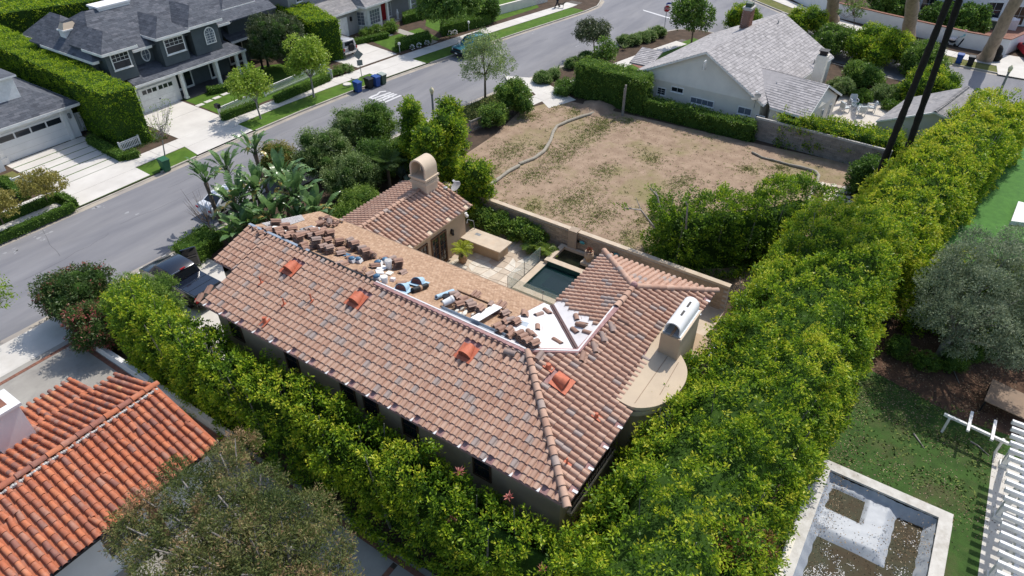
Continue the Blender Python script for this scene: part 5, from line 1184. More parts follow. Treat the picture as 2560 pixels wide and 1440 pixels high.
def limbs(parent,base,tips,r0=0.12,m='bark',h0=0.35,name='trunk',wob=0.15,seed=0):
    R_=random.Random(seed);mb=MB();b=Vector(base)
    cx=sum(t[0]for t in tips)/len(tips);cy=sum(t[1]for t in tips)/len(tips);zt=max(t[2]for t in tips)
    fork=Vector((b.x+(cx-b.x)*0.35,b.y+(cy-b.y)*0.35,b.z+(zt-b.z)*h0))
    mb.tube([b-Vector((0,0,0.1)),b+(fork-b)*0.15,b+(fork-b)*0.6+Vector((R_.uniform(-wob,wob)*.4,R_.uniform(-wob,wob)*.4,0)),fork],[r0*1.35,r0*1.05,r0*0.9,r0*0.8],8)
    for t in tips:
        t=Vector(t);md=fork.lerp(t,0.5)+Vector((R_.uniform(-wob,wob),R_.uniform(-wob,wob),R_.uniform(0,wob)))
        mb.tube([fork-(fork-b)*0.05,md,t],[r0*0.55,r0*0.34,r0*0.10],6)
        for q in range(2):
            e=md.lerp(t,0.4+0.3*q)+Vector((R_.uniform(-1,1),R_.uniform(-1,1),R_.uniform(0,1)))*0.35*(t-fork).length*0.5
            mb.tube([md.lerp(t,0.25*q),e],[r0*0.22,r0*0.05],5)
    return mb.build(name,m,parent,50)
def dome(c,rx,ry,rz,n,r,bottom=-0.4,seed=1,rv=0.3):
    R_=random.Random(seed);out=[];c=Vector(c)
    for i in range(n):
        z=bottom+(1-bottom)*((i+0.5)/n);a=i*2.399963+R_.uniform(-.3,.3);q=math.sqrt(max(0,1-z*z));s=R_.uniform(0.72,1.0)
        rr=r*R_.uniform(1-rv,1+rv);out.append((c.x+rx*s*q*math.cos(a),c.y+ry*s*q*math.sin(a),c.z+rz*s*z,rr,rr,rr*0.85))
    out.append((c.x,c.y,c.z,rx*0.62,ry*0.62,rz*0.62));return out
def tree(name,label,cat,base,c,rx,ry,rz,n,r,m,group=None,trunk='bark',r0=0.10,bottom=-0.5,seed=1,h0=0.4,ntip=6,**kw):
    t=thing(name,base,label,cat,group);bl=dome(c,rx,ry,rz,n,r,bottom,seed)
    tips=[bl[i][:3]for i in range(0,n,max(1,n//ntip))]
    limbs(t,base,tips,r0,trunk,h0,seed=seed)
    crown(t,bl,m,base,**kw);return t
def bush(name,label,base,rx,ry,h,m,n=10,r=None,group=None,cat='shrub',seed=1,**kw):
    r=r or min(rx,ry,h)*0.45;t=thing(name,base,label,cat,group)
    bl=dome((base[0],base[1],base[2]+h*0.45),rx-r*0.5,ry-r*0.5,h*0.55-r*0.4,n,r,-0.6,seed)
    kw.setdefault('dens',16);kw.setdefault('k',16);kw.setdefault('Ls',0.3);kw.setdefault('Rs',0.15)
    crown(t,bl,m,base,**kw)
    limbs(t,base,[bl[i][:3]for i in range(0,n,3)],0.04,'bark',0.25,name='stem',seed=seed);return t
def hedge_blobs(path,hw,h,r,dens=1.0,seed=3,hv=0.25,rv=0.25,z0=0.0):
    """lumpy hedge along a path: blobs over its sides and top"""
    R_=random.Random(seed);out=[]
    for i in range(len(path)-1):
        a,b=Vector((*path[i][:2],0)),Vector((*path[i+1][:2],0));L=(b-a).length;x=(b-a)/L;nrm=Vector((-x.y,x.x,0))
        n=int(L*(2*hw+2*h)/(r*r)*0.62*dens)
        for k in range(n):
            s=R_.random()*L;u=R_.random()*(2*hw+2*h*0.92);hh=h*(1+R_.uniform(-hv,hv*0.4)*0.6)
            if u<h*0.92:y,z=-hw,u+0.3
            elif u<h*0.92+2*hw:y,z=-hw+(u-h*0.92),hh
            else:y,z=hw,h*0.92*2+2*hw-u+0.3
            edge=min(1,(z/h))**4;y*=1-0.12*edge*(1 if abs(y)>hw*0.8 else 0)
            rr=r*R_.uniform(1-rv,1+rv);p=a+x*s+nrm*(y*(1-rr*0.45/hw));out.append((p.x,p.y,z0+min(z,hh)-rr*0.7 if z>h*0.8 else z0+z,rr,rr,rr*1.05))
    return out
def hedge_core(parent,path,hw,h,m='leaf_ficus',name='dark_fill',r=0.4,ex=0.5):
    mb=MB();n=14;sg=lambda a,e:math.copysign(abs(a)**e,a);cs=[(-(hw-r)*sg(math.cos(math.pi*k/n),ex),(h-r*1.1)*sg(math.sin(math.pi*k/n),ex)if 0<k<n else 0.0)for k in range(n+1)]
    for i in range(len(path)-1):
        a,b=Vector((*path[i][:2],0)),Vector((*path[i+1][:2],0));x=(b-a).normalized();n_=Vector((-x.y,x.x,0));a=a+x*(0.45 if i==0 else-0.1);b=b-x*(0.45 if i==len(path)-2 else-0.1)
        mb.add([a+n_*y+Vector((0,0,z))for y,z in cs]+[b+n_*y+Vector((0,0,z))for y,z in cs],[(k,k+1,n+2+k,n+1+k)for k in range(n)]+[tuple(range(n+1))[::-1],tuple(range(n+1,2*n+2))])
    return mb.build(name,'core_shade',parent)  # solid block, shade inside the hedge put into its colour
def wobble(seed,scales,n=9):
    R_=np.random.default_rng(seed);K=unit(R_.normal(size=(n,3)))*(2*math.pi/R_.choice(scales,n))[:,None];ph_=R_.uniform(0,6.28,n)
    return lambda p:np.sin(p@K.T+ph_).sum(1)/math.sqrt(n)
def wild_hedge(name,label,path,hw,h,m,seed=3,dens=26,group=None,trunks=True,cat='hedge',amp=0.22,k=24,Ls=0.45,Rs=0.16,leaf=(0.12,0.055),tint=(0.38,0.14),tip=0.6,up=0.4,topgain=0.1,gap=-0.95,ex=0.5,hvar=0.2,**kw):
    """untrimmed hedge: leafy shoots over a rounded block whose surface swells and opens irregularly"""
    base=(path[0][0],path[0][1],0);t=thing(name,base,label,cat,group);W1,W2,W3=wobble(seed,[0.9,1.3,2.0,3.1]),wobble(seed+50,[0.7,1.1,1.7]),wobble(seed+90,[4.0,7.0])
    th=np.linspace(0.0,math.pi,400);sg=lambda a,e:np.sign(a)*np.abs(a)**e
    cy,cz=-hw*sg(np.cos(th),ex),h*sg(np.sin(th),ex);s_=np.concatenate([[0],np.cumsum(np.hypot(np.diff(cy),np.diff(cz)))]);Ps,Ns=[],[]
    for i in range(len(path)-1):
        a,b=np.array(path[i][:2]),np.array(path[i+1][:2]);L=np.linalg.norm(b-a);x=(b-a)/L;nr=np.array([-x[1],x[0]]);n=int(L*s_[-1]*dens)
        u=NR.uniform(-0.3,L+0.3,n);q=NR.random(n)*s_[-1];y=np.interp(q,s_,cy);z=np.interp(q,s_,cz);dy=np.interp(q+0.05,s_,cy)-np.interp(q-0.05,s_,cy);dz=np.interp(q+0.05,s_,cz)-np.interp(q-0.05,s_,cz)
        ln=np.hypot(dy,dz)+1e-6;ny,nz_=-dz/ln,dy/ln
        Ps.append(np.column_stack([a+x*u[:,None]+nr*y[:,None],z]));Ns.append(np.column_stack([nr*ny[:,None],nz_]))
    for e,sgn in((0,-1),(-1,1)):
        a,b=np.array(path[0 if e==0 else-2][:2]),np.array(path[1 if e==0 else-1][:2]);x=(b-a)/np.linalg.norm(b-a);nr=np.array([-x[1],x[0]]);n=int(2*hw*h*dens);p0=np.array(path[e][:2])
        Ps.append(np.column_stack([p0+nr*NR.uniform(-hw,hw,(n,1))*0.92+x*sgn*NR.uniform(0,.3,(n,1)),NR.uniform(0,h*0.95,n)]));Ns.append(np.tile([x[0]*sgn,x[1]*sgn,0.2],(n,1)))
    Pp,Nn=np.concatenate(Ps),np.concatenate(Ns);keep=(W2(Pp)>gap)|(NR.random(len(Pp))<0.25);sub=NR.random(len(Pp))<np.where(keep,0.22,0.8);Pi=(Pp+Nn*(amp*W1(Pp)-0.42)[:,None])[sub];Ni=Nn[sub];Pp,Nn=Pp[keep],Nn[keep]
    Pp=Pp+Nn*(amp*W1(Pp)-NR.uniform(0,0.35,len(Pp))**1.5)[:,None];Pp[:,2]+=hvar*W3(Pp)*np.clip(Pp[:,2]/h,0,1);Pp[:,2]=np.maximum(Pp[:,2],0.08)
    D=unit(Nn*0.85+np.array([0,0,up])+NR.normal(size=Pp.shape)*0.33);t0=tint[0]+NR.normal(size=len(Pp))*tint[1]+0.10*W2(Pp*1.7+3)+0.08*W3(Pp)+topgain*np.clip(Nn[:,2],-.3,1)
    p,d,tn=sprays(Pp-D*Ls*0.6,D,k,Ls,Rs,t0,tip)
    Di=unit(Ni+np.array([0,0,.3])+NR.normal(size=Ni.shape)*.4);p2,d2,t2=sprays(Pi-Di*.25,Di,11,.4,.24,np.full(len(Pi),.2),.2);p,d,tn=np.concatenate([p,p2]),np.concatenate([d,d2]),np.concatenate([tn,t2])  # deep sprays tinted dark: depth shade put into the leaf colour
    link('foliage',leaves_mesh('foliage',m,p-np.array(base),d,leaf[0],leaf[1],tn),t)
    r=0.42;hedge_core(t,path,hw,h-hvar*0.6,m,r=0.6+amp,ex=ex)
    mb=MB();R_=random.Random(seed)
    for i in range(len(path)-1):
        a,b=Vector((*path[i][:2],0)),Vector((*path[i+1][:2],0));nn=Vector((-(b-a).y,(b-a).x,0)).normalized()
        for q in range(int((b-a).length/0.8)):
            p_=a.lerp(b,(q+0.5)/int((b-a).length/0.8));s2=R_.uniform(-1,1)*(hw-0.25);e=p_+nn*s2+Vector((R_.uniform(-.3,.3),R_.uniform(-.3,.3),h*R_.uniform(0.85,1.03)));mb.tube([p_+nn*s2*0.5,p_.lerp(e,.5)+nn*s2*0.3,e],[.07,.05,.015],5)
    mb.build('trunk','bark_grey',t,50)['kind']='stuff';return t
def clipped(name,label,poly,h,m,leaf=(0.11,0.06),dens=60,k=4,z0=0.0,group=None,tint=(0.5,0.15),Ls=0.14,Rs=0.07,cat='hedge',bumpy=0.05,fresh_lit=0.15):
    """sheared hedge: dense leaf shell over a closed block with soft edges"""
    n=len(poly);A=sum(poly[i][0]*poly[(i+1)%n][1]-poly[(i+1)%n][0]*poly[i][1]for i in range(n))/2
    if A<0:poly=poly[::-1]
    cx,cy=sum(p[0]for p in poly)/n,sum(p[1]for p in poly)/n;base=(cx,cy,z0);t=thing(name,base,label,cat,group)
    Ps=[];Ns=[];pa=np.array([p[:2]for p in poly])
    lo,hi=pa.min(0),pa.max(0);m_=int(dens*(hi-lo).prod());q=NR.uniform(lo,hi,(m_,2));q=q[pn(poly,q)]
    wob=lambda x,y:bumpy*(np.sin(x*2.1+y*1.3)+np.sin(x*0.9-y*2.7)+0.7*np.sin(x*4.7+y*3.9))
    Ps.append(np.column_stack([q,z0+h+wob(q[:,0],q[:,1])+NR.normal(size=len(q))*bumpy*0.7]));Ns.append(np.tile([0,0,1.0],(len(q),1)))
    for i in range(n):
        a,b=pa[i],pa[(i+1)%n];l=np.linalg.norm(b-a);e=(b-a)/l;nn=np.array([e[1],-e[0]]);k_=int(dens*l*h)
        s=NR.random((k_,1));z=NR.random(k_)*h;pt=a+(b-a)*s+nn*(NR.normal(size=(k_,1))*bumpy*0.8+wob(s[:,0]*l+i*3,z*1.7)[:,None])
        Ps.append(np.column_stack([pt,z0+z]));Ns.append(np.tile([nn[0],nn[1],0.15],(k_,1)))
    Pp=np.concatenate(Ps);Nn=np.concatenate(Ns);D=unit(Nn+NR.normal(size=Pp.shape)*0.35+np.array([0,0,0.25]))
    t0=tint[0]+NR.normal(size=len(Pp))*tint[1]+fresh_lit*np.clip((Pp[:,2]-z0)/h-0.6,-0.4,0.4)  # new growth, plus sunlit top and shaded sides put into the leaf tint
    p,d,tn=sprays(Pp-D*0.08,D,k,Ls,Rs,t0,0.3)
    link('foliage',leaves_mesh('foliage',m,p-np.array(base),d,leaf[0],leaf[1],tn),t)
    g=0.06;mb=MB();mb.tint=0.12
    mb.prism([(x+(cx-x)*g/max(0.3,math.hypot(x-cx,y-cy)),y+(cy-y)*g/max(0.3,math.hypot(x-cx,y-cy)))for x,y in poly],z0,z0+h-0.07,bottom=False);mb.build('dark_fill','core_shade',t)  # closed block behind the shell, shade between leaves put into its colour
    return t
# ------------------------------------------------ plants, each where it stands
FK=dict(k=21,Ls=0.46,Rs=0.16,leaf=(0.145,0.067),dens=14.5)
wild_hedge('ficus_hedge','tall bushy green hedge along the near side wall of the tiled tan house',[(10.95,30.4),(10.9,24),(10.85,16),(10.85,9.5),(10.9,4.3)],1.12,5.0,'leaf_ficus',seed=5,gap=-0.8,amp=0.26,**FK)
wild_hedge('ficus_hedge','widest tall hedge, beside the chimney balcony of the tiled house',[(10.6,2.55),(14,2.65),(18,2.7),(24,2.35),(31,2.05),(37,1.9)],3.05,5.95,'leaf_ficus',seed=6,amp=0.32,gap=-0.72,tint=(0.36,0.16),**FK)
wild_hedge('ficus_hedge','tall yellow-green hedge behind the two dark palm trunks at the lot corner',[(36.5,1.2),(43,0.2),(50,-1.2),(57,-2.6),(64,-3.9)],2.4,4.8,'leaf_ficus',seed=7,k=18,Ls=0.5,Rs=0.2,leaf=(0.18,0.082),dens=11,tint=(0.5,0.15),amp=0.28)
wild_hedge('ficus_hedge','tall hedge between the artificial turf yard and the olive tree',[(36.8,-2.0),(38.5,-7),(39.5,-14)],1.5,4.4,'leaf_ficus',seed=8,k=22,Ls=0.45,Rs=0.18,leaf=(0.165,0.078),dens=10,tint=(0.4,0.15))
wild_hedge('ficus_shrubs','dark green overgrown bushes on the bare lot beside the hipped tile roof',[(34.0,12.0),(36.4,8.6),(39.0,6.2),(41.0,5.0)],1.75,4.8,'leaf_ficus',seed=9,k=24,Ls=0.5,Rs=0.18,leaf=(0.145,0.068),dens=13,tint=(0.2,0.12),tip=0.5,amp=0.4,hvar=0.35,ex=0.6,cat='shrubs')
for i,(px,py,q,l)in enumerate(((1640,540,(1560,520),'bare pruned branches rising out of the lot bushes, left'),(1660,520,(1625,470),'taller bare pruned branch with a leaf tuft out of the lot bushes'),(1720,545,(1715,500),'short bare stub out of the lot bushes'))):
    b_=P(px,py,4.3);e_=P(*q,5.6);t=thing('pruned_branch',b_,l,'branch');md_=b_.lerp(e_,.5)+Vector((0,0,.15));MB().tube([b_-Vector((0,0,.8)),md_,e_],[.07,.05,.025],6).tube([md_,md_+Vector((.3,.5,.5))],[.03,.012],5).tube([md_.lerp(e_,.5),md_.lerp(e_,.5)+Vector((-.4,.2,.35))],[.025,.01],5).build('limb','bark_grey',t,60)
    C=np.array([e_[:]]*5)+NR.normal(size=(5,3))*.12;D=unit(NR.normal(size=C.shape)+np.array([0,0,.6]));p_,d_,tn_=sprays(C,D,16,.3,.15,np.full(5,.35),.4);link('foliage',leaves_mesh('foliage','leaf_ficus',p_-np.array(b_),d_,.13,.06,tn_),t)
# pink flower heads in the near hedge and the brown dying bush
def flower(p,label):
    t=thing('flower_cluster',p,label,'flower','pink flowers in the hedge');u=unit(NR.normal(size=(26,3))+np.array([0,0,0.8]))
    link('petals',leaves_mesh('petals','leaf_pink',u*0.03,u,0.2,0.05,NR.random(26)),t)
for px,py,z,l in((1148,1180,4.9,'pink flower cluster at the top of the near hedge under the tiled eave'),(1131,1300,3.9,'coral flower cluster on the front face of the near hedge'),(1272,1242,4.9,'small dark pink bloom on the hedge beside the wall near the eave corner'),(1355,1425,4.4,'coral bloom low on the hedge at the bottom edge of the picture')):flower(P(px,py,z+0.35),l)
b0=P(1830,1395,3.6)
bush('browning_bush','rust brown dying bush at the lower end of the wide right hedge',(b0.x,b0.y,2.6),1.1,1.0,2.6,'leaf_brown',9,0.5,seed=3,leaf=(0.10,0.04),dens=20)
# clipped hedges across the street
clipped('clipped_hedge','long tall clipped hedge between the garage and the dark grey house',[(24.6,55.4),(26.9,54.6),(29.5,84.5),(26.4,83.0)],4.7,'leaf_clip',leaf=(0.135,0.065),dens=52,k=3,tint=(0.5,0.16),bumpy=0.07,fresh_lit=0.45)
clipped('clipped_hedge','tall clipped hedge along the back of the dark grey house',[(27.5,90.5),(33.5,95.5),(46,89.5),(42.0,84.5)],4.0,'leaf_clip',leaf=(0.18,0.09),dens=26,k=3,bumpy=0.07,fresh_lit=0.45)
clipped('clipped_hedge','tall clipped hedge between the dark grey house and the red-door house',[(48.0,57.3),(50.4,55.6),(58.5,77),(54,77)],4.25,'leaf_clip',leaf=(0.15,0.075),dens=40,k=3,bumpy=0.06,fresh_lit=0.45)
# small clipped borders
def border(label,pts,h,**kw):
    kw.setdefault('dens',70);return clipped('boxwood_hedge',label,pts,h,'leaf_box',leaf=(0.10,0.06),k=3,Ls=0.1,Rs=0.06,bumpy=0.03,**kw)
def strip_poly(a,b,w_):a,b=Vector(a),Vector(b);n=(b-a).normalized();n=Vector((-n.y,n.x))*w_/2;return[(a-n)[:],(b-n)[:],(b+n)[:],(a+n)[:]]
def B2(pa,pb,w_,h):return strip_poly(P(*pa,h).to_2d(),P(*pb,h).to_2d(),w_)
border('low clipped hedge beside the kerb around a paved verge at the far left',B2((-20,590),(178,506),0.55,0.6),0.6)
border('low clipped hedge behind the paved verge at the far left',B2((-20,545),(148,478),0.55,0.6),0.6)
border('short clipped hedge closing the end of the paved verge',B2((150,482),(182,500),0.5,0.6),0.6)
border('low hedge from the white fence to the garage drive at left edge',B2((0,440),(58,478),0.6,0.7),0.7)
border('low clipped hedge along the striped garage drive below the tall hedge',B2((222,340),(305,385),0.7,0.6),0.6)
border('stubby clipped hedge in front of the short white fence',B2((308,383),(343,374),0.6,0.6),0.6)
border('clipped hedge in front of the picket fence of the dark grey house',B2((553,283),(640,250),0.6,0.7),0.7)
border('long clipped hedge along the picket fence by the pavement',B2((686,240),(820,184),0.6,0.7),0.7)
border('curved low hedge by the porch of the dark grey house',B2((518,220),(575,208),0.9,0.6),0.6)
border('dark clipped hedge beside the red-door lawn with white flowers',[tuple(P(x,y,0)[:2])for x,y in((992,131),(1078,108),(1072,96),(990,116))],0.95)
border('low clipped hedge under the white bay window',B2((884,98),(968,80),0.8,0.6),0.6)
border('long dark clipped hedge in shade along the far pavement',[tuple(P(x,y,0)[:2])for x,y in((1105,92),(1226,62),(1222,48),(1102,78))],1.15)
border('dark shrub hedge in the shade of the porch with the flag',[tuple(P(x,y,0)[:2])for x,y in((1010,62),(1085,42),(1080,28),(1008,50))],1.0)
# street trees
tree('street_tree','small lime green tree on the lawn strip beside the blue bin','tree',P(785,243),P(770,160,3.0)+Vector((0,0,0.3)),1.6,1.6,1.7,16,0.7,'leaf_lime',seed=2,trunk='bark_grey',r0=0.09,dens=7,k=12,Ls=0.5,Rs=0.24,leaf=(0.19,0.12),core=None,tint=(0.6,0.2),inner=0.4)
tree('street_tree','lime green young tree by the picket fence of the dark grey house','tree',P(652,297),P(622,215,3.0),1.35,1.35,1.25,14,0.6,'leaf_lime',seed=3,trunk='bark_grey',r0=0.08,dens=7,k=12,Ls=0.45,Rs=0.22,leaf=(0.18,0.11),core=None,tint=(0.6,0.2),inner=0.4)
def sparse_tree(name,label,base,top,rx,m,trunk,n=26,seed=4,k=7,r0=0.06,leaf=(0.14,0.09),dens=1,leafy=0.7,h0=0.3):
    t=thing(name,base,label,'tree');R_=random.Random(seed);b=Vector(base);tp=Vector(top);H=tp.z-b.z;mb=MB();fk=b.lerp(tp,h0);mb.tube([b-Vector((0,0,0.1)),b.lerp(fk,0.5),fk],[r0,r0*0.8,r0*0.7],7);ends=[]
    for i in range(n):
        a=i*2.4+R_.uniform(-.4,.4);q=R_.uniform(0.15,1.0);e=b.lerp(tp,0.45+0.55*R_.random())+Vector((math.cos(a),math.sin(a),0))*rx*q
        md=fk.lerp(e,0.5)+Vector((0,0,-0.1*H*q*0.5));mb.tube([fk.lerp(tp,R_.uniform(0,0.35)),md,e],[r0*0.4,r0*0.28,r0*0.1],5)
        for j in range(3):
            e2=md.lerp(e,R_.uniform(0.2,0.9))+Vector((R_.uniform(-1,1),R_.uniform(-1,1),R_.uniform(-.2,1)))*0.35*rx*0.6;mb.tube([md.lerp(e,0.4*R_.random()),e2],[r0*0.16,r0*0.06],4);ends.append(e2)
        ends.append(e)
    mb.build('trunk',trunk,t,50)
    if leafy>0:
        C=np.array([e[:]for e in ends if R_.random()<leafy]);D=unit(NR.normal(size=C.shape)+np.array([0,0,0.5]));p,d,tn=sprays(C-D*0.1,D,k,0.3,0.16,NR.uniform(0.3,0.7,len(C)),0.3)
        link('foliage',leaves_mesh('foliage',m,p-np.array(base),d,leaf[0],leaf[1],tn),t)
    return t
sparse_tree('street_tree','nearly bare young tree with few pale leaves by the green bin',P(412,390),(*P(395,262,4.0)[:2],4.3),1.3,'leaf_lime','bark_grey',seed=5,k=4,leaf=(0.11,0.07))
sparse_tree('bare_tree','leafless young tree on the verge beside the parked white car',P(540,610),(*P(487,470,3.9)[:2],3.9),1.1,'leaf_lime','bark',seed=6,leafy=0.0,r0=0.05)
tree('verge_tree','small golden green tree in the paved verge at the far left','tree',P(122,512),P(104,462,1.9),1.15,1.15,0.85,14,0.5,'leaf_gold',seed=7,r0=0.05,dens=15,k=14,Ls=0.3,Rs=0.16,leaf=(0.12,0.07),core=None,inner=0.6)
tree('verge_tree','golden green tree cut by the left edge above the low hedges','tree',P(8,560),P(-12,515,1.9),1.1,1.1,0.85,12,0.5,'leaf_gold',seed=8,r0=0.05,dens=15,k=14,Ls=0.3,Rs=0.16,leaf=(0.12,0.07),core=None,inner=0.6)
tree('near_tree','pale leafy branch ends at the left edge over the road','tree',P(-60,830),P(-18,740,2.8),0.9,0.9,1.0,10,0.45,'leaf_lime',seed=9,r0=0.06,dens=7,k=9,Ls=0.4,Rs=0.2,leaf=(0.12,0.06),core=None,inner=0.4)
tree('shade_tree','dark round evergreen tree on the lawn of the dark grey house','tree',P(722,178),P(693,100,3.3),2.55,2.55,2.1,34,0.85,'leaf_dark',seed=10,trunk='bark',r0=0.16,dens=9,k=22,Ls=0.45,Rs=0.25,leaf=(0.17,0.06),corek=0.8)
tree('street_tree','tall loose olive green tree standing by the road in front of the teal car','tree',P(1213,245),P(1214,150,3.8),2.15,2.15,2.6,26,0.62,'leaf_sage',seed=11,trunk='bark',r0=0.11,dens=6,k=16,Ls=0.5,Rs=0.24,leaf=(0.14,0.06),core=None,inner=0.35,tint=(0.5,0.28))
bush('evergreen_shrub','dense round green shrub on the verge beside the lot entrance',P(1288,285),1.55,1.5,3.3,'leaf_mid',14,0.65,seed=12,leaf=(0.14,0.07))
bush('evergreen_shrub','lower leafy shrub left of the dense round green shrub by the lot',P(1235,312),1.7,1.1,2.0,'leaf_mid',12,0.5,seed=13,leaf=(0.13,0.06),tint=(0.6,0.2))
tree('street_tree','small dark tree with drooping domed crown on the near verge','tree',P(1487,130),P(1481,78,2.7),1.55,1.55,1.1,20,0.6,'leaf_dark',seed=14,r0=0.08,dens=10,k=16,Ls=0.5,Rs=0.2,leaf=(0.2,0.06),droop=0.8,tint=(0.6,0.15),core=None,inner=0.6)
tree('magnolia_tree','tall glossy dark tree behind the stop sign','tree',P(1729,108),P(1731,38,3.5),1.75,1.75,2.2,22,0.65,'leaf_mid',seed=15,r0=0.10,dens=6,k=13,Ls=0.5,Rs=0.28,leaf=(0.26,0.11),core=None,inner=0.4,tint=(0.3,0.2))
tree('young_tree','small glossy tree beside the pavement left of the pale house lawn','tree',P(1513,172),P(1513,135,1.6),1.05,1.05,1.1,12,0.45,'leaf_mid',seed=16,r0=0.05,dens=10,k=12,Ls=0.4,Rs=0.2,leaf=(0.22,0.10),core=None,inner=0.4)
tree('lawn_tree','broad leafy tree shading the lawn next to the red-door house','tree',P(1117,56),P(1125,0,4.6),3.2,3.2,2.0,26,1.0,'leaf_mid',seed=17,r0=0.16,dens=5,k=20,Ls=0.6,Rs=0.3,leaf=(0.26,0.1),droop=0.5)
bush('evergreen_shrub','dark shrub beside the white block wall at the top',P(1215,50),1.8,1.8,3.0,'leaf_mid',10,0.8,seed=18,leaf=(0.2,0.09),dens=10,tint=(0.3,0.15))
bush('evergreen_shrub','rounded green shrub at the left end of the bay window bed',P(978,82),1.0,0.9,1.2,'leaf_mid',9,0.4,seed=19,leaf=(0.14,0.07),tint=(0.6,0.15))
bush('flowering_shrub','leafy bed plants under the white bay window',P(930,85),1.9,0.6,0.85,'leaf_mid',9,0.35,seed=20,leaf=(0.14,0.06),tint=(0.7,0.15))
bush('rose_shrub','small shrub with pale blooms beside the grey vehicle drive',P(868,180),0.7,0.6,0.8,'leaf_sage',7,0.3,seed=21)
bush('rose_shrub','green shrub beside the white gate panel by the pavement',P(845,187),0.55,0.5,0.8,'leaf_mid',7,0.28,seed=22)
# rounded parkway shrubs by the stop sign
for i,(px,py,rx,h)in enumerate(((1562,112,0.95,1.0),(1584,110,0.9,1.0),(1605,104,0.85,0.95),(1622,100,0.9,0.95),(1646,90,0.9,1.0))):
    bush('round_shrub',('pale dome shrub, %s in the stop sign row'%('first from the left','second from the left','third from the left','fourth from the left','set apart at the right end')[i]),P(px,py),rx,rx,h,'leaf_sage',12,0.4,group='round shrubs on the near verge',seed=30+i,leaf=(0.10,0.05),dens=30,k=9,Ls=0.12,Rs=0.1,inner=0.9,corek=0.9,tint=(0.6,0.12))
for i,(px,py,rx,h,l)in enumerate(((1358,205,1.0,1.0,'pale dome shrub at the lot entrance, left one'),(1382,195,0.7,0.8,'smaller pale dome shrub right behind the lot entrance one'),(1440,168,1.25,1.0,'wide pale dome shrub behind the flax plant'),(1465,155,1.0,1.0,'dome shrub below the small dark verge tree'))):
    bush('round_shrub',l,P(px,py),rx,rx*0.9,h,'leaf_sage',12,0.4,group='round shrubs on the near verge',seed=40+i,leaf=(0.10,0.05),dens=28,k=9,Ls=0.12,Rs=0.1,inner=0.9,corek=0.9,tint=(0.5,0.12))
def spiky(name,label,base,n,L,m,w_=0.06,group=None,cat='plant',arch=0.5,seed=1,up=0.8):
    t=thing(name,base,label,cat,group);R_=random.Random(seed);mb=MB()
    for i in range(n):
        a=i*2.4+R_.uniform(-.3,.3);l=L*R_.uniform(0.7,1.1);e=R_.uniform(0.25,1.0);hx,hy=math.cos(a),math.sin(a);mb.tint=R_.random();pts=[]
        for q in range(5):
            s=q/4;r_=l*s*e*(0.5+0.5*s*arch);z=l*(s*up-(s*s)*arch*e*0.8);pts.append(Vector((base[0]+hx*r_,base[1]+hy*r_,base[2]+max(z,0.02)+0.03)))
        sx,sy=-hy,hx
        for q in range(4):
            wa,wb=w_*(1-(q/4)**2*0.9),w_*(1-((q+1)/4)**2*0.95)
            mb.add([pts[q]+Vector((sx,sy,0))*wa,pts[q]-Vector((sx,sy,0))*wa,pts[q+1]-Vector((sx,sy,0))*wb,pts[q+1]+Vector((sx,sy,0))*wb],[(0,1,2,3)])
    mb.build('blades',m,t);return t
spiky('flax_plant','spiky flax plant in front of the row of dome shrubs',P(1560,125),46,1.1,'leaf_sage',0.035,seed=2)
spiky('flax_plant','spiky flax plant near the lot entrance walk',P(1392,182),60,1.3,'leaf_sage',0.04,seed=3)
spiky('flax_plant','spiky flax plant left of the isolated dome shrub',P(1622,82),40,1.1,'leaf_sage',0.035,seed=4)
# clipped screens by the lot
clipped('clipped_hedge','tall clipped hedge between the lot walk and the pale shake-roofed house',[(55.2,29.8),(57.3,29.6),(56.6,22.6),(54.6,22.4)],3.2,'leaf_mid',leaf=(0.15,0.07),dens=55,k=4,bumpy=0.1,tint=(0.5,0.2),fresh_lit=0.4)
clipped('vine_hedge','long low vine-covered wall behind the bare lot under the house windows',[(54.7,22.4),(55.9,22.4),(55.6,12.4),(54.6,12.4)],1.5,'leaf_mid',leaf=(0.14,0.08),dens=55,k=4,bumpy=0.09,tint=(0.3,0.2),fresh_lit=0.5)
clipped('vine_hedge','leafy hedge above the grey block wall beside the patio chairs',[(55.4,10.6),(57.2,10.8),(57.6,1.8),(55.6,1.6)],2.3,'leaf_ficus',leaf=(0.16,0.08),dens=45,k=6,bumpy=0.16,tint=(0.42,0.2),fresh_lit=0.3,Ls=0.3,Rs=0.15)
bush('evergreen_shrub','dark shrubby mass at the lot corner where the palms stand',(51.2,2.6,0),1.7,1.3,2.6,'leaf_mid',10,0.7,seed=50,leaf=(0.16,0.08),dens=14,tint=(0.25,0.15))
bush('boxwood_shrub','low dark green shrub at the left end of the lot hedge by the walk',P(1412,232),1.3,1.1,1.0,'leaf_mid',9,0.5,seed=51,leaf=(0.12,0.06),tint=(0.35,0.15))
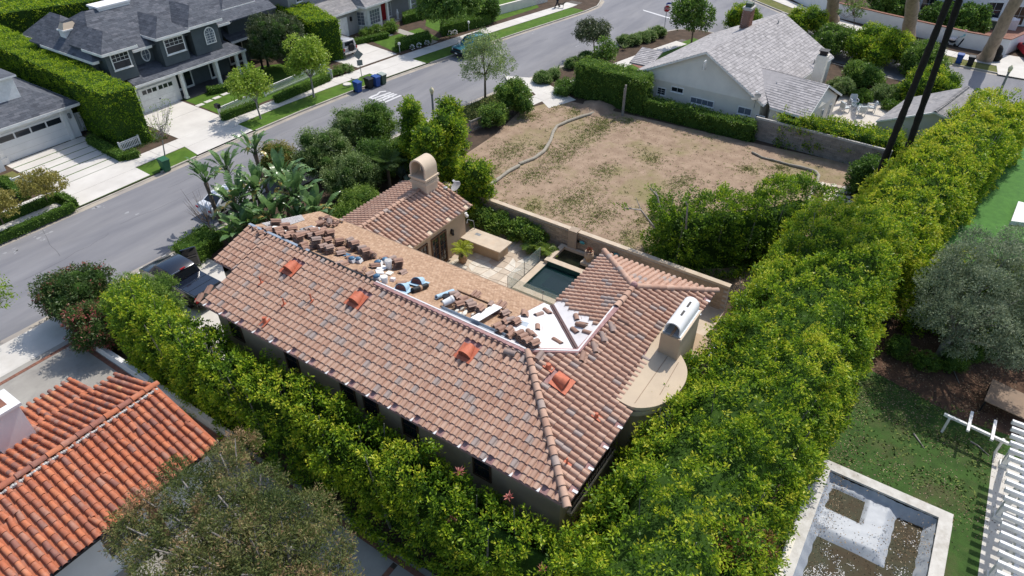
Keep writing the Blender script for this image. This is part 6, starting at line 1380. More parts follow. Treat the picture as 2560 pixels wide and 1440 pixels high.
# garden between the pale house and the cross street
for i,(px,py,rx,h,mm,l)in enumerate((
    (2010,80,2.2,3.0,'leaf_ficus','round yellow-green bush behind the ridge of the pale house'),
    (1850,70,2.0,3.2,'leaf_ficus','yellow-green bush beside the brick chimney of the pale house'),
    (2080,130,2.4,3.0,'leaf_mid','leafy bush right of the shake roof corner'),
    (2190,150,2.9,3.4,'leaf_ficus','largest rounded bush in the garden beside the shake roof'),
    (2290,175,2.3,3.0,'leaf_mid','dense bush left of the twin palm trunks'),
    (2310,255,2.4,3.4,'leaf_ficus','bright bush in front of the shadowed cross street'),
    (2150,210,1.7,2.2,'leaf_mid','loose shrub behind the gravel court'),
    (2100,230,1.2,1.4,'leaf_sage','grey green shrub at the corner of the pale house wing'),
    (2205,240,1.2,1.2,'leaf_sage','pale shrub at the back edge of the gravel court'),
    (2150,246,0.95,0.9,'leaf_box','clipped dome shrub on the gravel court edge'),
    (2225,268,0.75,0.8,'leaf_box','small clipped dome shrub right of the patio chairs'),
    (2240,245,1.1,1.3,'leaf_mid','dark shrub beside the curving gravel path'),
    (2250,340,1.3,1.6,'leaf_mid','dark shrub below the pale garden garage wall'))):
    p=P(px,py+6)
    bush('garden_shrub',l,p,rx,rx,h,mm,14,rx*0.36,seed=60+i,leaf=(0.17,0.08)if rx>1.3 else(0.12,0.06),dens=12 if rx>1.3 else 26,k=16,Ls=0.4 if rx>1.3 else 0.18,Rs=0.2 if rx>1.3 else 0.12,tint=(0.45,0.18))
sparse_tree('garden_tree','loose open tree against the white street wall',P(2135,75),(*P(2130,0,4)[:2],5.0),2.0,'leaf_mid','bark',seed=70,k=14,leaf=(0.2,0.1))
# palms: two tall dark trunks
for i,(b,tp,l)in enumerate((((50.3,2.2),(2372,0,14.5),'left one of two tall black palm trunks at the lot corner'),((51.6,0.9),(2402,-10,14.5),'right one of two tall black palm trunks at the lot corner'))):
    e=P(*tp);b3=Vector((*b,0));t=thing('palm_tree',b3,l,'palm tree','twin palm trunks');top=b3+(e-b3)*1.55
    mb=MB();R_=random.Random(i);n=60
    mb.tube([b3.lerp(top,k/n)for k in range(n+1)],[0.225*(1-0.25*k/n)+R_.uniform(-.02,.02)+(0.12 if k==0 else 0)for k in range(n+1)],10);mb.build('trunk','bark_palm',t,60)
    for k in range(26):
        a=k*2.4;f=MB();pts=[top+Vector((math.cos(a)*s*2.2,math.sin(a)*s*2.2,0.9*s-1.6*s*s*(0.6+0.6*((k*7)%5)/5)))for s in(0,.25,.5,.75,1)];sd_=Vector((-math.sin(a),math.cos(a),0));f.tint=R_.uniform(0,.6)
        for q in range(4):f.quad(pts[q]+sd_*0.25,pts[q]-sd_*0.25,pts[q+1]-sd_*0.28,pts[q+1]+sd_*0.28)
        f.build('frond','leaf_palm',t)
# big pale eucalyptus trunks in the cross street verge
for i,(bx,tp,r0,l)in enumerate((((2078,52),(2088,-40,6),0.75,'leftmost thick pale eucalyptus trunk in front of the white street wall'),((2268,97),(2292,-60,9),0.72,'middle pale eucalyptus trunk in front of the white street wall'),((2462,150),(2560,-40,9),0.62,'leaning pale eucalyptus trunk with dark burl beside the bins'))):
    b3=P(*bx);e=P(*tp);t=thing('eucalyptus_tree',b3,l,'tree','eucalyptus trunks on the verge');R_=random.Random(i);n=16;d=e-b3;
    mb=MB();mb.tube([b3+d*(k/n*1.3)+Vector((R_.uniform(-.05,.05),R_.uniform(-.05,.05),0))for k in range(n+1)],[r0*(1.35 if k==0 else 1.1 if k==1 else 1-0.25*k/n)+R_.uniform(-.03,.03)for k in range(n+1)],12);mb.build('trunk','bark_pale',t,60)
    tp3=b3+d*1.3
    for k in range(5):a=k*1.3;MB().tube([tp3-d*0.05,tp3+Vector((math.cos(a)*1.5,math.sin(a)*1.5,2.5)),tp3+Vector((math.cos(a)*4.5,math.sin(a)*4.5,4.5))],[r0*0.4,r0*0.28,r0*0.1],7).build('limb','bark_pale',t,60)
    if i==2:MB().sphere((b3.x+0.5,b3.y-0.8,0.9),0.5,9,6,(1,1,1.5)).sphere((b3.x+0.3,b3.y-0.9,0.4),0.6,9,6,(1,1,0.8)).build('burl','bark_palm',t,60)
# shrubs over the near kerb: bird of paradise grove, grey shrubs, palms, agave
def paddle_mesh(name,L,w_,m,tint,bend,torn,seed):
    R_=random.Random(seed);mb=MB();n=9
    mb.tint=0.2;st=0.75*L
    mb.tube([(0,0,0),(0.12*bend*st,0,st*0.5),(0.3*bend*st,0,st)],[0.035,0.03,0.02],5)
    pr=[]
    for i in range(n+1):
        s=i/n;pr.append((Vector((0.3*bend*st+bend*L*(0.25*s+0.75*s*s)*0.9,0,st+L*(s-0.62*bend*s*s))),w_*math.sin(math.pi*min(1,0.06+s*0.96))**0.7))
    for i in range(n):
        (a,wa),(b,wb)=pr[i],pr[i+1]
        for sg in(1,-1):
            mb.tint=min(1,max(0,tint+R_.uniform(-.15,.15)));dz=R_.uniform(-0.14,0.02)if torn else 0.0;g=0.06 if torn and R_.random()<0.6 else 0.0
            va=[a,a+Vector((0,sg*wa,0.18*wa+dz*wa)),b+Vector((0,sg*(wb if wb>0.02 else 0.01),0.18*wb+dz*wa))-Vector((0,0,g)),b]
            mb.add(va,[(0,1,2,3)if sg>0 else(3,2,1,0)])
    return mb.mesh(name,m,None,60)
PAD=[paddle_mesh('leaf',L,w_,'leaf_banana',tn,bd,to,10+i)for i,(L,w_,tn,bd,to)in enumerate(((1.5,0.23,0.45,0.35,1),(1.3,0.22,0.6,0.6,1),(1.6,0.23,0.3,0.5,1),(1.2,0.22,0.75,0.9,1),(1.4,0.23,0.5,0.2,0),(1.0,0.18,0.97,1.2,1)))]
def paradise(label,base,h,n,sc,seed):
    t=thing('bird_of_paradise',base,label,'plant','giant bird of paradise plants by the street');R_=random.Random(seed)
    mb=MB();tops=[]
    for k in range(2 if h>1.2 else 1):
        q=Vector((base[0]+R_.uniform(-.3,.3),base[1]+R_.uniform(-.3,.3),h*R_.uniform(0.8,1)));mb.tube([Vector(base),Vector(base).lerp(q,.5)+Vector((R_.uniform(-.1,.1),R_.uniform(-.1,.1),0)),q],[0.14,0.11,0.12],7);tops.append(q)
    mb.build('trunk','bark',t,50)
    for i in range(n):
        o=link('leaf',PAD[R_.choice((0,1,2,3,4,0,2,5)if i>2 else(0,4))],t);q=tops[i%len(tops)];o.location=q-Vector(base)
        tl=R_.uniform(0.0,0.75)*(0.35 if i<3 else 1);o.rotation_euler=(R_.uniform(-.15,.15),tl,i*2.4+R_.uniform(-.4,.4));s=sc*R_.uniform(0.8,1.15);o.scale=(s,s,s)
    return t
for i,(px,py,z,h,n,sc,l)in enumerate((
    (520,430,3.2,3.4,11,0.85,'tall paddle-leaf plant at the street end of the grove, far left'),(560,400,3.2,3.2,12,0.9,'paddle-leaf plant leaning over the parked white car'),(640,345,3.6,3.8,12,0.85,'topmost paddle-leaf plant against the road'),
    (590,470,2.6,2.4,14,1.0,'paddle-leaf plant at the middle of the grove, left side'),(640,450,2.8,2.6,14,1.0,'dense paddle-leaf plant in the grove centre'),(700,420,3.0,2.8,13,1.0,'paddle-leaf plant at the upper middle of the grove'),
    (740,455,2.8,2.6,13,1.0,'paddle-leaf plant with drooping yellowed leaf'),(790,500,2.0,1.6,13,0.95,'paddle-leaf plant at the right end of the grove'),(690,515,1.8,1.4,14,1.0,'low paddle-leaf plant in front of the grove'),
    (640,530,1.5,1.0,13,1.0,'low paddle-leaf plant beside the white roof felt'),(740,540,1.3,0.9,12,0.9,'low paddle-leaf plant behind the broken tile heap'),(590,550,1.4,0.8,11,0.9,'low paddle-leaf plant by the gable corner'),(800,545,1.0,0.6,10,0.8,'small paddle-leaf plant next to the guest wing eave'))):
    p=P(px,py+25,z);paradise(l,(p.x,p.y,0),h*(1.0 if i<3 else 0.9),int(n*2.3),sc*(0.85 if i<3 else 1.0),100+i)
p=P(575,590,0.8);paradise('single large paddle leaf plant at the roof corner above the hedge',(p.x,p.y,0),0.3,4,0.8,131)
for i,(px,py,z,rx,ry,h,mm,l,tn)in enumerate((
    (810,380,2.5,2.2,1.7,4.0,'leaf_sage','large soft grey green shrub behind the grove',0.35),(880,320,2.5,1.5,1.4,4.2,'leaf_sage','upright grey green shrub next to the road',0.25),(945,310,2.5,1.5,1.4,4.6,'leaf_mid','tall dark green shrub left of the street lamp',0.35),
    (880,430,2.0,2.0,1.6,3.4,'leaf_sage','mounded grey green shrub in the middle of the planting',0.3),(940,390,2.0,1.6,1.5,3.4,'leaf_mid','dark green shrub behind the feather palm',0.25),(900,500,1.2,1.6,1.2,2.2,'leaf_mid','light leafy shrub beside the guest wing roof',0.7),
    (1010,370,1.5,1.3,1.2,2.6,'leaf_mid','shrub with reddish tips near the round topped chimney',0.5),(700,390,2.2,1.5,1.2,3.2,'leaf_gold','yellowish shrub by the road behind the paddle leaves',0.35),(860,535,1.0,1.3,1.0,1.7,'leaf_mid','leafy shrub touching the left slope of the guest wing roof',0.65))):
    p=P(px,py+30,z*0.5);bush('screen_shrub',l,(p.x,p.y,0),rx,ry,h,mm,16,0.62,seed=140+i,leaf=(0.13,0.045),dens=15,k=22,Ls=0.5,Rs=0.2,tint=(tn,0.18))
# tall ficus columns beside the guest chimney
for i,(px,py,rx,h,l)in enumerate(((1075,400,1.6,6.3,'tallest ragged green column bush left of the empty lot'),(1040,350,1.2,6.0,'yellow-green column bush nearest the street lamp'),(1120,400,1.4,5.6,'dark green column bush right behind the round topped chimney'),(1185,480,1.25,4.2,'column bush with bare trunk above the garden wall'),(1130,330,1.0,5.0,'column bush beside the picket fence of the lot'))):
    p=P(px,py,h*0.5);b=(p.x,p.y,0);t=thing('column_bush',b,l,'shrub','ficus columns by the guest wing');R_=random.Random(160+i)
    bl=[(p.x+R_.uniform(-1,1)*rx*0.6,p.y+R_.uniform(-1,1)*rx*0.6,h*(0.12+0.83*((k+0.5)/20)),0.62*R_.uniform(.75,1.2),0.62*R_.uniform(.75,1.2),0.65)for k in range(20)]
    crown(t,bl,'leaf_ficus',b,dens=11,k=24,Ls=0.5,Rs=0.22,leaf=(0.15,0.075),tint=(0.36,0.18),tip=0.5)
    limbs(t,b,[q[:3]for q in bl[6:20:3]],0.12,'bark_grey',0.5,seed=i)
def frond_mesh(L,m,seed,tint,pairs=18,w_=0.5,arch=0.6):
    mb=MB();R_=random.Random(seed);pr=lambda s:Vector((L*s*(0.75+0.25*(1-arch)),0,L*(0.75*s-arch*s*s)));mb.tint=tint
    mb.tube([pr(k/6)for k in range(7)],[0.02*(1-k/7)+0.004 for k in range(7)],4)
    for k in range(pairs):
        s=0.15+0.85*k/pairs;l=w_*math.sin(math.pi*min(1,0.15+s*0.85))**0.6;a=pr(s)
        for sg in(1,-1):mb.tint=min(1,max(0,tint+R_.uniform(-.15,.15)));e=a+Vector((l*0.45,sg*l,-0.25*l+R_.uniform(-.05,.05)));q=(e-a)*0.5+a;mb.add([a,q+Vector((0.025,0,0.02)),e,q-Vector((0.025,0,-0.02))],[(0,1,2,3)])
    return mb.mesh('frond',m,None,None)
def feather_palm(label,base,th,n,L,tint,seed,trunk_r=0.12,w_=0.42,arch=0.6):
    t=thing('feather_palm',base,label,'palm',None);R_=random.Random(seed);ms=[frond_mesh(L*q,'leaf_palm',seed+k,tint+R_.uniform(-.1,.1),w_=w_,arch=arch*(0.8+0.2*k))for k,q in enumerate((1,0.9,0.8))]
    MB().tube([base,(base[0],base[1],base[2]+th)],[trunk_r*1.2,trunk_r],8).build('trunk','bark',t,50)
    for i in range(n):o=link('frond',ms[i%3],t);o.location=(0,0,th);o.rotation_euler=(0,-R_.uniform(-0.35,0.6),i*2.4+R_.uniform(-.2,.2))
    return t
p=P(975,470);feather_palm('feather palm among the shrubs left of the round topped chimney',(p.x,p.y,0),2.0,22,1.7,0.35,201)
p=P(905,560);feather_palm('small feather palm poking up between the two tiled roofs',(P(955,580,3.3).x-1.2,P(955,580,3.3).y-0.6,0),2.6,12,0.9,0.5,202)
spiky('agave_plant','blue grey agave beside the round topped chimney',P(1022,455,0.8)-Vector((0,0,0.8)),40,1.5,'leaf_agave',0.07,seed=5,up=0.9,arch=0.35)
spiky('agave_plant','second blue grey agave at the guest wing ridge end',P(1000,425,0.8)-Vector((0,0,0.8)),36,1.4,'leaf_agave',0.07,seed=6,up=0.9,arch=0.35)
# red tipped shrub and feathery shrub by the drive
bush('photinia_shrub','large red-tipped shrub at the pavement beside the black pickup',(11.0,36.6,0),1.9,1.7,3.2,'leaf_red',18,0.7,seed=210,leaf=(0.14,0.055),dens=17,k=22,Ls=0.4,Rs=0.2,tint=(0.2,0.2),tip=0.45)
bush('photinia_shrub','rosy leaved lower part of the red-tipped hedge above the white kerb wall',(10.3,33.6,0),1.2,1.3,2.9,'leaf_red',12,0.6,seed=211,leaf=(0.13,0.05),dens=17,k=22,Ls=0.4,Rs=0.2,tint=(0.5,0.22),tip=0.35)
bush('feathery_shrub','soft feathery mid green bush in front of the black pickup',(12.3,32.6,0),1.9,1.9,3.6,'leaf_mid',22,0.65,seed=212,leaf=(0.12,0.035),dens=18,k=24,Ls=0.35,Rs=0.2,tint=(0.62,0.16))
clipped('boxwood_hedge','clipped leafy hedge on the verge beside the pickup door',[tuple(P(x,y,0)[:2])for x,y in((440,645),(490,668),(560,615),(520,590))],1.0,'leaf_box',leaf=(0.12,0.06),dens=70,k=4,bumpy=0.08,tint=(0.6,0.18))
# large grey green tree at the bottom left
t=thing('tea_tree',(5.6,13.2,0),'large grey green fine-leaved tree overhanging the orange tiled roof','tree')
bl=[]
for i,(px,py,z,r)in enumerate(((560,1160,5.8,0.75),(470,1230,5.8,0.85),(560,1270,6.2,0.95),(660,1210,5.6,0.7),(690,1300,6.0,0.95),(780,1290,5.4,0.85),(810,1370,5.4,0.9),(740,1400,6.0,1.0),(640,1380,6.4,1.0),(540,1360,6.3,0.95),(450,1320,5.9,0.8),(370,1270,5.3,0.7),(330,1340,5.2,0.7),(400,1400,5.7,0.85),(500,1450,6.2,1.0),(620,1470,6.4,1.0),(730,1490,5.9,1.0),(820,1460,5.3,0.9),(600,1330,5.0,1.3),(600,1430,5.0,1.4),(440,1180,5.2,0.55),(600,1115,5.2,0.55),(310,1300,5.0,0.45),(700,1350,5.0,1.2))):
    q=P(px,py,z);bl.append((q.x,q.y,q.z,r,r,r*0.8))
    if r>0.5:
        for k in range(2):bl.append((q.x+rng.uniform(-1,1)*r*0.8,q.y+rng.uniform(-1,1)*r*0.8,q.z+rng.uniform(-.6,.3)*r,r*0.5,r*0.5,r*0.45))
crown(t,bl,'leaf_euca',(5.6,13.2,0),dens=20,k=22,Ls=0.34,Rs=0.17,leaf=(0.11,0.03),tint=(0.5,0.16),tip=0.3,inner=0.8,core=None,blobvar=0.2)
crown(t,[(b[0],b[1],b[2]-0.1,b[3]*0.66,b[4]*0.66,b[5]*0.66)for b in bl],'leaf_euca',(5.6,13.2,0),dens=10,k=14,Ls=0.36,Rs=0.2,leaf=(0.12,0.035),tint=(0.35,0.15),tip=0.2,inner=0.6,core=None,name='dark_fill')
limbs(t,(5.6,13.2,0),[(b[0],b[1],b[2]+b[5]*0.9)for b in bl[0:60:3]],0.24,'bark_grey',0.4,seed=5,wob=0.3)
# olive tree and box balls on the right
t=thing('olive_tree',(34.3,-4.3,0),'silvery grey olive tree over the leaf-strewn bed on the right','tree');bl=[]
for i,(px,py,z,r)in enumerate(((2340,720,4.6,0.95),(2420,650,5.2,1.05),(2500,640,5.2,1.0),(2460,720,5.0,1.15),(2380,790,4.2,1.0),(2470,810,4.2,1.1),(2550,750,4.8,1.2),(2560,850,3.8,1.1),(2520,880,3.4,0.8),(2330,790,3.8,0.7),(2400,700,4.6,1.2),(2440,600,5.2,0.7),(2540,600,5.4,0.8),(2600,700,4.8,1.2),(2390,860,3.2,0.6))):
    q=P(px,py,z);bl.append((q.x,q.y,q.z,r,r,r*0.85))
    for k in range(2):bl.append((q.x+rng.uniform(-1,1)*r*0.8,q.y+rng.uniform(-1,1)*r*0.8,q.z+rng.uniform(-.6,.4)*r,r*0.5,r*0.5,r*0.45))
crown(t,bl,'leaf_olive',(34.3,-4.3,0),dens=13,k=24,Ls=0.4,Rs=0.22,leaf=(0.11,0.034),tint=(0.5,0.2),tip=0.3,inner=0.7,core=None)
crown(t,[(b[0],b[1],b[2]-0.1,b[3]*0.66,b[4]*0.66,b[5]*0.66)for b in bl],'leaf_olive',(34.3,-4.3,0),dens=12,k=18,Ls=0.36,Rs=0.2,leaf=(0.12,0.034),tint=(0.3,0.15),inner=0.5,core=None,name='dark_fill')
limbs(t,(34.3,-4.3,0),[b[:3]for b in bl[0:45:4]],0.2,'bark_grey',0.3,seed=6,wob=0.3)
for i,(px,py,r,l)in enumerate(((2310,920,0.62,'clipped box ball in sun left of the olive trunk'),(2372,920,0.64,'clipped box ball right of the olive trunk'),(2265,900,0.5,'shaded box ball at the edge of the wide hedge'),(2410,900,0.6,'shaded box ball deep under the olive crown'),(2452,895,0.6,'rightmost box ball under the olive crown'),(2235,880,0.6,'dark shrub ball nearest the wide hedge'))):
    bush('boxwood_ball',l,P(px,py),r,r,r*1.6,'leaf_box',12,r*0.5,group='box balls under the olive tree',seed=220+i,leaf=(0.06,0.035),dens=60,k=9,Ls=0.1,Rs=0.08,inner=0.9,corek=0.9)
# courtyard planting against the garden wall
for i,(px,py,rx,h,l)in enumerate(((1215,545,0.9,1.5,'leafy climber bush at the chimney end of the courtyard wall'),(1255,560,1.0,1.4,'leafy bush second along the courtyard wall'),(1300,575,1.0,1.4,'leafy bush third along the courtyard wall'),(1345,585,0.8,1.3,'leafy bush beside the stone pier of the courtyard wall'))):
    p=P(px,py,0.6);bush('courtyard_shrub',l,(min(p.x,31.5),p.y,0),rx*0.8,rx,h,'leaf_mid',11,0.4,seed=230+i,leaf=(0.13,0.07),dens=20,tint=(0.5,0.2))
p=P(1330,615,0.5);feather_palm('squat feather palm left of the pool planter',(p.x,p.y,0),0.35,26,0.95,0.55,240,0.12,0.28,0.75)
p=P(1368,628,0.5);feather_palm('squat feather palm in the planter by the glass fence',(p.x,p.y,0),0.45,28,0.95,0.6,244,0.12,0.28,0.75)
# ------------------------------------------------ loose things on the roof
FN=Vector((SL,0,1)).normalized()
TLM=[]
for k in range(8):mb=MB();mb.tint=rng.uniform(0,0.55)if k<6 else 0.8+0.1*(k-6);mb.add(*tile_geo(prof_s(0.32,0.10,0.014),0.50,0.02,0.0));TLM.append(mb.mesh('roof_tile','fresh_tile',None,40))
HAND={'near':on_near,'hip':on_hip,'far':on_far}
def wing_far(px,py):
    d=_f*FPX+_r*(px-1280)-_u*(py-720);n=Vector((0,SL,1));c=Vector((0,YW,ZE))-Vector((0,0,CAM_H));return Vector((0,0,CAM_H))+d*(n.dot(c)/n.dot(d))
HAND['wing']=wing_far
NRM={'near':Vector((-SL,0,1)).normalized(),'hip':Vector((0,-SL,1)).normalized(),'far':FN,'wing':Vector((0,SL,1)).normalized()}
def stack(px,py,n,label,ang=None,plane='far',off=0.03,group=None):
    """n nested tiles lying on the roof with the barrel up; ang turns the tile axis"""
    p=HAND[plane](px,py);N_=NRM[plane];p=p+N_*off;a=math.radians(ang if ang is not None else rng.gauss(-4,9))
    t=thing('tile_stack' if n>1 else 'loose_tile',p,label,'roof tile' if n==1 else 'tile stack',group)
    V=Vector((math.cos(a),math.sin(a),0));V=(V-N_*V.dot(N_)).normalized();U=V.cross(N_)
    for k in range(n):
        j=rng.uniform(-.05,.05)if n>1 else 0;v=(V+U*j).normalized();u=v.cross(N_);o=link('roof_tile',rng.choice(TLM),t)
        q=N_*(k*0.078+0.005)+V*(rng.uniform(-.02,.02)-0.2)-U*0.13+U*rng.uniform(-.012,.012)
        o.matrix_basis=Matrix(((u.x,v.x,N_.x,q.x),(u.y,v.y,N_.y,q.y),(u.z,v.z,N_.z,q.z),(0,0,0,1)))
    return t
ORD='first second third fourth fifth sixth seventh eighth ninth tenth eleventh twelfth thirteenth fourteenth fifteenth sixteenth seventeenth eighteenth nineteenth twentieth twenty-first twenty-second twenty-third'.split();NS={1:'single brown roof tile',2:'low stack of brown tiles',3:'stack of brown tiles',4:'stack of brown tiles',5:'tall stack of brown tiles'};UP=[]
Z1_=lambda X,Y:(620+X/5.565,530+Y/5.565)
for X,Y,n in((370,190,4),(255,265,2),(500,245,4),(400,285,3),(600,290,4),(430,320,2),(720,335,3),(560,345,3),(830,290,3),(890,315,4),(1030,295,3),(530,385,3),(690,420,5),(780,350,3),(960,370,4),(300,290,2),(480,350,2),(640,375,3),(860,365,3),(180,290,1),(120,240,1),(1010,330,3)):
    UP.append((X,Y,n))
for i,(X,Y,n)in enumerate(sorted(UP)):stack(*Z1_(X,Y),n,'%s, %s from the left in the upper heap'%(NS[n],ORD[i]),group='tile stacks in the upper heap')
for X,Y,n,l in((1120,365,5,'tile stack at the right edge of the upper heap'),(1245,465,4,'tile stack alone right of the upper heap'),(1090,430,3,'tile stack with a grey top tile beside the upper heap'),(760,500,3,'tile stack nearest the metal ridge strip'),(920,510,7,'tallest tile stack in front of the upper heap'),(810,530,2,'low flat tile stack on the ridge strip'),(1030,545,4,'left one of the twin tile stacks below the heap'),(1110,580,5,'right one of the twin tile stacks below the heap'),
    (1400,480,5,'rear tile stack of the pair in mid slope'),(1460,540,6,'front tile stack of the pair in mid slope'),(1280,535,1,'single tile lying in mid slope'),(1265,600,2,'pair of tiles lying by the blue wrapping'),(1560,570,4,'rear tile stack above the blue bundles'),(1610,665,7,'tall front tile stack above the blue bundles'),(1710,640,4,'dark sided tile stack turned across the slope'),(1420,645,1,'tile lying behind the blue bundles'),(1320,735,1,'tile leaning by the ridge left of the blue bundles'),(1250,730,1,'broken tile by the ridge strip'),
    (1880,680,2,'tile pair above the white sheets'),(1990,700,3,'tile stack beside the white box'),(2060,790,6,'tall tile stack right of the white box'),(1750,770,2,'tile pair left of the white sheets'),(2140,850,1,'lone tile right of the white sheets'),(1670,900,2,'tile pair beside the ridge below the white sheets'),(2130,1010,1,'tile tucked behind the blue grey hood vents')):
    stack(*Z1_(X,Y),n,l,ang=80 if 'across' in l else None)
Z2_=lambda X,Y:(1060+X/5.12,690+Y/5.12)
for i,(X,Y,n)in enumerate(sorted(((360,255,2),(400,310,3),(490,345,3),(560,365,2),(340,340,2),(430,420,4),(580,440,4),(840,440,4),(1080,610,3),(910,690,3),(970,735,3),(1070,740,3),(1100,790,2)))):stack(*Z2_(X,Y),n,'%s, %s from the left by the metal trough'%(NS[n],ORD[i]),group='tile stacks in the lower heap')
for X,Y,n,l,a in((690,520,6,'big tile stack standing above the white board',12),(890,475,3,'tile stack right of the big stack above the board',None),(1010,520,3,'tile stack behind the right end of the white board',None),(1020,630,3,'tile stack below the right end of the white board',None),(1160,630,3,'tile stack beside the grey flat sheet',None),(1190,810,4,'topmost of four tile bundles in the diagonal row',-8),(1240,850,4,'second of four tile bundles in the diagonal row',-8),(1310,900,4,'third of four tile bundles in the diagonal row',-8),(1380,950,5,'lowest of four tile bundles in the diagonal row',-8),(1370,770,2,'tile pair lying across above the diagonal row',60),(1280,510,2,'tile pair beside broken pieces on the shingles',30),(1460,505,1,'tile lying on shingles near the valley',-10),(1585,470,1,'tile near the valley top edge',60)):
    stack(*Z2_(X,Y),n,l,ang=a)
for X,Y,l,a,pl in((1720,855,'tile on the white felt left of the valley',75,'far'),(1940,715,'tile on the white felt nearest the valley on its right',60,'wing'),(2030,650,'tile pair end to end on the white felt, upper right',85,'wing'),(2110,735,'dark brown tile on the white felt by the pink ridge',80,'wing'),(1960,550,'broken tile on the white felt under the wing tiles',40,'wing'),(1455,675,'broken tile piece on the white felt left part',30,'far')):
    stack(*Z2_(X,Y),1 if 'pair' not in l else 2,l,ang=a,plane=pl)
for px,py,l,a,pl in((1279,885,'ridge tile lying near the top of the near slope',100,'near'),(1345,897,'loose ridge tile beside the hip end below the pink mortar',5,'hip'),(1455,898,'loose ridge tile at the bend of the pink mortar',20,'hip'),(1484,875,'lowest of three loose ridge tiles in line beside the pink mortar',45,'hip'),(1506,850,'middle of three loose ridge tiles in line beside the pink mortar',45,'hip'),(1528,826,'upper of three loose ridge tiles in line beside the pink mortar',45,'hip'),(1553,806,'loose tile pointing down slope near the wing ridge',-80,'hip')):
    stack(px,py,1,l,ang=a,plane=pl,off=0.11)
# broken tiles
t=thing('broken_tile_heap',on_far(820,570),'jumbled heap of broken tiles at the far edge of the stripped slope','rubble')
for k in range(46):
    o=link('tile_shard',rng.choice(TLM),t);p=on_far(*Z1_(rng.uniform(1000,1290),rng.uniform(110,215)))-t.location;o.location=p+Vector((0,0,rng.uniform(0.03,0.22)));o.rotation_euler=(rng.uniform(-.7,.7),rng.uniform(-.7,.7),rng.uniform(0,6));s_=rng.uniform(0.35,0.9);o.scale=(s_,s_*rng.uniform(.5,1),s_)
for X,Y,l in((1500,830,'broken tile pieces by the ridge between the two clusters'),(1330,500,'ignored')):
    if l=='ignored':continue
    t=thing('broken_tile',on_far(*Z1_(X,Y)),l,'rubble')
    for k in range(4):o=link('tile_shard',rng.choice(TLM),t);o.location=(rng.uniform(-.2,.2),rng.uniform(-.3,.3),0.03);o.rotation_euler=(rng.uniform(-.3,.3),0.3,rng.uniform(0,6));o.scale=(.6,.6,.8)
# sheets, buckets, wraps
def FF(p,a=0.0,lift=0.03):  # frame on the far slope, x along a
    V=Vector((math.cos(a),math.sin(a),0));V=(V-FN*V.dot(FN)).normalized();W=FN.cross(V);q=p+FN*lift
    return Matrix(((V.x,W.x,FN.x,q.x),(V.y,W.y,FN.y,q.y),(V.z,W.z,FN.z,q.z),(0,0,0,1)))
def lay(name,label,cat,px,py,m,sx,sy,th=0.02,a=0.0,lift=0.03,bend=0.0):
    p=on_far(px,py);F=FF(p,a,lift);mb=MB();n=6;vs=[]
    for i in range(n+1):
        x=-sx/2+sx*i/n;z=bend*math.sin(i*1.7)
        vs+=[(x,-sy/2,z),(x,sy/2,z+bend*0.5),(x,-sy/2,z-th),(x,sy/2,z+bend*0.5-th)]
    fs=[]
    for i in range(n):b=i*4;fs+=[(b,b+4,b+5,b+1),(b+2,b+3,b+7,b+6),(b,b+2,b+6,b+4),(b+1,b+5,b+7,b+3)]
    fs+=[(0,1,3,2),(n*4,n*4+2,n*4+3,n*4+1)];mb.X=F;mb.add(vs,fs);mb.X=None;mb.v=[tuple(Vector(v)-p)for v in mb.v]
    o=link(name,mb.mesh(name,m));o.location=p;return tag(o,label,cat)
lay('white_board','long white board lying slanted across the lower tile heap','board',*Z2_(790,545),'paper_white',1.9,0.42,0.03,0.05,0.30)
lay('metal_sheet','grey flat metal sheet right of the lower tile heap','sheet',*Z2_(1240,645),'galv',0.9,0.5,0.01,0.3,0.04)
for X,Y,sx,l in((390,235,0.6,'white sheet under the topmost tile stacks'),(480,285,0.6,'crumpled white sheet among the upper stacks'),(940,240,0.5,'white sheet patch right of the upper heap')):lay('paper_sheet',l,'sheet',*Z1_(X,Y),'paper_white',sx,0.45,0.01,0.4,0.05,0.02)
lay('dark_sheet','dark grey sheet with white edge behind the upper heap','sheet',*Z1_(840,235),'grey_metal',0.9,0.4,0.01,0.1,0.04)
lay('blue_sheet','blue and white wrapper flat on the shingles below the single tile','wrapper',*Z1_(1365,600),'blue_wrap',0.45,0.3,0.02,0.2,0.03,0.015)
lay('paper_sheet','upper white sheet of the two beside the lone tile','sheet',*Z1_(1870,795),'paper_white',0.55,0.35,0.03,0.2,0.08,0.01)
lay('paper_sheet','folded white sheet next to the ridge under the upper one','sheet',*Z1_(1830,840),'paper_white',0.45,0.35,0.03,0.9,0.05,0.015)
lay('carton','flat cream carton right of the folded white sheets','carton',*Z1_(1965,865),'stucco_cream',0.4,0.28,0.06,0.3,0.08)
lay('carton','small white and pink box alone on the shingles','carton',*Z1_(2012,960),'cloth_white',0.22,0.2,0.14,0.3,0.15)
for X,Y,l in((1460,700,'left blue and white wrapped bundle'),(1545,705,'right blue and white wrapped bundle'),(1810,945,'dark blue bag with white rim by the ridge'),(1825,745,'blue printed bag beside the white box'),(1905,715,'pale blue crumpled bag by the tiles')):
    p=on_far(*Z1_(X,Y))+FN*0.02;t=thing('wrapped_bundle',p,l,'bundle');MB().box(-0.17,0.17,-0.13,0.13,0,0.16).build('body','paper_white',t,local=True)
    b_=MB().sphere((0,0,0.2),0.19,10,6,(1,0.8,0.5)).build('wrap','blue_wrap',t,60,local=True);t.rotation_euler=(0,0.29,rng.uniform(0,2))
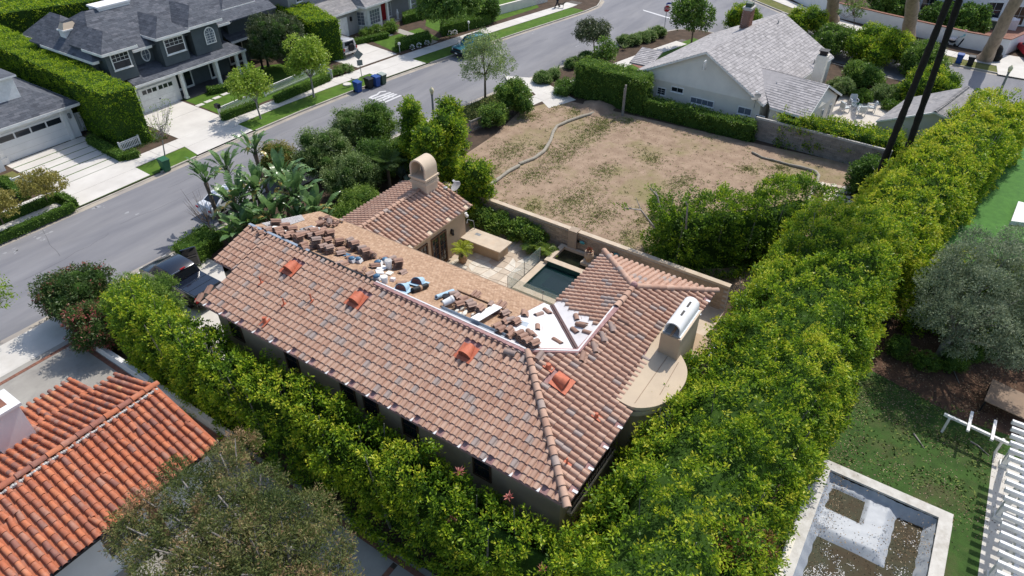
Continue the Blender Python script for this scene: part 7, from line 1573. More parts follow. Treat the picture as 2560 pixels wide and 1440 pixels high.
def bucket(p,label,m='paper_white',tilt=None,h=0.38,r=0.16,inner='mortar_grey'):
    t=thing('bucket',p,label,'bucket');MB().lathe([(r*0.82,0),(r*0.95,h*0.8),(r*1.04,h*0.82),(r,h)],(0,0,0),14).build('pail',m,t,40,local=True)
    MB().lathe([(r*0.9,h-0.01),(r*0.9,h+0.004)],(0,0,0),14).build('contents',inner,t,local=True)
    n=10;MB().tube([(-r*math.cos(math.pi*k/n),-r*0.7*math.sin(math.pi*k/n),h*0.8-0.1*math.sin(math.pi*k/n))for k in range(n+1)],0.007,4).build('handle','grey_metal',t,local=True)
    if tilt:t.rotation_euler=tilt
    return t
bucket(on_far(*Z1_(1905,990)),'white bucket standing next to the dark blue bag',inner='stucco_cream')
bucket(on_far(*Z1_(1965,790)),'tall white square tub between the tile stacks',h=0.5)
bucket(on_far(*Z2_(285,320)),'black bucket by the white roll','black_metal',h=0.3,inner='black_metal')
bucket(on_far(*Z2_(250,390))+Vector((0,0,0.16)),'white bucket tipped over by the ridge',tilt=(0,1.45,-0.45),h=0.5,r=0.17)
def roll(px,py,label,m,L,r,a,band=None):
    p=on_far(px,py);t=thing('felt_roll',p,label,'roll');F=FF(Vector((0,0,0)),a,r+0.02);mb=MB();mb.X=F;mb.tube([(-L/2,0,0),(L/2,0,0)],r,14);mb.build('roll',m,t,40,local=True)
    mb=MB();mb.X=F;mb.tube([(-L/2-0.004,0,0),(-L/2+0.01,0,0)],r*0.45,10);mb.build('core','black_metal',t,local=True)
    if band:mb=MB();mb.X=F;mb.tube([(-0.06,0,0),(0.06,0,0)],r+0.006,14);mb.build('band',band,t,40,local=True)
roll(*Z1_(2385,1095),'black felt roll with tan paper band','black_metal',0.95,0.12,-0.05,'shingle_tan');roll(*Z2_(262,262),'pale blue white roll of membrane','blue_metal',1.15,0.10,-0.05)
# unpainted spare hood vents
for X,Y,l in((2110,1120,'unpainted blue grey hood vent lying by the ridge'),(2330,1030,'second unpainted blue grey hood vent behind the black roll')):
    p=on_far(*Z1_(X,Y));t=thing('spare_vent',p,l,'roof vent');v=hood_vent(t,p+FN*0.0,Vector((0.2,-1,0)),Vector((1,0.2,-SL)),0.30,'hood');v.data.materials[0]=M['blue_metal']
# long sheet metal trough and batten
tr=thing('metal_trough',on_far(*Z2_(620,600)),'long grey sheet metal trough lying along the ridge','metal trough');a=on_far(*Z2_(200,435))+FN*0.05;b=on_far(*Z2_(1030,800))+FN*0.05
MB().bar(a,b,0.26,0.015,up=FN).bar(a+Vector((0.13,0,0.03)),b+Vector((0.13,0,0.03)),0.015,0.1,up=FN).bar(a+Vector((-0.13,0,0.05)),b+Vector((-0.13,0,0.05)),0.015,0.08,up=FN).build('channel','galv',tr)
bt_=thing('tile_row',on_far(*Z2_(780,340)),'thin row of dark battens and tiles across the shingles','batten');a=on_far(*Z2_(420,195))+FN*0.05;b=on_far(*Z2_(1120,480))+FN*0.05
MB().bar(a,b,0.05,0.06).build('batten','wood_dark',bt_)
for s_ in(0.24,0.31,0.70,0.78):o=link('roof_tile',TLM[0],bt_);o.location=a.lerp(b,s_)-bt_.location+FN*0.02;o.rotation_euler=(0,0.29,-1.5);o.scale=(0.6,0.9,0.6)
t=thing('drop_cloth',on_far(*Z2_(500,490)),'crumpled cream cloth by the tipped bucket','cloth');mb=MB()
for k in range(9):c=on_far(*Z2_(430+k*22+rng.uniform(-20,20),450+rng.uniform(-20,70)));mb.sphere((c.x,c.y,c.z+0.07),rng.uniform(.09,.17),7,5,(1.2,0.7,0.5))
mb.build('folds','stucco_cream',t,70)
# white underlay showing past the left gable corner and a spare pair of cover tiles there
for px,py,l,a in((525,725,'cover tile sticking out at the gable foot, upper one',200),(503,745,'cover tile sticking out at the gable foot, lower one',200)):stack(px,py,1,l,ang=a,plane='near',off=0.05)
# ------------------------------------------------ courtyard, lot, yards
ct=thing('outdoor_counter',(29.15,21.5,0),'long tan masonry counter with pale stone top in the courtyard','counter')
MB().box(28.65,29.75,20.25,22.95,0,0.84).build('base','stucco_tan',ct);MB().box(28.45,29.85,20.0,23.1,0.842,0.93).build('counter_top','stone',ct);MB().box(29.25,29.5,22.15,22.55,0.925,0.934).build('sink','grey_metal',ct)
MB().tube([(29.75,22.9,0.93),(29.8,23.0,1.5),(29.5,23.25,1.7),(29.2,23.1,1.6)],0.025,6).build('tap','grey_metal',ct)
def potted(p,label):
    t=thing('potted_palm',p,label,'potted plant');MB().lathe([(0.17,0),(0.27,0.16),(0.29,0.34),(0.23,0.5),(0.25,0.55),(0.2,0.55),(0.18,0.5)],p,16).build('pot','terracotta_pot',t,50)
    fm=[frond_mesh(0.95,'leaf_palm',300+k,0.95,16,0.24,0.75)for k in range(2)]
    for k in range(11):o=link('frond',fm[k%2],t);o.location=(0,0,1.0);o.rotation_euler=(0,-rng.uniform(-.2,.5),k*2.4)
    u=unit(NR.normal(size=(220,3))+np.array([0,0,0.6]));link('foliage',leaves_mesh('foliage','leaf_sage',u*NR.uniform(0.05,0.35,(220,1))+np.array([0,0,0.65]),u,0.12,0.04,NR.random(220)*0.5),t)
    MB().tube([p,(p[0],p[1],1.0)],0.04,6).build('stem','bark',t)
potted((27.35,22.1,0),'yellow palm in a brown clay pot beside the courtyard doors')
wl=thing('wall_lantern',(27.55,23.0,1.9),'black wall lantern right of the courtyard doors','lantern');MB().box(27.45,27.65,22.93,23.07,1.75,2.0).bar((27.55,22.95,2.0),(27.55,23.08,2.05),0.05,0.05).sphere((27.55,22.95,1.7),0.1,8,5).build('lamp_body','black_metal',wl)
def dish(p,r,az,tilt,label,post=0.9,m='mortar_grey'):
    t=thing('satellite_dish',p,label,'satellite dish');MB().tube([(0,0,-post),(0,0,0)],0.03,6).build('mast','grey_metal',t,local=True)
    pr=[(r*k/5,0.10*r*(k/5)**2*2)for k in range(1,6)];mb=MB();R_=Matrix.Translation((0,0,0.05))@Matrix.Rotation(az,4,'Z')@Matrix.Rotation(tilt,4,'Y');mb.X=R_
    mb.lathe([(0.02,0)]+pr+[(r*0.98,0.2*r-0.02),(0.02,-0.02)],(0,0,0),18);mb.build('reflector',m,t,50,local=True)
    mb=MB();mb.X=R_;mb.bar((-r*0.9,0,0.1),(-r*0.4,0,r*1.1),0.03,0.03);mb.box(-r*0.55,-r*0.25,-0.12,0.12,r*1.05,r*1.2);mb.build('receiver','paper_white',t,local=True)
dish((29.35,23.9,3.95),0.38,2.6,0.7,'grey satellite dish on a mast at the guest wing gable end')
q=P(1888,250,2.9);dish((q.x+0.2,q.y,3.0),0.42,2.4,0.5,'dark satellite dish on the corner of the shake roofed house',m='lamp_post')
mt_=thing('meter_head',(29.1,24.6,3.75),'small round metal cap on the guest wing gable edge','roof cap');MB().lathe([(0.06,-0.35),(0.06,0),(0.15,0.02),(0.14,0.1),(0.02,0.13)],(29.1,24.6,3.75),10).build('cap','grey_metal',mt_,40)
fl=thing('flood_light',(29.05,22.95,2.3),'white flood light on the corner of the guest wing','light');MB().sphere((29.05,22.95,2.3),0.12,8,6).box(28.95,29.15,22.98,23.08,2.35,2.5).build('lamp','paper_white',fl,50)
# flagstones in the courtyard
cg=bpy.data.objects['courtyard_ground']
def flagstones(parent,x0,x1,y0,y1,cell,m,z,skip=None,gap=0.03,name='flagstone'):
    R_=random.Random(9);nx,ny=int((x1-x0)/cell),int((y1-y0)/cell)
    pt={(i,j):(x0+(i+R_.uniform(-.32,.32)*(0<i<nx))*cell,y0+(j+R_.uniform(-.32,.32)*(0<j<ny))*cell)for i in range(nx+1)for j in range(ny+1)}
    for i in range(nx):
        for j in range(ny):
            q=[pt[i,j],pt[i+1,j],pt[i+1,j+1],pt[i,j+1]];cx,cy=sum(p[0]for p in q)/4,sum(p[1]for p in q)/4
            if skip and skip(cx,cy):continue
            q=[(cx+(x-cx)*(1-gap/cell*1.5),cy+(y-cy)*(1-gap/cell*1.5))for x,y in q];mb=MB();mb.tint=R_.random();mb.prism(q,z-0.02,z+R_.uniform(0.008,0.02),bottom=False);mb.build(name,m,parent)
flagstones(cg,24.0,31.8,17.9,22.9,0.6,'flag',0.01,skip=lambda x,y:(28.5<x<29.9 and 20.1<y<23.1))
flagstones(cg,22.0,26.7,12.3,17.9,0.62,'flag',0.01)
# plunge pool, basin, urn, glass
pl=thing('plunge_pool',(28.2,15.0,0),'small dark green tiled plunge pool with stone coping in the courtyard','pool')
x0,x1,y0,y1=26.95,29.7,12.4,17.25
MB().box(x0,x1,y0,y1,0.012,0.03).build('pool_floor','pool_tile',pl)
mb=MB();mb.box(x0-0.02,x1+0.02,y1,y1+0.02,0.0,0.42);mb.box(x0-0.02,x0,y0,y1,0.0,0.42);mb.box(x1,x1+0.02,y0,y1,0.0,0.6);mb.box(x0+0.9,x1,y0+1.4,y1-0.5,0.03,0.06);mb.build('pool_wall','pool_tile',pl)
MB().box(x0+1.0,x1-0.1,y0+0.3,y1-0.6,0.061,0.065).build('deep_end','navy_paint',pl)
MB().box(x0,x1,y0,y1,0.30,0.305).build('water','pool_water',pl)
mb=MB();mb.box(x0-0.45,x0-0.02,y0,y1+0.5,0,0.40);mb.box(x0-0.02,x1+0.05,y1+0.02,y1+0.5,0,0.40);mb.build('coping','stone',pl)
bs=thing('fountain_basin',(30.7,15.5,0),'raised stone fountain basin with dark water behind the plunge pool','basin')
mb=MB();mb.box(29.72,30.15,12.5,17.5,0,0.62);mb.box(30.15,31.9,17.15,17.5,0,0.62);mb.box(30.15,31.9,12.5,12.8,0,0.62);mb.box(31.65,31.88,12.8,17.15,0,0.62);mb.build('rim','stone',bs)
MB().box(30.15,31.65,12.8,17.15,0,0.42).build('water','dark_water',bs);MB().box(30.75,31.5,14.7,15.5,0.42,0.60).build('plinth','stone',bs)
ur=thing('stone_urn',(31.1,15.1,0.602),'stone urn with purple succulents on a plinth in the fountain basin','urn');MB().lathe([(0.16,0),(0.14,0.06),(0.27,0.25),(0.32,0.45),(0.27,0.62),(0.2,0.68),(0.27,0.75),(0.22,0.75)],(31.1,15.1,0.602),18).build('vase','urn_stone',ur,50)
u=unit(NR.normal(size=(120,3))+np.array([0,0,1.0]));link('succulent',leaves_mesh('succulent','leaf_red',u*0.06+np.array([0,0,0.78]),u,0.22,0.06,0.6+0.3*NR.random(120)),ur)
for y,l in((16.0,'turquoise mosaic fish spout on the courtyard wall, left one'),(13.6,'turquoise mosaic fish spout on the courtyard wall, right one')):
    f_=thing('wall_spout',(31.85,y,1.25),l,'ornament');MB().sphere((31.83,y,1.25),0.2,10,6,(0.25,1,0.55)).add([(31.83,y+0.15,1.25),(31.83,y+0.35,1.4),(31.83,y+0.35,1.1)],[(0,1,2),(2,1,0)]).build('fish','turq',f_,50)
gf=thing('glass_fence',(27,17.9,0),'clear glass pool fence of four panels around the plunge pool','fence')
for a,b in(((26.45,18.0),(28.2,18.0)),((28.25,18.0),(30.0,18.0)),((26.4,17.9),(26.4,15.6)),((26.4,15.5),(26.4,13.0))):MB().bar((*a,0.62),(*b,0.62),0.014,1.15).build('pane','pane',gf);MB().bar((*a,0.06),(*b,0.06),0.05,0.08).build('rail','black_metal',gf)
for p in((26.4,18.0),(28.22,18.0),(30.05,18.0),(26.4,15.55),(26.4,12.95)):MB().bar((*p,0),(*p,1.15),0.035,0.035).build('post','grey_metal',gf)
# stack of dark slats beside the valley at the pool
for k in range(4):
    a,b=P(1335+k*1,738+k*4,3.2),P(1392,762+k*4,3.2)
sl=thing('slat_bundle',(24.2,12.2,0),'bundle of dark rails beside the pool below the roof valley','rails')
for k in range(4):MB().box(23.2+k*0.22,23.36+k*0.22,11.9,13.6,1.0+k*0.03,1.06+k*0.03).build('rail','black_metal',sl)
MB().box(23.1,24.1,12.3,12.5,0,1.0).build('support','wood_brown',sl)
# straw erosion logs
def log_roll(label,pts,r=0.14):
    w3=[P(x,y,0.1)for x,y in pts];t=thing('straw_log',w3[0],label,'erosion log','straw erosion logs round the bare lot');fine=[]
    for i in range(len(w3)-1):
        for k in range(4):fine.append(w3[i].lerp(w3[i+1],k/4)+Vector((0,0,rng.uniform(-.01,.02))))
    fine.append(w3[-1]);MB().tube(fine,[r*rng.uniform(.9,1.1)for _ in fine],8).build('log','log_straw',t,60)
log_roll('pale straw log from the dirt mound, upper piece',[(1490,281),(1455,291),(1420,303),(1392,316),(1383,330)])
log_roll('pale straw log in the middle of the left lot boundary',[(1383,330),(1376,352),(1360,378),(1335,396),(1298,410)])
log_roll('pale straw log at the lower end near the courtyard wall',[(1298,414),(1272,428),(1245,448),(1210,472)])
log_roll('pale straw log at the right end of the lot in sun',[(2002,528),(2020,502),(2036,470),(2042,455)])
log_roll('grey straw log curving into the wall shade at the lot corner',[(2042,455),(2047,440),(2038,428),(2010,420),(1975,412)],0.13)
log_roll('dark thin log lying along the foot of the block wall',[(1975,412),(1940,402),(1905,393),(1880,380)],0.08)
md=P(1492,270);mo=thing('dirt_mound',md,'small pinkish dirt mound at the top corner of the bare lot','dirt mound');mb=MB();n=20
vs=[(md.x,md.y,0.55)]
for k in(1,2,3,4):
    for i in range(n):a=2*math.pi*i/n;rr=k/4*1.7*(1+0.15*math.sin(i*2.3));vs.append((md.x+rr*1.2*math.cos(a),md.y+rr*math.sin(a),0.55*(1-(k/4)**1.3)+rng.uniform(-.03,.03)+0.02))
mb.add(vs,[(0,1+i,1+(i+1)%n)for i in range(n)]+[(1+k*n+i,1+(k+1)*n+i,1+(k+1)*n+(i+1)%n,1+k*n+(i+1)%n)for k in range(3)for i in range(n)]);mb.build('mound','lot_dirt',mo,60)
pt=thing('sign_post',P(1557,289),'weathered grey post standing at the edge of the bare lot','post');b=P(1557,289);MB().bar(b,b+Vector((0,0,2.85)),0.13,0.16).build('timber','bark_grey',pt);MB().bar(b+Vector((0,0.12,0)),b+Vector((0,0.12,2.5)),0.05,0.08).build('brace','grey_metal',pt)
fs_=sheet('stone_path',PP((2045,500),(2070,460),(2145,470),(2130,505),(2090,520)),0.016,'soil')
for k in range(26):
    p=P(2055+(k%6)*15+rng.uniform(-3,3)+(k//6)*3,462+(k//6)*12+(k%6)*2+rng.uniform(-2,2));n=6;s_=rng.uniform(.22,.34)
    mb=MB();mb.tint=rng.random();mb.prism([(p.x+s_*rng.uniform(.75,1.1)*math.cos(i*math.pi/3),p.y+s_*rng.uniform(.75,1.1)*math.sin(i*math.pi/3))for i in range(n)],0,0.045);mb.build('flagstone','flag',fs_)
# weeds and litter on the lot: uncountable tufts
def tufts(name,poly,n,m,size,z=0.012,tints=(0,1),cl=None,seedk=0,per=9,flat=0.6):
    pa=np.array([p[:2]for p in poly]);lo,hi=pa.min(0),pa.max(0)
    if cl:
        c=NR.uniform(lo,hi,(cl,2));q=c[NR.integers(0,cl,n)]+NR.normal(size=(n,2))*NR.choice([0.25,0.6,1.2],n)[:,None]
    else:q=NR.uniform(lo,hi,(n,2))
    q=q[pn(poly,q)];k=len(q);C=np.column_stack([q,np.full(k,z)]);C=np.repeat(C,per,0)+np.column_stack([NR.normal(size=(k*per,2))*size*0.6,np.zeros(k*per)])
    d=unit(NR.normal(size=(k*per,3))*np.array([1,1,0.3])+np.array([0,0,1-flat]));d[:,2]=np.abs(d[:,2])
    t=np.repeat(NR.uniform(*tints,k),per)+NR.normal(size=k*per)*0.1
    o=link(name,leaves_mesh(name,m,C,d,size,size*0.35,t));o['kind']='stuff';return o
lotp=[(33.2,28.5),(36.5,30.6),(49,31.5),(53.4,29.5),(54.2,12.6),(54.5,3.6),(46,4.5),(34,8.0)]
tufts('lot_weeds',lotp,480,'weed',0.12,tints=(0.3,0.8),cl=70,per=8);tufts('lot_dry_grass',lotp,3600,'weed',0.11,tints=(0.6,1.0),cl=26,per=8,flat=0.8);
for k,(px,py,rx,ry)in enumerate(((1440,500,3.2,1.6),(1500,540,2.4,1.2),(1405,385,3.5,1.3),(1510,430,1.6,1.0),(1700,455,2.2,1.0),(1570,600,1.8,1.2),(1480,330,3.0,1.5),(1330,440,1.8,1.2),(1270,380,2.5,1.6))):
    c=P(px,py);n_=int(rx*ry*130);q=NR.normal(size=(n_,2))*np.array([rx,ry])*0.5;q=q+np.array(c[:2]);q=q[pn(lotp,q)];C=np.repeat(np.column_stack([q,np.full(len(q),.012)]),5,0)+np.column_stack([NR.normal(size=(len(q)*5,2))*.07,np.zeros(len(q)*5)]);d=unit(NR.normal(size=C.shape)*np.array([1,1,.3])+np.array([0,0,.25]));d[:,2]=np.abs(d[:,2])
    link('dry_grass_patch',leaves_mesh('dry_grass_patch','weed',C,d,.11,.035,NR.uniform(.25,.95,len(C))))['kind']='stuff'
tufts('lot_debris',lotp,4200,'litter',0.08,per=2,flat=1.0)
tufts('verge_weeds',[(36.5,37.9),(46,37.1),(51.8,36.2),(51,33.8),(45.5,34.6),(36.5,35.6)],1500,'weed',0.22,tints=(0.2,0.8),per=9,flat=0.3)
# right back yard: covered pool
pool=thing('covered_pool',(20,-3.6,0),'drained pool under a sagging grey cover with murky water and debris','pool')
X0,X1,Y0,Y1=14.0,23.62,-5.72,-1.35
mb=MB();mb.box(X0-0.4,X1+0.5,Y1,Y1+0.62,-0.05,0.06);mb.box(X1,X1+0.5,Y0-0.5,Y1,-0.05,0.06);mb.box(X0-0.4,X1,Y0-0.52,Y0,-0.05,0.06);mb.build('coping','pool_coping',pool)
def ph(x,y):  # cover height
    u,v=Y1-y,X1-x;w_=Y1-Y0;e=min(u,w_-u,v)
    deep=-0.66;ledge=-0.30
    st_=lambda d,w_:max(0.0,min(1.0,d/w_))**1.2
    h=ledge+(deep-ledge)*st_(max(u-2.6,v-2.8),0.55);h=min(h,ledge+(-0.15)*st_(min(u-0.2,1.85-u,v-0.35,1.85-v),0.2))
    h=max(h,-e*1.35-0.06);sag=0.03*math.sin(x*9+y*3)*(1 if e<0.45 else 0.35)+0.015*math.sin(y*17)*(v<0.6)
    return h+sag-0.03
nx,ny=110,60;vs=[];
for i in range(nx+1):
    for j in range(ny+1):x=X0+(X1-X0)*i/nx;y=Y0+(Y1-Y0)*j/ny;vs.append((x,y,ph(x,y)-0.02))
mb=MB();mb.add(vs,[(i*(ny+1)+j,(i+1)*(ny+1)+j,(i+1)*(ny+1)+j+1,i*(ny+1)+j+1)for i in range(nx)for j in range(ny)]);mb.build('cover','grey_tarp',pool,60)
MB().box(X0,X1-0.3,Y0+0.2,Y1-0.2,-0.72,-0.585).build('water','brown_water',pool)
MB().box(X1-1.72,X1-0.5,Y1-1.7,Y1-0.25,-0.52,-0.425).build('puddle','brown_water',pool)
def litter_patch(name,f,n,zf,m,tints,size,parent=None,flat=0.9,x0=X0,x1=X1,y0=Y0,y1=Y1):
    q=NR.uniform((x0,y0),(x1,y1),(n,2));keep=np.array([f(a,b)>NR.random()for a,b in q]);q=q[keep];C=np.column_stack([q,[zf(a,b)for a,b in q]]);d=unit(NR.normal(size=C.shape)*np.array([1,1,0.25]));d[:,2]=np.abs(d[:,2])*(1-flat)+0.02
    o=link(name,leaves_mesh(name,m,C-(np.array(parent.location)if parent else 0),unit(d),size,size*0.6,NR.uniform(*tints,len(C))),parent);o['kind']='stuff';return o
from mathutils import noise as MN
nz=lambda x,y,s,o=0:MN.noise(Vector((x*s,y*s,o)))
def deepf(x,y):u,v=Y1-y,X1-x;return(0.0 if ph(x,y)>-0.58 else 1.0)
litter_patch('glint_debris',lambda x,y:deepf(x,y)*max(0,min(1,0.05+1.9*nz(x,y,0.7,3)+1.1*nz(x,y,2.5,1))),20000,lambda x,y:-0.58,'paper_white',(0,1),0.06,pool)  # white flakes: floating debris with the sun's sparkle painted in
litter_patch('brown_debris',lambda x,y:deepf(x,y)*max(0,min(1,0.2+1.4*nz(x,y,0.6,9)+(0.8 if(X1-x)<2.2 or(Y1-y)<0.9 else 0))),4500,lambda x,y:-0.582,'litter',(0,0.6),0.05,pool)
litter_patch('brown_debris',lambda x,y:1.0 if(0.3<Y1-y<1.85 and 0.35<X1-x<1.85 and(Y1-y<0.8 or X1-x>1.4 or NR.random()<0.25))else 0,12000,lambda x,y:max(-0.423,ph(x,y)+0.0),'litter',(0,0.6),0.05,pool)
sp=thing('spa_trough',(17.5,-0.5,0),'narrow rectangular trough of dark brown water beside the covered pool','pool')
mb=MB();mb.box(14,19.75,-0.02,0.28,-0.05,0.065);mb.box(19.3,19.75,-0.73,-0.02,-0.05,0.065);mb.box(14,19.3,-1.0,-0.72,-0.05,0.10);mb.build('coping','stucco_cream',sp);MB().box(14,19.3,-0.72,-0.02,-0.3,0.012).build('water','brown_water',sp)
litter_patch('leaf_litter',lambda x,y:0.35+0.9*nz(x,y,0.5,5)+(0.4 if y>-2.2 or x>28 else 0),11000,lambda x,y:0.02,'litter',(0.1,1),0.07,None,0.9,20,36,-8,-1.0)
litter_patch('yard_weeds',lambda x,y:(0.25+0.8*nz(x,y,0.8,7)),5000,lambda x,y:0.015,'weed',(0.1,0.5),0.14,None,0.4,23.8,31,-7.2,-1.2)
for a,b,l in(((2283,1085),(2310,1122),'pale curved fallen branch on the back lawn'),((2425,1105),(2472,1140),'grey fallen branch near the pergola foot'),((2370,890),(2398,960),'thin dark stick under the olive tree')):
    p,q=P(*a),P(*b);t=thing('fallen_branch',p,l,'branch');m_=p.lerp(q,.5)+Vector((.12,.1,.05));MB().tube([p+Vector((0,0,.04)),m_,q+Vector((0,0,.03))],[.045,.04,.015],6).build('stick','bark_grey',t,60)
# pergola with table beside it
pg=thing('pergola',(24,-8.5,0),'white timber pergola with close rafters at the lower right edge','pergola')
for k,x in enumerate(np.arange(13.5,28.6,0.46)):MB().box(x-0.06,x+0.06,-12.5,-7.12+0.0*k,2.46,2.66).build('rafter','paint_white',pg)
for y in(-7.75,-10.8):MB().box(12.5,28.7,y-0.08,y+0.08,2.24,2.455).build('beam','paint_white',pg)
for x in(28.2,25.0,21.8,18.6):
    for y in(-7.75,-10.8):MB().box(x-0.11,x+0.11,y-0.11,y+0.11,0,2.235).box(x-0.17,x+0.17,y-0.17,y+0.17,0,0.2).build('post','paint_white',pg)
sheet('pergola_floor',[(12,-7.35),(28.9,-7.35),(28.9,-14),(12,-14)],0.02,'concrete')
fr=thing('timber_frame',(29,-6,0),'white beam frame with crosspieces beside the brown table','frame')
MB().bar((28.95,-4.95,1.0),(28.6,-7.6,1.0),0.12,0.12).build('beam','paint_white',fr)
for y in(-5.95,-6.9):MB().bar((28.3,y,1.1),(29.7,y-0.05,1.1),0.12,0.1).build('crosspiece','paint_white',fr)
for y in(-5.2,-7.4):MB().bar((28.85,y,0),(28.85,y,0.95),0.1,0.1).build('leg','paint_white',fr)
tb=thing('brown_table',(32,-7.3,0),'large flat brown table top on legs at the right edge','table');tp=PP((2482,947),(2600,1003),(2580,1056),(2461,1001),z=0.76);MB().prism(tp,0.72,0.76).build('tabletop','wood_brown',tb)
for x,y in tp:MB().box(x-0.04+(32-x)*0.08,x+0.04+(32-x)*0.08,y-0.04+(-7.3-y)*0.08,y+0.04+(-7.3-y)*0.08,0,0.72).build('leg','black_metal',tb)
ws=thing('white_platform',(54,-7.5,0),'white slab on the artificial turf at the right edge','platform');MB().prism(PP((2546,503),(2600,515),(2590,560),(2528,552),z=0.3),0,0.3).build('slab','paint_white',ws)
# patio chairs on the gravel court
def patio_chair(p,rz,label):
    t=thing('patio_chair',p,label,'chair','white patio chairs round the table',rz);
    for x in(-.3,.3):
        for y in(-.3,.3):MB().box(x-.03,x+.03,y-.03,y+.03,0,0.6 if y<0 else 0.85).build('leg','paint_white',t,local=True)
        MB().box(x-.04,x+.04,-.33,.33,.6,.64).build('armrest','paint_white',t,local=True)
    MB().box(-.27,.27,-.3,.27,.33,.45).build('seat','cushion',t,local=True);m_=MB();m_.X=Matrix.Translation((0,.27,.45))@Matrix.Rotation(-.2,4,'X');m_.box(-.27,.27,-.06,.06,0,.5);m_.build('backrest','cushion',t,local=True);return t
tc=P(2140,275,0)
for dx_,dy_,rz,l in((-1.0,0.85,2.2,'white cushioned patio chair left of the glass table'),(0.95,0.5,-0.6,'white cushioned patio chair behind the glass table'),(0.35,-1.15,-2.2,'white cushioned patio chair right of the glass table'),(-1.0,-0.55,2.9-0.2,'white cushioned patio chair in front of the glass table')):patio_chair((tc.x+dx_,tc.y+dy_,0.015),math.atan2(dy_,dx_)-math.pi/2,l)
tt_=thing('patio_table',(tc.x,tc.y,0.015),'low round glass patio table on the gravel court','table');MB().lathe([(0.5,0.44),(0.5,0.47)],(tc.x,tc.y,0.015),20).build('tabletop','pane',tt_);MB().lathe([(0.25,0),(0.05,0.05),(0.05,0.44)],(tc.x,tc.y,0.015),10).build('pedestal','grey_metal',tt_)
bw=thing('bowl',(tc.x+.1,tc.y,0.487),'dark planted bowl on the glass patio table','bowl');MB().lathe([(0.08,0),(0.16,0.1),(0.13,0.1)],(tc.x+.1,tc.y,0.487),10).sphere((tc.x+.1,tc.y,0.6),0.12,7,5).build('bowl','bin_green',bw,40)
# odds at the near house corner
t=thing('blue_tarp_bundle',P(1472,1330,0.6),'light blue tarp bundle on the ground at the house corner','tarp');c=P(1472,1330,0.6);mb=MB()
for k in range(7):mb.sphere((c.x+rng.uniform(-.35,.35),c.y+rng.uniform(-.35,.35),c.z+rng.uniform(-.3,.25)),rng.uniform(.25,.42),9,6)
mb.sphere((c.x,c.y,0.35),0.5,9,6);mb.build('tarp','blue_tarp',t,70)
# ------------------------------------------------ vehicles, street furniture, people
def loft(mb,secs):
    """rings of equal length joined in order"""
    n=len(secs[0]);vs=[v for s_ in secs for v in s_];fs=[(i*n+k,i*n+(k+1)%n,(i+1)*n+(k+1)%n,(i+1)*n+k)for i in range(len(secs)-1)for k in range(n)]
    fs+=[tuple(range(n))[::-1],tuple((len(secs)-1)*n+k for k in range(n))];return mb.add(vs,fs)
def shell(parent,prof,hw,taper,m,name,z_t=0.0,bev=0.06):
    """body from a closed side profile (x, z); half width shrinks by taper towards the top"""
    zs=[p[1]for p in prof];z0,z1=min(zs),max(zs);mb=MB();n=len(prof)
    hwf=lambda z:hw-taper*max(0,(z-z0)/(z1-z0))**1.5
    cx,cz=sum(p[0]for p in prof)/n,sum(zs)/n;ins=[(x+(cx-x)*bev*0.5,z+(cz-z)*bev)for x,z in prof]
    secs=[[(x,-hwf(z),z)for x,z in ins],[(x,-hwf(z)+bev*0.9,z)for x,z in prof],[(x,hwf(z)-bev*0.9,z)for x,z in prof],[(x,hwf(z),z)for x,z in ins]]
    loft(mb,secs[::-1]);return mb.build(name,m,parent,38,local=True)
def wheel(parent,x,y,r=0.38,w_=0.26,rim='grey_metal'):
    mb=MB();pr=[(r*0.62,-w_/2),(r*0.93,-w_/2),(r,-w_/2+0.04),(r,w_/2-0.04),(r*0.93,w_/2),(r*0.62,w_/2)]
    mb.X=Matrix.Translation((x,y,r))@Matrix.Rotation(math.pi/2,4,'X');mb.lathe(pr,(0,0,0),20);ty=mb.build('wheel','rubber',parent,40,local=True)
    mb=MB();mb.X=Matrix.Translation((x,y,r))@Matrix.Rotation(math.pi/2,4,'X');mb.lathe([(r*0.6,-w_/2+0.02),(r*0.6,w_/2-0.02)],(0,0,0),16)
    for k in range(5):a=k*1.2566;mb.bar((0,0,w_/2-.01),(r*.55*math.cos(a),r*.55*math.sin(a),w_/2-.01),.07,.03);mb.bar((0,0,-w_/2+.01),(r*.55*math.cos(a),r*.55*math.sin(a),-w_/2+.01),.07,.03)
    mb.build('rim',rim,ty,local=True)
def glassq(parent,pts,name='window',m='windshield'):mb=MB();mb.add(pts,[tuple(range(len(pts)))]);return mb.build(name,m,parent,local=True)
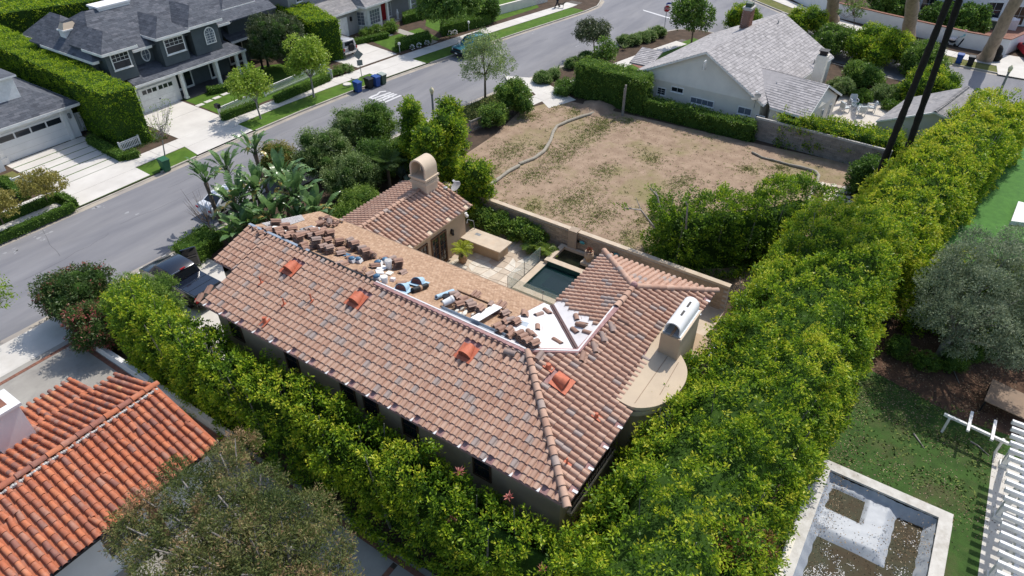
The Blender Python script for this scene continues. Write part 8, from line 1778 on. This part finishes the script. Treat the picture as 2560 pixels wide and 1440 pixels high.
# teal boxy off-roader, nose towards -X
def offroader(p,rz,label,paint,top,spare=True,name='parked_car'):
    t=thing(name,p,label,'car',None,rz);hw=0.93
    shell(t,[(-2.2,.55),(-2.2,1.05),(-2.1,1.12),(-1.0,1.18),(2.05,1.16),(2.15,1.05),(2.15,.5)],hw,0.05,paint,'body')
    shell(t,[(-0.95,1.16),(-0.45,1.75),(-0.3,1.82),(1.9,1.82),(2.02,1.74),(2.1,1.16)],hw-0.03,0.16,top,'roof')
    glassq(t,[(-0.90,-.72,1.2),(-0.90,.72,1.2),(-0.50,.62,1.7),(-0.50,-.62,1.7)][::-1],'windshield')
    for s_ in(1,-1):
        for x0,x1 in((-0.62,0.3),(0.38,1.15),(1.25,1.92)):
            y0,y1=s_*(hw-0.03+0.006),s_*(hw-0.115);q=[(x0-(0.06 if x0<0 else 0),y0,1.2),(x1,y0,1.2),(x1,y1,1.68),(x0+(.22 if x0<0 else 0),y1,1.68)];glassq(t,q if s_<0 else q[::-1])
        for x in(0.34,1.2):MB().box(x-0.01,x+0.01,s_*(hw+.0)-.006,s_*(hw+.0)+.006,.62,1.14).build('door_seam','rubber',t,local=True)
        for x in(-1.45,1.35):
            wheel(t,x,s_*0.80,0.41,0.28);mb=MB();n=10
            pts=[(x-.56*math.cos(math.pi*k/n),.42+.52*math.sin(math.pi*k/n))for k in range(n+1)]
            for a,b in zip(pts[:-1],pts[1:]):mb.bar((a[0],s_*.93,a[1]),(b[0],s_*.93,b[1]),.14,.06,up=(0,1,0))
            mb.build('fender_flare','rubber',t,local=True)
        MB().box(-.62,-.50,s_*.98-.08,s_*.98+.08,1.2,1.36).build('mirror','rubber',t,local=True)
        MB().lathe([(.12,0),(.12,.03)],(0,0,0),12)
        mb=MB();mb.X=Matrix.Translation((-2.2,s_*.66,.93))@Matrix.Rotation(-math.pi/2,4,'Y');mb.lathe([(.12,0),(.11,.03)],(0,0,0),12);mb.build('headlight','head_lens',t,local=True)
        MB().box(2.13,2.19,s_*.84-.07,s_*.84+.07,.8,1.1).build('tail_light','red_lens',t,local=True)
    MB().box(-2.24,-2.19,-.62,.62,.80,1.04).build('grille','rubber',t,local=True);MB().box(-2.38,-2.18,-.9,.9,.48,.72).build('front_bumper','rubber',t,local=True);MB().box(-2.395,-2.38,-.18,.18,.54,.66).build('number_plate','paper_white',t,local=True)
    MB().box(2.13,2.33,-.9,.9,.48,.7).build('rear_bumper','rubber' if top!='silver_paint' else 'chrome',t,local=True);glassq(t,[(2.09,-.62,1.22),(2.05,-.58,1.66),(2.05,.58,1.66),(2.09,.62,1.22)][::-1],'rear_window')
    MB().box(2.335,2.345,-.5,-.2,.52,.66).build('number_plate','paper_white',t,local=True)
    for y in(-.6,.6):MB().bar((-.2,y,1.88),(1.85,y,1.88),.05,.05).build('roof_rail','rubber',t,local=True)
    if spare:
        mb=MB();mb.X=Matrix.Translation((2.32,.05,1.08))@Matrix.Rotation(math.pi/2,4,'Y');mb.lathe([(.24,-.12),(.36,-.12),(.4,-.06),(.4,.06),(.36,.12),(.24,.12)],(0,0,0),18);mb.build('spare_wheel','rubber',t,40,local=True)
    return t
offroader((59.9,45.45,RZ),math.atan2(-0.95,6)*1.0,'teal blue boxy off-road car parked at the far kerb','teal_paint','teal_paint',False)
offroader((51.6,57.6,0.03),math.radians(-90)-0.10,'grey off-road car with spare wheel backed on the drive by the hedge','silver_paint','silver_paint',True)
# black pickup with open door
pk=thing('pickup_truck',(15.75,34.4,0.02),'black pickup truck with folding bed cover and open front door','pickup',None,math.radians(90));hw=0.98
shell(pk,[(-2.75,.5),(-2.75,1.12),(0.25,1.16),(1.5,1.18),(2.55,1.08),(2.8,.95),(2.82,.5)],hw,0.06,'navy_paint','body')
shell(pk,[(-0.75,1.14),(-0.6,1.72),(-0.35,1.88),(0.75,1.90),(1.05,1.82),(1.75,1.16)],hw-.05,.2,'navy_paint','cab')
glassq(pk,[(1.66,-.8,1.24),(1.66,.8,1.24),(1.12,.68,1.78),(1.12,-.68,1.78)],'windshield');glassq(pk,[(-.735,-.75,1.25),(-.64,-.66,1.7),(-.64,.66,1.7),(-.735,.75,1.25)],'rear_window')
for s_ in(1,-1):
    for x0,x1 in((-.55,.25),(.33,1.25)):q=[(x0,s_*(hw-.045),1.22),(x1+(.15 if x1>1 else 0),s_*(hw-.045),1.22),(x1-(.25 if x1>1 else 0),s_*(hw-.19),1.72),(x0,s_*(hw-.19),1.72)];glassq(pk,q if s_<0 else q[::-1])
    for x in(-1.75,1.85):wheel(pk,x,s_*.84,.41,.28)
    MB().box(-2.79,-2.74,s_*.87-.08,s_*.87+.08,.75,1.1).build('tail_light','red_lens',pk,local=True);MB().box(2.62,2.83,s_*.78-.14,s_*.78+.14,.8,.95).build('headlight','head_lens',pk,local=True)
for k in range(3):MB().box(-2.66+k*.63,-2.07+k*.63,-.86,.86,1.16,1.205).build('bed_cover_panel','navy_paint',pk,local=True)
MB().box(-2.66,-.8,-.9,.9,1.13,1.165).build('bed_frame','grey_metal',pk,local=True);MB().box(-2.95,-2.74,-.92,.92,.45,.68).build('rear_bumper','rubber',pk,local=True);MB().box(-.66,-.58,-.16,.16,1.80,1.86).build('brake_light','red_lens',pk,local=True);MB().bar((-.62,-.72,1.80),(-.62,.72,1.80),.03,.03).build('roof_edge','chrome',pk,local=True)
dr=MB();dr.X=Matrix.Translation((1.25,-.97,.5))@Matrix.Rotation(math.radians(68),4,'Z');dr.box(-1.0,0,-.05,.05,0,.72);dr.box(-1.0,-.93,-.04,.04,.72,1.25);dr.box(-.93,-.1,-.04,.04,1.2,1.27);dr=dr.build('open_door','navy_paint',pk,local=True)
d2=MB();d2.X=Matrix.Translation((1.25,-.97,.5))@Matrix.Rotation(math.radians(68),4,'Z');d2.box(-.93,-.12,-.01,.01,.72,1.2);d2.box(-.9,-.15,.05,.09,.12,.6);d2.build('door_glass','windshield',dr,local=True)
# white saloon mostly behind the paddle leaves
wc=thing('parked_car',(24.0,40.45,RZ),'white saloon car parked at the near kerb under paddle leaves','car',None,0.0);hw=.9
shell(wc,[(-2.3,.35),(-2.32,.8),(-2.2,.98),(-1.5,1.02),(1.0,.98),(2.1,.8),(2.3,.6),(2.3,.3)],hw,.08,'white_paint','body');shell(wc,[(-1.75,.98),(-1.1,1.40),(-.6,1.46),(.3,1.44),(1.25,.96)],hw-.08,.17,'white_paint','roof')
glassq(wc,[(-1.68,-.7,1.03),(-1.15,-.58,1.40),(-1.15,.58,1.40),(-1.68,.7,1.03)],'rear_window');glassq(wc,[(1.18,-.7,1.0),(1.18,.7,1.0),(.42,.6,1.41),(.42,-.6,1.41)],'windshield')
for s_ in(1,-1):
    q=[(-1.45,s_*(hw-.075),1.02),(1.0,s_*(hw-.075),1.0),(.3,s_*(hw-.22),1.38),(-.95,s_*(hw-.22),1.38)];glassq(wc,q if s_<0 else q[::-1])
    for x in(-1.4,1.4):wheel(wc,x,s_*.78,.33,.22)
    MB().box(-2.34,-2.29,s_*.7-.14,s_*.7+.14,.7,.84).build('tail_light','red_lens',wc,local=True)
MB().box(-2.345,-2.325,-.2,.2,.55,.68).build('number_plate','paper_white',wc,local=True)
# wheeled bins
def bin_(p,rz,m,lid,label,name='wheeled_bin',open_=False):
    t=thing(name,p,label,'bin','wheeled bins along the street',rz);mb=MB();s0,s1=(.24,.27),(.31,.36)
    mb.add([(-s0[0],-s0[1],.06),(s0[0],-s0[1],.06),(s0[0],s0[1],.06),(-s0[0],s0[1],.06),(-s1[0],-s1[1],.98),(s1[0],-s1[1],.98),(s1[0],s1[1],.98),(-s1[0],s1[1],.98)],[(0,3,2,1),(4,5,6,7),(0,1,5,4),(1,2,6,5),(2,3,7,6),(3,0,4,7)])
    mb.box(-.33,.33,-.38,.38,.93,.975);mb.build('tub',m,t,local=True)
    mb=MB();mb.X=Matrix.Translation((0,.36,1.0))@Matrix.Rotation(math.radians(-8 if open_ else 0),4,'X');mb.add([(-.34,-.76,0),(.34,-.76,0),(.34,.04,0),(-.34,.04,0),(-.30,-.70,.07),(.30,-.70,.07),(.30,0,.1),(-.30,0,.1)],[(0,3,2,1),(4,5,6,7),(0,1,5,4),(1,2,6,5),(2,3,7,6),(3,0,4,7)]);mb.build('lid',lid,t,local=True)
    MB().bar((-.28,.42,.98),(.28,.42,.98),.04,.04).build('handle',m,t,local=True)
    for s_ in(1,-1):mb=MB();mb.X=Matrix.Translation((s_*.27,.27,.13))@Matrix.Rotation(math.pi/2,4,'Y');mb.lathe([(.13,-.04),(.13,.04)],(0,0,0),12);mb.build('wheel','rubber',t,local=True)
for px,py,m,l,lab in((896,230,'bin_blue','bin_blue','blue wheeled bin standing alone left of the bin group'),(924,221,'bin_black','bin_black','black wheeled bin at the left of three side by side'),(942,216,'bin_blue','bin_blue','blue wheeled bin in the middle of three side by side'),(957,210,'bin_olive','bin_lid_pale','olive green wheeled bin with pale lid on the right of three')):
    p=P(px,py,RZ);bin_(p,math.pi*0.0-0.08,m,l,lab)
bin_(P(417,427,RZ),-0.05,'bin_green','bin_green','green wheeled bin at the kerb beside the striped drive')
bin_(P(2394,160,RZ),-math.pi/2,'bin_blue','bin_blue','blue wheeled bin on the cross street kerb');bin_(P(2422,166,RZ),-math.pi/2,'bin_black','bin_black','black wheeled bin between the blue one and the eucalyptus trunk')
# lamps
def lamp(b,h,label,wob=0.0):
    t=thing('street_lamp',b,label,'street lamp','concrete street lamps');MB().lathe([(.17,0),(.16,.3),(.12,.35),(.085,h-.55),(.11,h-.53),(.12,h-.45)],b,12).build('post','lamp_post',t,40);MB().lathe([(.1,h-.45),(.17,h-.25),(.19,h-.08),(.12,h+.05),(.05,h+.1),(.02,h+.18)],b,14).build('globe','lamp_globe',t,50)
q=P(1079,225,3.9);lamp((q.x,q.y,0),4.0,'concrete street lamp with cream globe by the near kerb');q=P(2527,170,4.1);lamp((q.x,q.y,-0.0),4.2,'pale street lamp on the cross street at the right edge')
# signs
dp=P(907,205);sg=thing('warning_sign',dp,'diamond road sign seen from behind with small plate on a leaning pole','road sign')
MB().bar(dp,dp+Vector((-.05,.1,3.3)),.05,.05).build('pole','grey_metal',sg)
sv=Vector((0.82,-0.57,0));nn_=Vector((0.57,0.82,0));c=dp+Vector((-.03,.1,2.75))-nn_*0.0
mb=MB();fr_=lambda c,a,b_:c+sv*a+Vector((0,0,b_));dq=[fr_(c,-.5,0),fr_(c,0,-.5),fr_(c,.5,0),fr_(c,0,.5)]
mb.add([q-nn_*.035 for q in dq]+[q-nn_*.05 for q in dq],[(0,1,2,3)[::-1],(4,5,6,7),(0,1,5,4),(1,2,6,5),(2,3,7,6),(3,0,4,7)]);mb.build('diamond_plate','sign_back',sg)
c2=dp+Vector((0,.06,1.95));pq4=[fr_(c2,-.27,-.27),fr_(c2,.27,-.27),fr_(c2,.27,.27),fr_(c2,-.27,.27)];mb=MB();mb.add([q-nn_*.035 for q in pq4]+[q-nn_*.05 for q in pq4],[(3,2,1,0),(4,5,6,7),(0,1,5,4),(1,2,6,5),(2,3,7,6),(3,0,4,7)]);mb.build('small_plate','sign_back',sg)
sp_=P(1661,70);st=thing('stop_sign',sp_,'red octagonal stop sign with blue street name plates on top','road sign');MB().bar(sp_,sp_+Vector((0,0,2.95)),.06,.06).build('pole','grey_metal',st)
fw=Vector((-math.cos(YAW+0.05),-math.sin(YAW+0.05),0));rt=Vector((-fw.y,fw.x,0));cz=sp_+Vector((0,0,2.25))+fw*.05
def octo(r,off,z0=0):return[cz+fw*off+rt*(r*math.cos(math.pi/8+k*math.pi/4))+Vector((0,0,r*math.sin(math.pi/8+k*math.pi/4)))for k in range(8)]
mb=MB();mb.add(octo(.42,0)+octo(.42,.012),[tuple(range(8))[::-1],tuple(range(8,16))]+[(k,(k+1)%8,8+(k+1)%8,8+k)for k in range(8)]);mb.build('octagon','red_sign',st)
mb=MB();a_,b_=octo(.41,.016),octo(.375,.016);mb.add(a_+b_,[(k,(k+1)%8,8+(k+1)%8,8+k)for k in range(8)]);mb.build('border','paint_white',st)
def text_mesh(s_,size,name,m,parent,o,xa,up,nrm):
    cu=bpy.data.curves.new(name,'FONT');cu.body=s_;cu.size=size;cu.align_x='CENTER';cu.align_y='CENTER';cu.offset=0.004;ob=bpy.data.objects.new(name,cu);me=bpy.data.meshes.new_from_object(ob);me.materials.clear();me.materials.append(M[m]);bpy.data.objects.remove(ob)
    k=link(name,me,parent);q=o-Vector(parent.location);k.matrix_basis=Matrix(((xa.x,up.x,nrm.x,q.x),(xa.y,up.y,nrm.y,q.y),(xa.z,up.z,nrm.z,q.z),(0,0,0,1)));return k
text_mesh('STOP',0.33,'lettering','paint_white',st,cz+fw*.02,rt,Vector((0,0,1)),fw)
for z,r_,dl in((2.86,rt*0.9+fw*0.3,.32),):a=sp_+Vector((0,0,z));MB().bar(a+r_*0.02,a+r_*.75,.02,.2).build('street_plate','blue_sign',st);MB().bar(a+Vector((0,0,-.0)),a+fw*.5-rt*.3,.02,.18).build('street_plate','blue_sign',st)
# fences, post box, utility lids
def picket(label,a,b,h=0.85,z0=0.0,sp=0.14,m='paint_white',name='picket_fence'):
    a,b=Vector((*a,z0)),Vector((*b,z0));L=(b-a).length;d=(b-a)/L;t=thing(name,a,label,'fence',None);mb=MB();mb.add([(-.03,-.01,.05),(.03,-.01,.05),(.03,-.01,h-.05),(0,-.01,h),(-.03,-.01,h-.05),(-.03,.01,.05),(.03,.01,.05),(.03,.01,h-.05),(0,.01,h),(-.03,.01,h-.05)],[(0,1,2,3,4),(9,8,7,6,5),(0,5,6,1),(1,6,7,2),(2,7,8,3),(3,8,9,4),(4,9,5,0)]);me=mb.mesh('picket',m);an=math.atan2(d.y,d.x)
    for k in range(int(L/sp)+1):o=link('picket',me,t);o.location=d*(k*sp);o.rotation_euler=(0,0,an)
    for z in(.2,h-.12):MB().bar(a+Vector((0,0,z)),b+Vector((0,0,z)),.035,.07).build('rail',m,t)
    MB().bar(a+Vector((0,0,h+.01)),b+Vector((0,0,h+.01)),.09,.05).build('cap_rail',m,t)
    for q in(a,b):MB().bar(q,q+Vector((0,0,h+.12)),.11,.11).build('post',m,t)
picket('white picket fence left of the walk of the dark grey house',P(553,292).to_2d(),P(640,254).to_2d());picket('long white picket fence of the dark grey house along the pavement',P(664,242).to_2d(),P(815,178).to_2d());picket('short white fence by the striped garage drive',P(305,382).to_2d(),P(352,362).to_2d(),.8);picket('white fence stub behind the golden verge tree',P(40,472).to_2d(),P(85,455).to_2d(),.8)
picket('old grey picket fence at the street side of the bare lot',P(1175,332).to_2d(),P(1255,297).to_2d(),1.0,0,.17,'bark_grey')
gp=thing('white_gate',P(818,182),'white boarded gate panel at the end of the picket fence','gate');a,b=P(815,190),P(833,198);
for k in range(6):MB().bar(a.lerp(b,k/6)+Vector((0,0,.5)),a.lerp(b,(k+.9)/6)+Vector((0,0,.5)),.04,.95).build('board','paint_white',gp)
mbx=thing('post_box',P(552,296),'black post box on a post at the end of the picket fence','post box');b=P(552,296);MB().bar(b,b+Vector((0,0,1.0)),.1,.1).build('post','paint_white',mbx);MB().box(b.x-.16,b.x+.16,b.y-.25,b.y+.25,1.0,1.35).build('box','black_metal',mbx)
for px,py,l in((868,212,'round concrete lid on the lawn strip left of the blue bin'),(888,196,'pale utility lid behind the blue bin')):p=P(px,py);t=thing('utility_lid',p,l,'utility cover');MB().lathe([(.42,0),(.42,.1),(.38,.12)],(p.x,p.y,0),16).build('lid','concrete',t)
for px,py,l in((1000,131,'white path light at the left end of the clipped lawn hedge'),(1172,76,'white path light in front of the shaded hedge')):p=P(px,py);t=thing('path_light',p,l,'light');MB().tube([p,p+Vector((0,0,.9))],.03,6).build('stem','paint_white',t);MB().lathe([(.16,.85),(.14,1.05),(.03,1.12)],p,10).build('lantern','paint_white',t)
for i,(px,py)in enumerate(((1031,124),(1048,119),(1062,110),(1068,113),(1124,88),(1138,86),(1168,72),(1180,70))):
    p=P(px,py);t=thing('white_flower_bush',p,'low white flower clump, %s from the left along the pavement hedges'%ORD[i],'flowers','white flower clumps along the pavement hedges');u=unit(NR.normal(size=(60,3))+np.array([0,0,.4]));link('blooms',leaves_mesh('blooms','paper_white',u*.2+np.array([0,0,.25]),u,.14,.1,NR.random(60)),t);link('foliage',leaves_mesh('foliage','leaf_box',u*.1+np.array([0,0,.12]),-u*np.array([1,1,-1]),.2,.07,NR.random(60)),t)
# people
def figure(parent,J,R_,m,name='body'):
    """one skinned surface from joints and bones"""
    me=bpy.data.meshes.new(name);names=list(J);idx={n:i for i,n in enumerate(names)};me.from_pydata([J[n]for n in names],[(idx[a],idx[b])for a,b in BONES if a in J and b in J],[])
    o=link(name,me,parent);o.modifiers.new('skin','SKIN');sk=me.skin_vertices[0].data if me.skin_vertices else None
    if sk is None:me.attributes;
    return o
BONES=[('pelvis','chest'),('chest','neck'),('neck','head')]
def person(p,rz,label,shirt,trousers,hat=None,reach=False,hair='cloth_dark'):
    t=thing('person',p,label,'person',None,rz);st_=.32
    # legs and hips as one tapered surface per garment, arms and head continuous with the torso
    mb=MB()
    for s_,f_ in((.1,st_),(-.1,-st_)):
        mb.tube([(0,s_*.8,.92),(f_*.5,s_,.50),(f_-(.12 if f_<0 else 0),s_,.07)],[.115,.085,.055],10)
    mb.tube([(0,0,.82),(0,0,.95),(.02,0,1.05)],[.15,.17,.15],12);mb.build('trousers',trousers,t,60,local=True)
    mb=MB();mb.tube([(.0,0,.98),(.03,0,1.12),(.06,0,1.3),(.08,0,1.42),(.09,0,1.47)],[.165,.15,.185,.15,.06],12)
    hands=[]
    for s_ in(.2,-.2):
        e=(.28,s_*1.15,1.12)if reach else(-.05,s_*1.3,1.12);h_=(.55,s_*.9,1.08)if reach else(.08,s_*1.3,.88);mb.tube([(.07,s_*.9,1.40),e,h_],[.062,.05,.036],8);hands.append((e,h_))
    mb.build('shirt',shirt,t,60,local=True)
    mb=MB();mb.tube([(.09,0,1.42),(.11,0,1.54)],[.055,.05],9);mb.sphere((.12,0,1.63),.105,12,9,(1,.82,1.18));mb.sphere((.225,0,1.615),.022,6,5)
    for e,h_ in hands:
        d=(Vector(h_)-Vector(e)).normalized();mb.tube([h_,Vector(h_)+d*.09],[.034,.03],7)
        for k in range(4):a=Vector(h_)+d*.085+Vector((0,(k-1.5)*.017,0));mb.tube([a,a+d*.04,a+d*.055+Vector((0,0,-.025))],[.009,.008,.006],5)
        mb.tube([Vector(h_)+d*.03+Vector((0,0,.02)),Vector(h_)+d*.07+Vector((0,.03,.03))],[.011,.008],5)
    mb.build('skin','skin',t,60,local=True)
    mb=MB()
    for f_ in(st_,-st_):mb.box(f_-.16 if f_<0 else f_-.06,f_+.08 if f_<0 else f_+.2,-.05+(.1 if f_>0 else-.1),.05+(.1 if f_>0 else-.1),0,.08)
    mb.build('shoes','rubber',t,local=True)
    if hat:MB().lathe([(.26,1.68),(.25,1.70),(.13,1.71),(.11,1.82),(.02,1.84)],(.11,0,0),16).build('hat',hat,t,50,local=True)
    else:MB().sphere((.10,0,1.66),.112,12,8,(1,.9,1.05)).build('hair',hair,t,60,local=True)
    return t
pw=P(2402,117);hd=math.radians(100)
person((pw.x,pw.y,.02),hd,'person in teal shirt and wide pale hat pushing a stroller along the white wall','cloth_teal','cloth_dark','cloth_pink',True)
sr=thing('stroller',(pw.x+math.cos(hd)*1.0,pw.y+math.sin(hd)*1.0,.02),'dark stroller with a white cloth draped over its hood','stroller',None,hd)
MB().bar((-.45,-.22,1.0),(.2,-.22,.35),.03,.03).bar((-.45,.22,1.0),(.2,.22,.35),.03,.03).bar((-.45,-.22,1.0),(-.45,.22,1.0),.035,.035).bar((-.2,-.22,.75),(-.3,-.24,.15),.03,.03).bar((-.2,.22,.75),(-.3,.24,.15),.03,.03).build('frame','black_metal',sr,local=True)
mb=MB();mb.sphere((.05,0,.55),.34,12,8,(1.1,.72,.75));mb.build('seat','cloth_dark',sr,60,local=True);MB().sphere((.02,0,.72),.36,12,8,(1.15,.8,.55)).build('cloth_cover','cloth_white',sr,60,local=True)
for x,y in((.42,0),(-.3,.28),(-.3,-.28)):mb=MB();mb.X=Matrix.Translation((x,y,.15))@Matrix.Rotation(math.pi/2,4,'X');mb.lathe([(.15,-.025),(.15,.025)],(0,0,0),14);mb.build('wheel','rubber',sr,local=True)
pd=P(1393,19);person((pd.x,pd.y,.02),math.radians(-30),'person in dark clothes standing on the far pavement with a dog','cloth_dark','cloth_dark')
dg=P(1403,20);d=thing('dog',(dg.x,dg.y,.02),'medium brown dog on the far pavement beside the person in dark clothes','dog',None,math.radians(-60));mb=MB()
mb.tube([(-.32,0,.46),(-.2,0,.5),(.1,0,.49),(.28,0,.52),(.4,0,.66),(.5,0,.74)],[.08,.11,.13,.12,.07,.08],10);mb.tube([(.48,0,.74),(.66,0,.69)],[.075,.035],8)
for x,s_ in((.24,.07),(.24,-.07)):mb.tube([(x,s_,.48),(x+.02,s_,.25),(x,s_,.13),(x+.02,s_,.02)],[.06,.04,.026,.03],7)
for x,s_ in((-.26,.08),(-.26,-.08)):mb.tube([(x,s_,.46),(x+.08,s_,.3),(x-.05,s_,.17),(x-.02,s_,.02)],[.08,.055,.028,.03],7)
mb.tube([(-.34,0,.48),(-.48,0,.6),(-.55,0,.72)],[.03,.022,.01],6)
for s_ in(.05,-.05):mb.add([(.46,s_,.8),(.52,s_*1.6,.79),(.47,s_*1.5,.9)],[(0,1,2),(2,1,0)])
mb.build('body','bark',d,60,local=True)
for px,py,l in((657,172,'dark left figure of a statue pair by the dark grey house path'),(671,166,'dark right figure of a statue pair by the dark grey house path')):p=P(px,py);t=thing('dark_statue',p,l,'statue');MB().lathe([(.2,0),(.16,.1),(.1,.5),(.16,.9),(.17,1.1),(.06,1.22),(.1,1.35),(.03,1.46)],p,10).tube([p+Vector((0,.15,1.1)),p+Vector((.1,.3,.85))],[.05,.03],6).build('figure','black_metal',t,50)
# stepping stones across the lawn of the dark grey house, as pieces of that lawn
lw=bpy.data.objects['grey_house_lawn']
for k in range(7):p=P(500+k*21,263-k*9.2);MB().prism([(p.x-.38,p.y-.25),(p.x+.38,p.y-.25),(p.x+.38,p.y+.25),(p.x-.38,p.y+.25)],0,.035).build('stepping_stone','white_concrete',lw)
lw=bpy.data.objects['red_door_lawn']
for k in range(7):p=P(922+k*9,104-k*2.6);MB().prism([(p.x-.3,p.y-.2),(p.x+.3,p.y-.2),(p.x+.3,p.y+.2),(p.x-.3,p.y+.2)],0,.035).build('stepping_stone','white_concrete',lw)
sheet('red_door_walk',PP((985,78),(1000,72),(1095,104),(1078,112)),.013,'old_concrete')
# terrace furniture behind the white street wall
t=thing('covered_grill',P(2520,72),'white covered grill on the brick terrace behind the street wall','grill');p=P(2520,72,.0);MB().prism([(p.x-.5,p.y-.8),(p.x+.5,p.y-.8),(p.x+.6,p.y+.8),(p.x-.6,p.y+.8)],.03,[1.2,1.2,.9,.9]).sphere((p.x,p.y,1.0),.6,10,6,(.9,1.2,.6)).build('cover','cloth_white',t,60)
t=thing('garden_cabinet',P(2472,68),'low olive green cabinet with white top behind the street wall','cabinet');p=P(2472,70);MB().box(p.x-.6,p.x+.6,p.y-1.2,p.y+1.2,.03,1.0).build('body','bin_olive',t);MB().box(p.x-.65,p.x+.65,p.y-1.25,p.y+1.25,1.0,1.08).build('top','paper_white',t)
for px,py,rx,l in((2420,60,2.0,'dark leafy shrub behind the white street wall'),(2345,50,1.8,'dark bush behind the wall near the white house'),(2225,25,2.6,'dark tree mass behind the white street wall'),(2405,75,.8,'bright broad leaf plant behind the street wall')):p=P(px,py,1.0);bush('wall_shrub',l,(p.x,p.y,0),rx,rx,rx*1.5,'leaf_mid',12,rx*.4,seed=400+px,leaf=(.26,.12),dens=8,tint=(.25 if rx>1 else .9,.15))
# red car corner at the right edge
t=thing('red_car',P(2572,140,0),'red car whose rear corner shows at the right edge on the apron','car',None,0.3);shell(t,[(-2.2,.35),(-2.2,.9),(-1.4,1.0),(1.0,1.0),(2.2,.75),(2.2,.35)],.9,.08,'red_sign','body');shell(t,[(-1.5,.98),(-.9,1.42),(.4,1.42),(1.1,.98)],.82,.16,'windshield','cabin')
for x in(-1.4,1.4):
    for s_ in(1,-1):wheel(t,x,s_*.76,.33,.22)
# paint on the kerb and worn spots are left to the materials; planting bed by the white garage
tufts('bed_plants',[(24.4,60.4),(28.3,60.4),(28.0,54.2),(24.4,54.2)],500,'leaf_red',.2,tints=(0.2,.6),per=8,flat=.3)
# worn spots and cracks on the road
mb=MB();R_=random.Random(4)
for px,py,n in((95,598,7),(112,580,5),(28,628,6),(248,515,6),(330,530,2),(470,545,2),(1010,185,4),(700,300,2),(1330,78,4),(1450,110,4)):
    for k in range(n):
        c=P(px+R_.uniform(-16,16),py+R_.uniform(-7,7),RZ);m_=7;r_=R_.uniform(.05,.22);mb.add([(c.x+r_*R_.uniform(.5,1.4)*math.cos(i*6.283/m_),c.y+.6*r_*R_.uniform(.5,1.2)*math.sin(i*6.283/m_),RZ+.0035)for i in range(m_)],[tuple(range(m_))])
mb.build('road_scuffs','road_worn')['kind']='structure'
mb=MB()
for px,py,dx_,dy_ in((60,700,.9,.1),(300,560,1,0),(420,470,1,.05),(700,340,1,-.05),(900,270,1,-.1),(1250,130,1,-.2),(150,640,.2,1),(560,480,.15,1),(1000,240,.2,1),(1400,70,.2,1)):
    c=P(px,py,RZ);a_=Vector((c.x,c.y,RZ+.003))
    for k in range(14):
        b_=a_+Vector((dx_,dy_,0))*.5+Vector((R_.uniform(-.12,.12),R_.uniform(-.12,.12),0));t_=(b_-a_).normalized();w_=Vector((-t_.y,t_.x,0))*.012;mb.quad(a_-w_,b_-w_,b_+w_,a_+w_);a_=b_
mb.build('road_cracks','dark_floor')['kind']='structure'
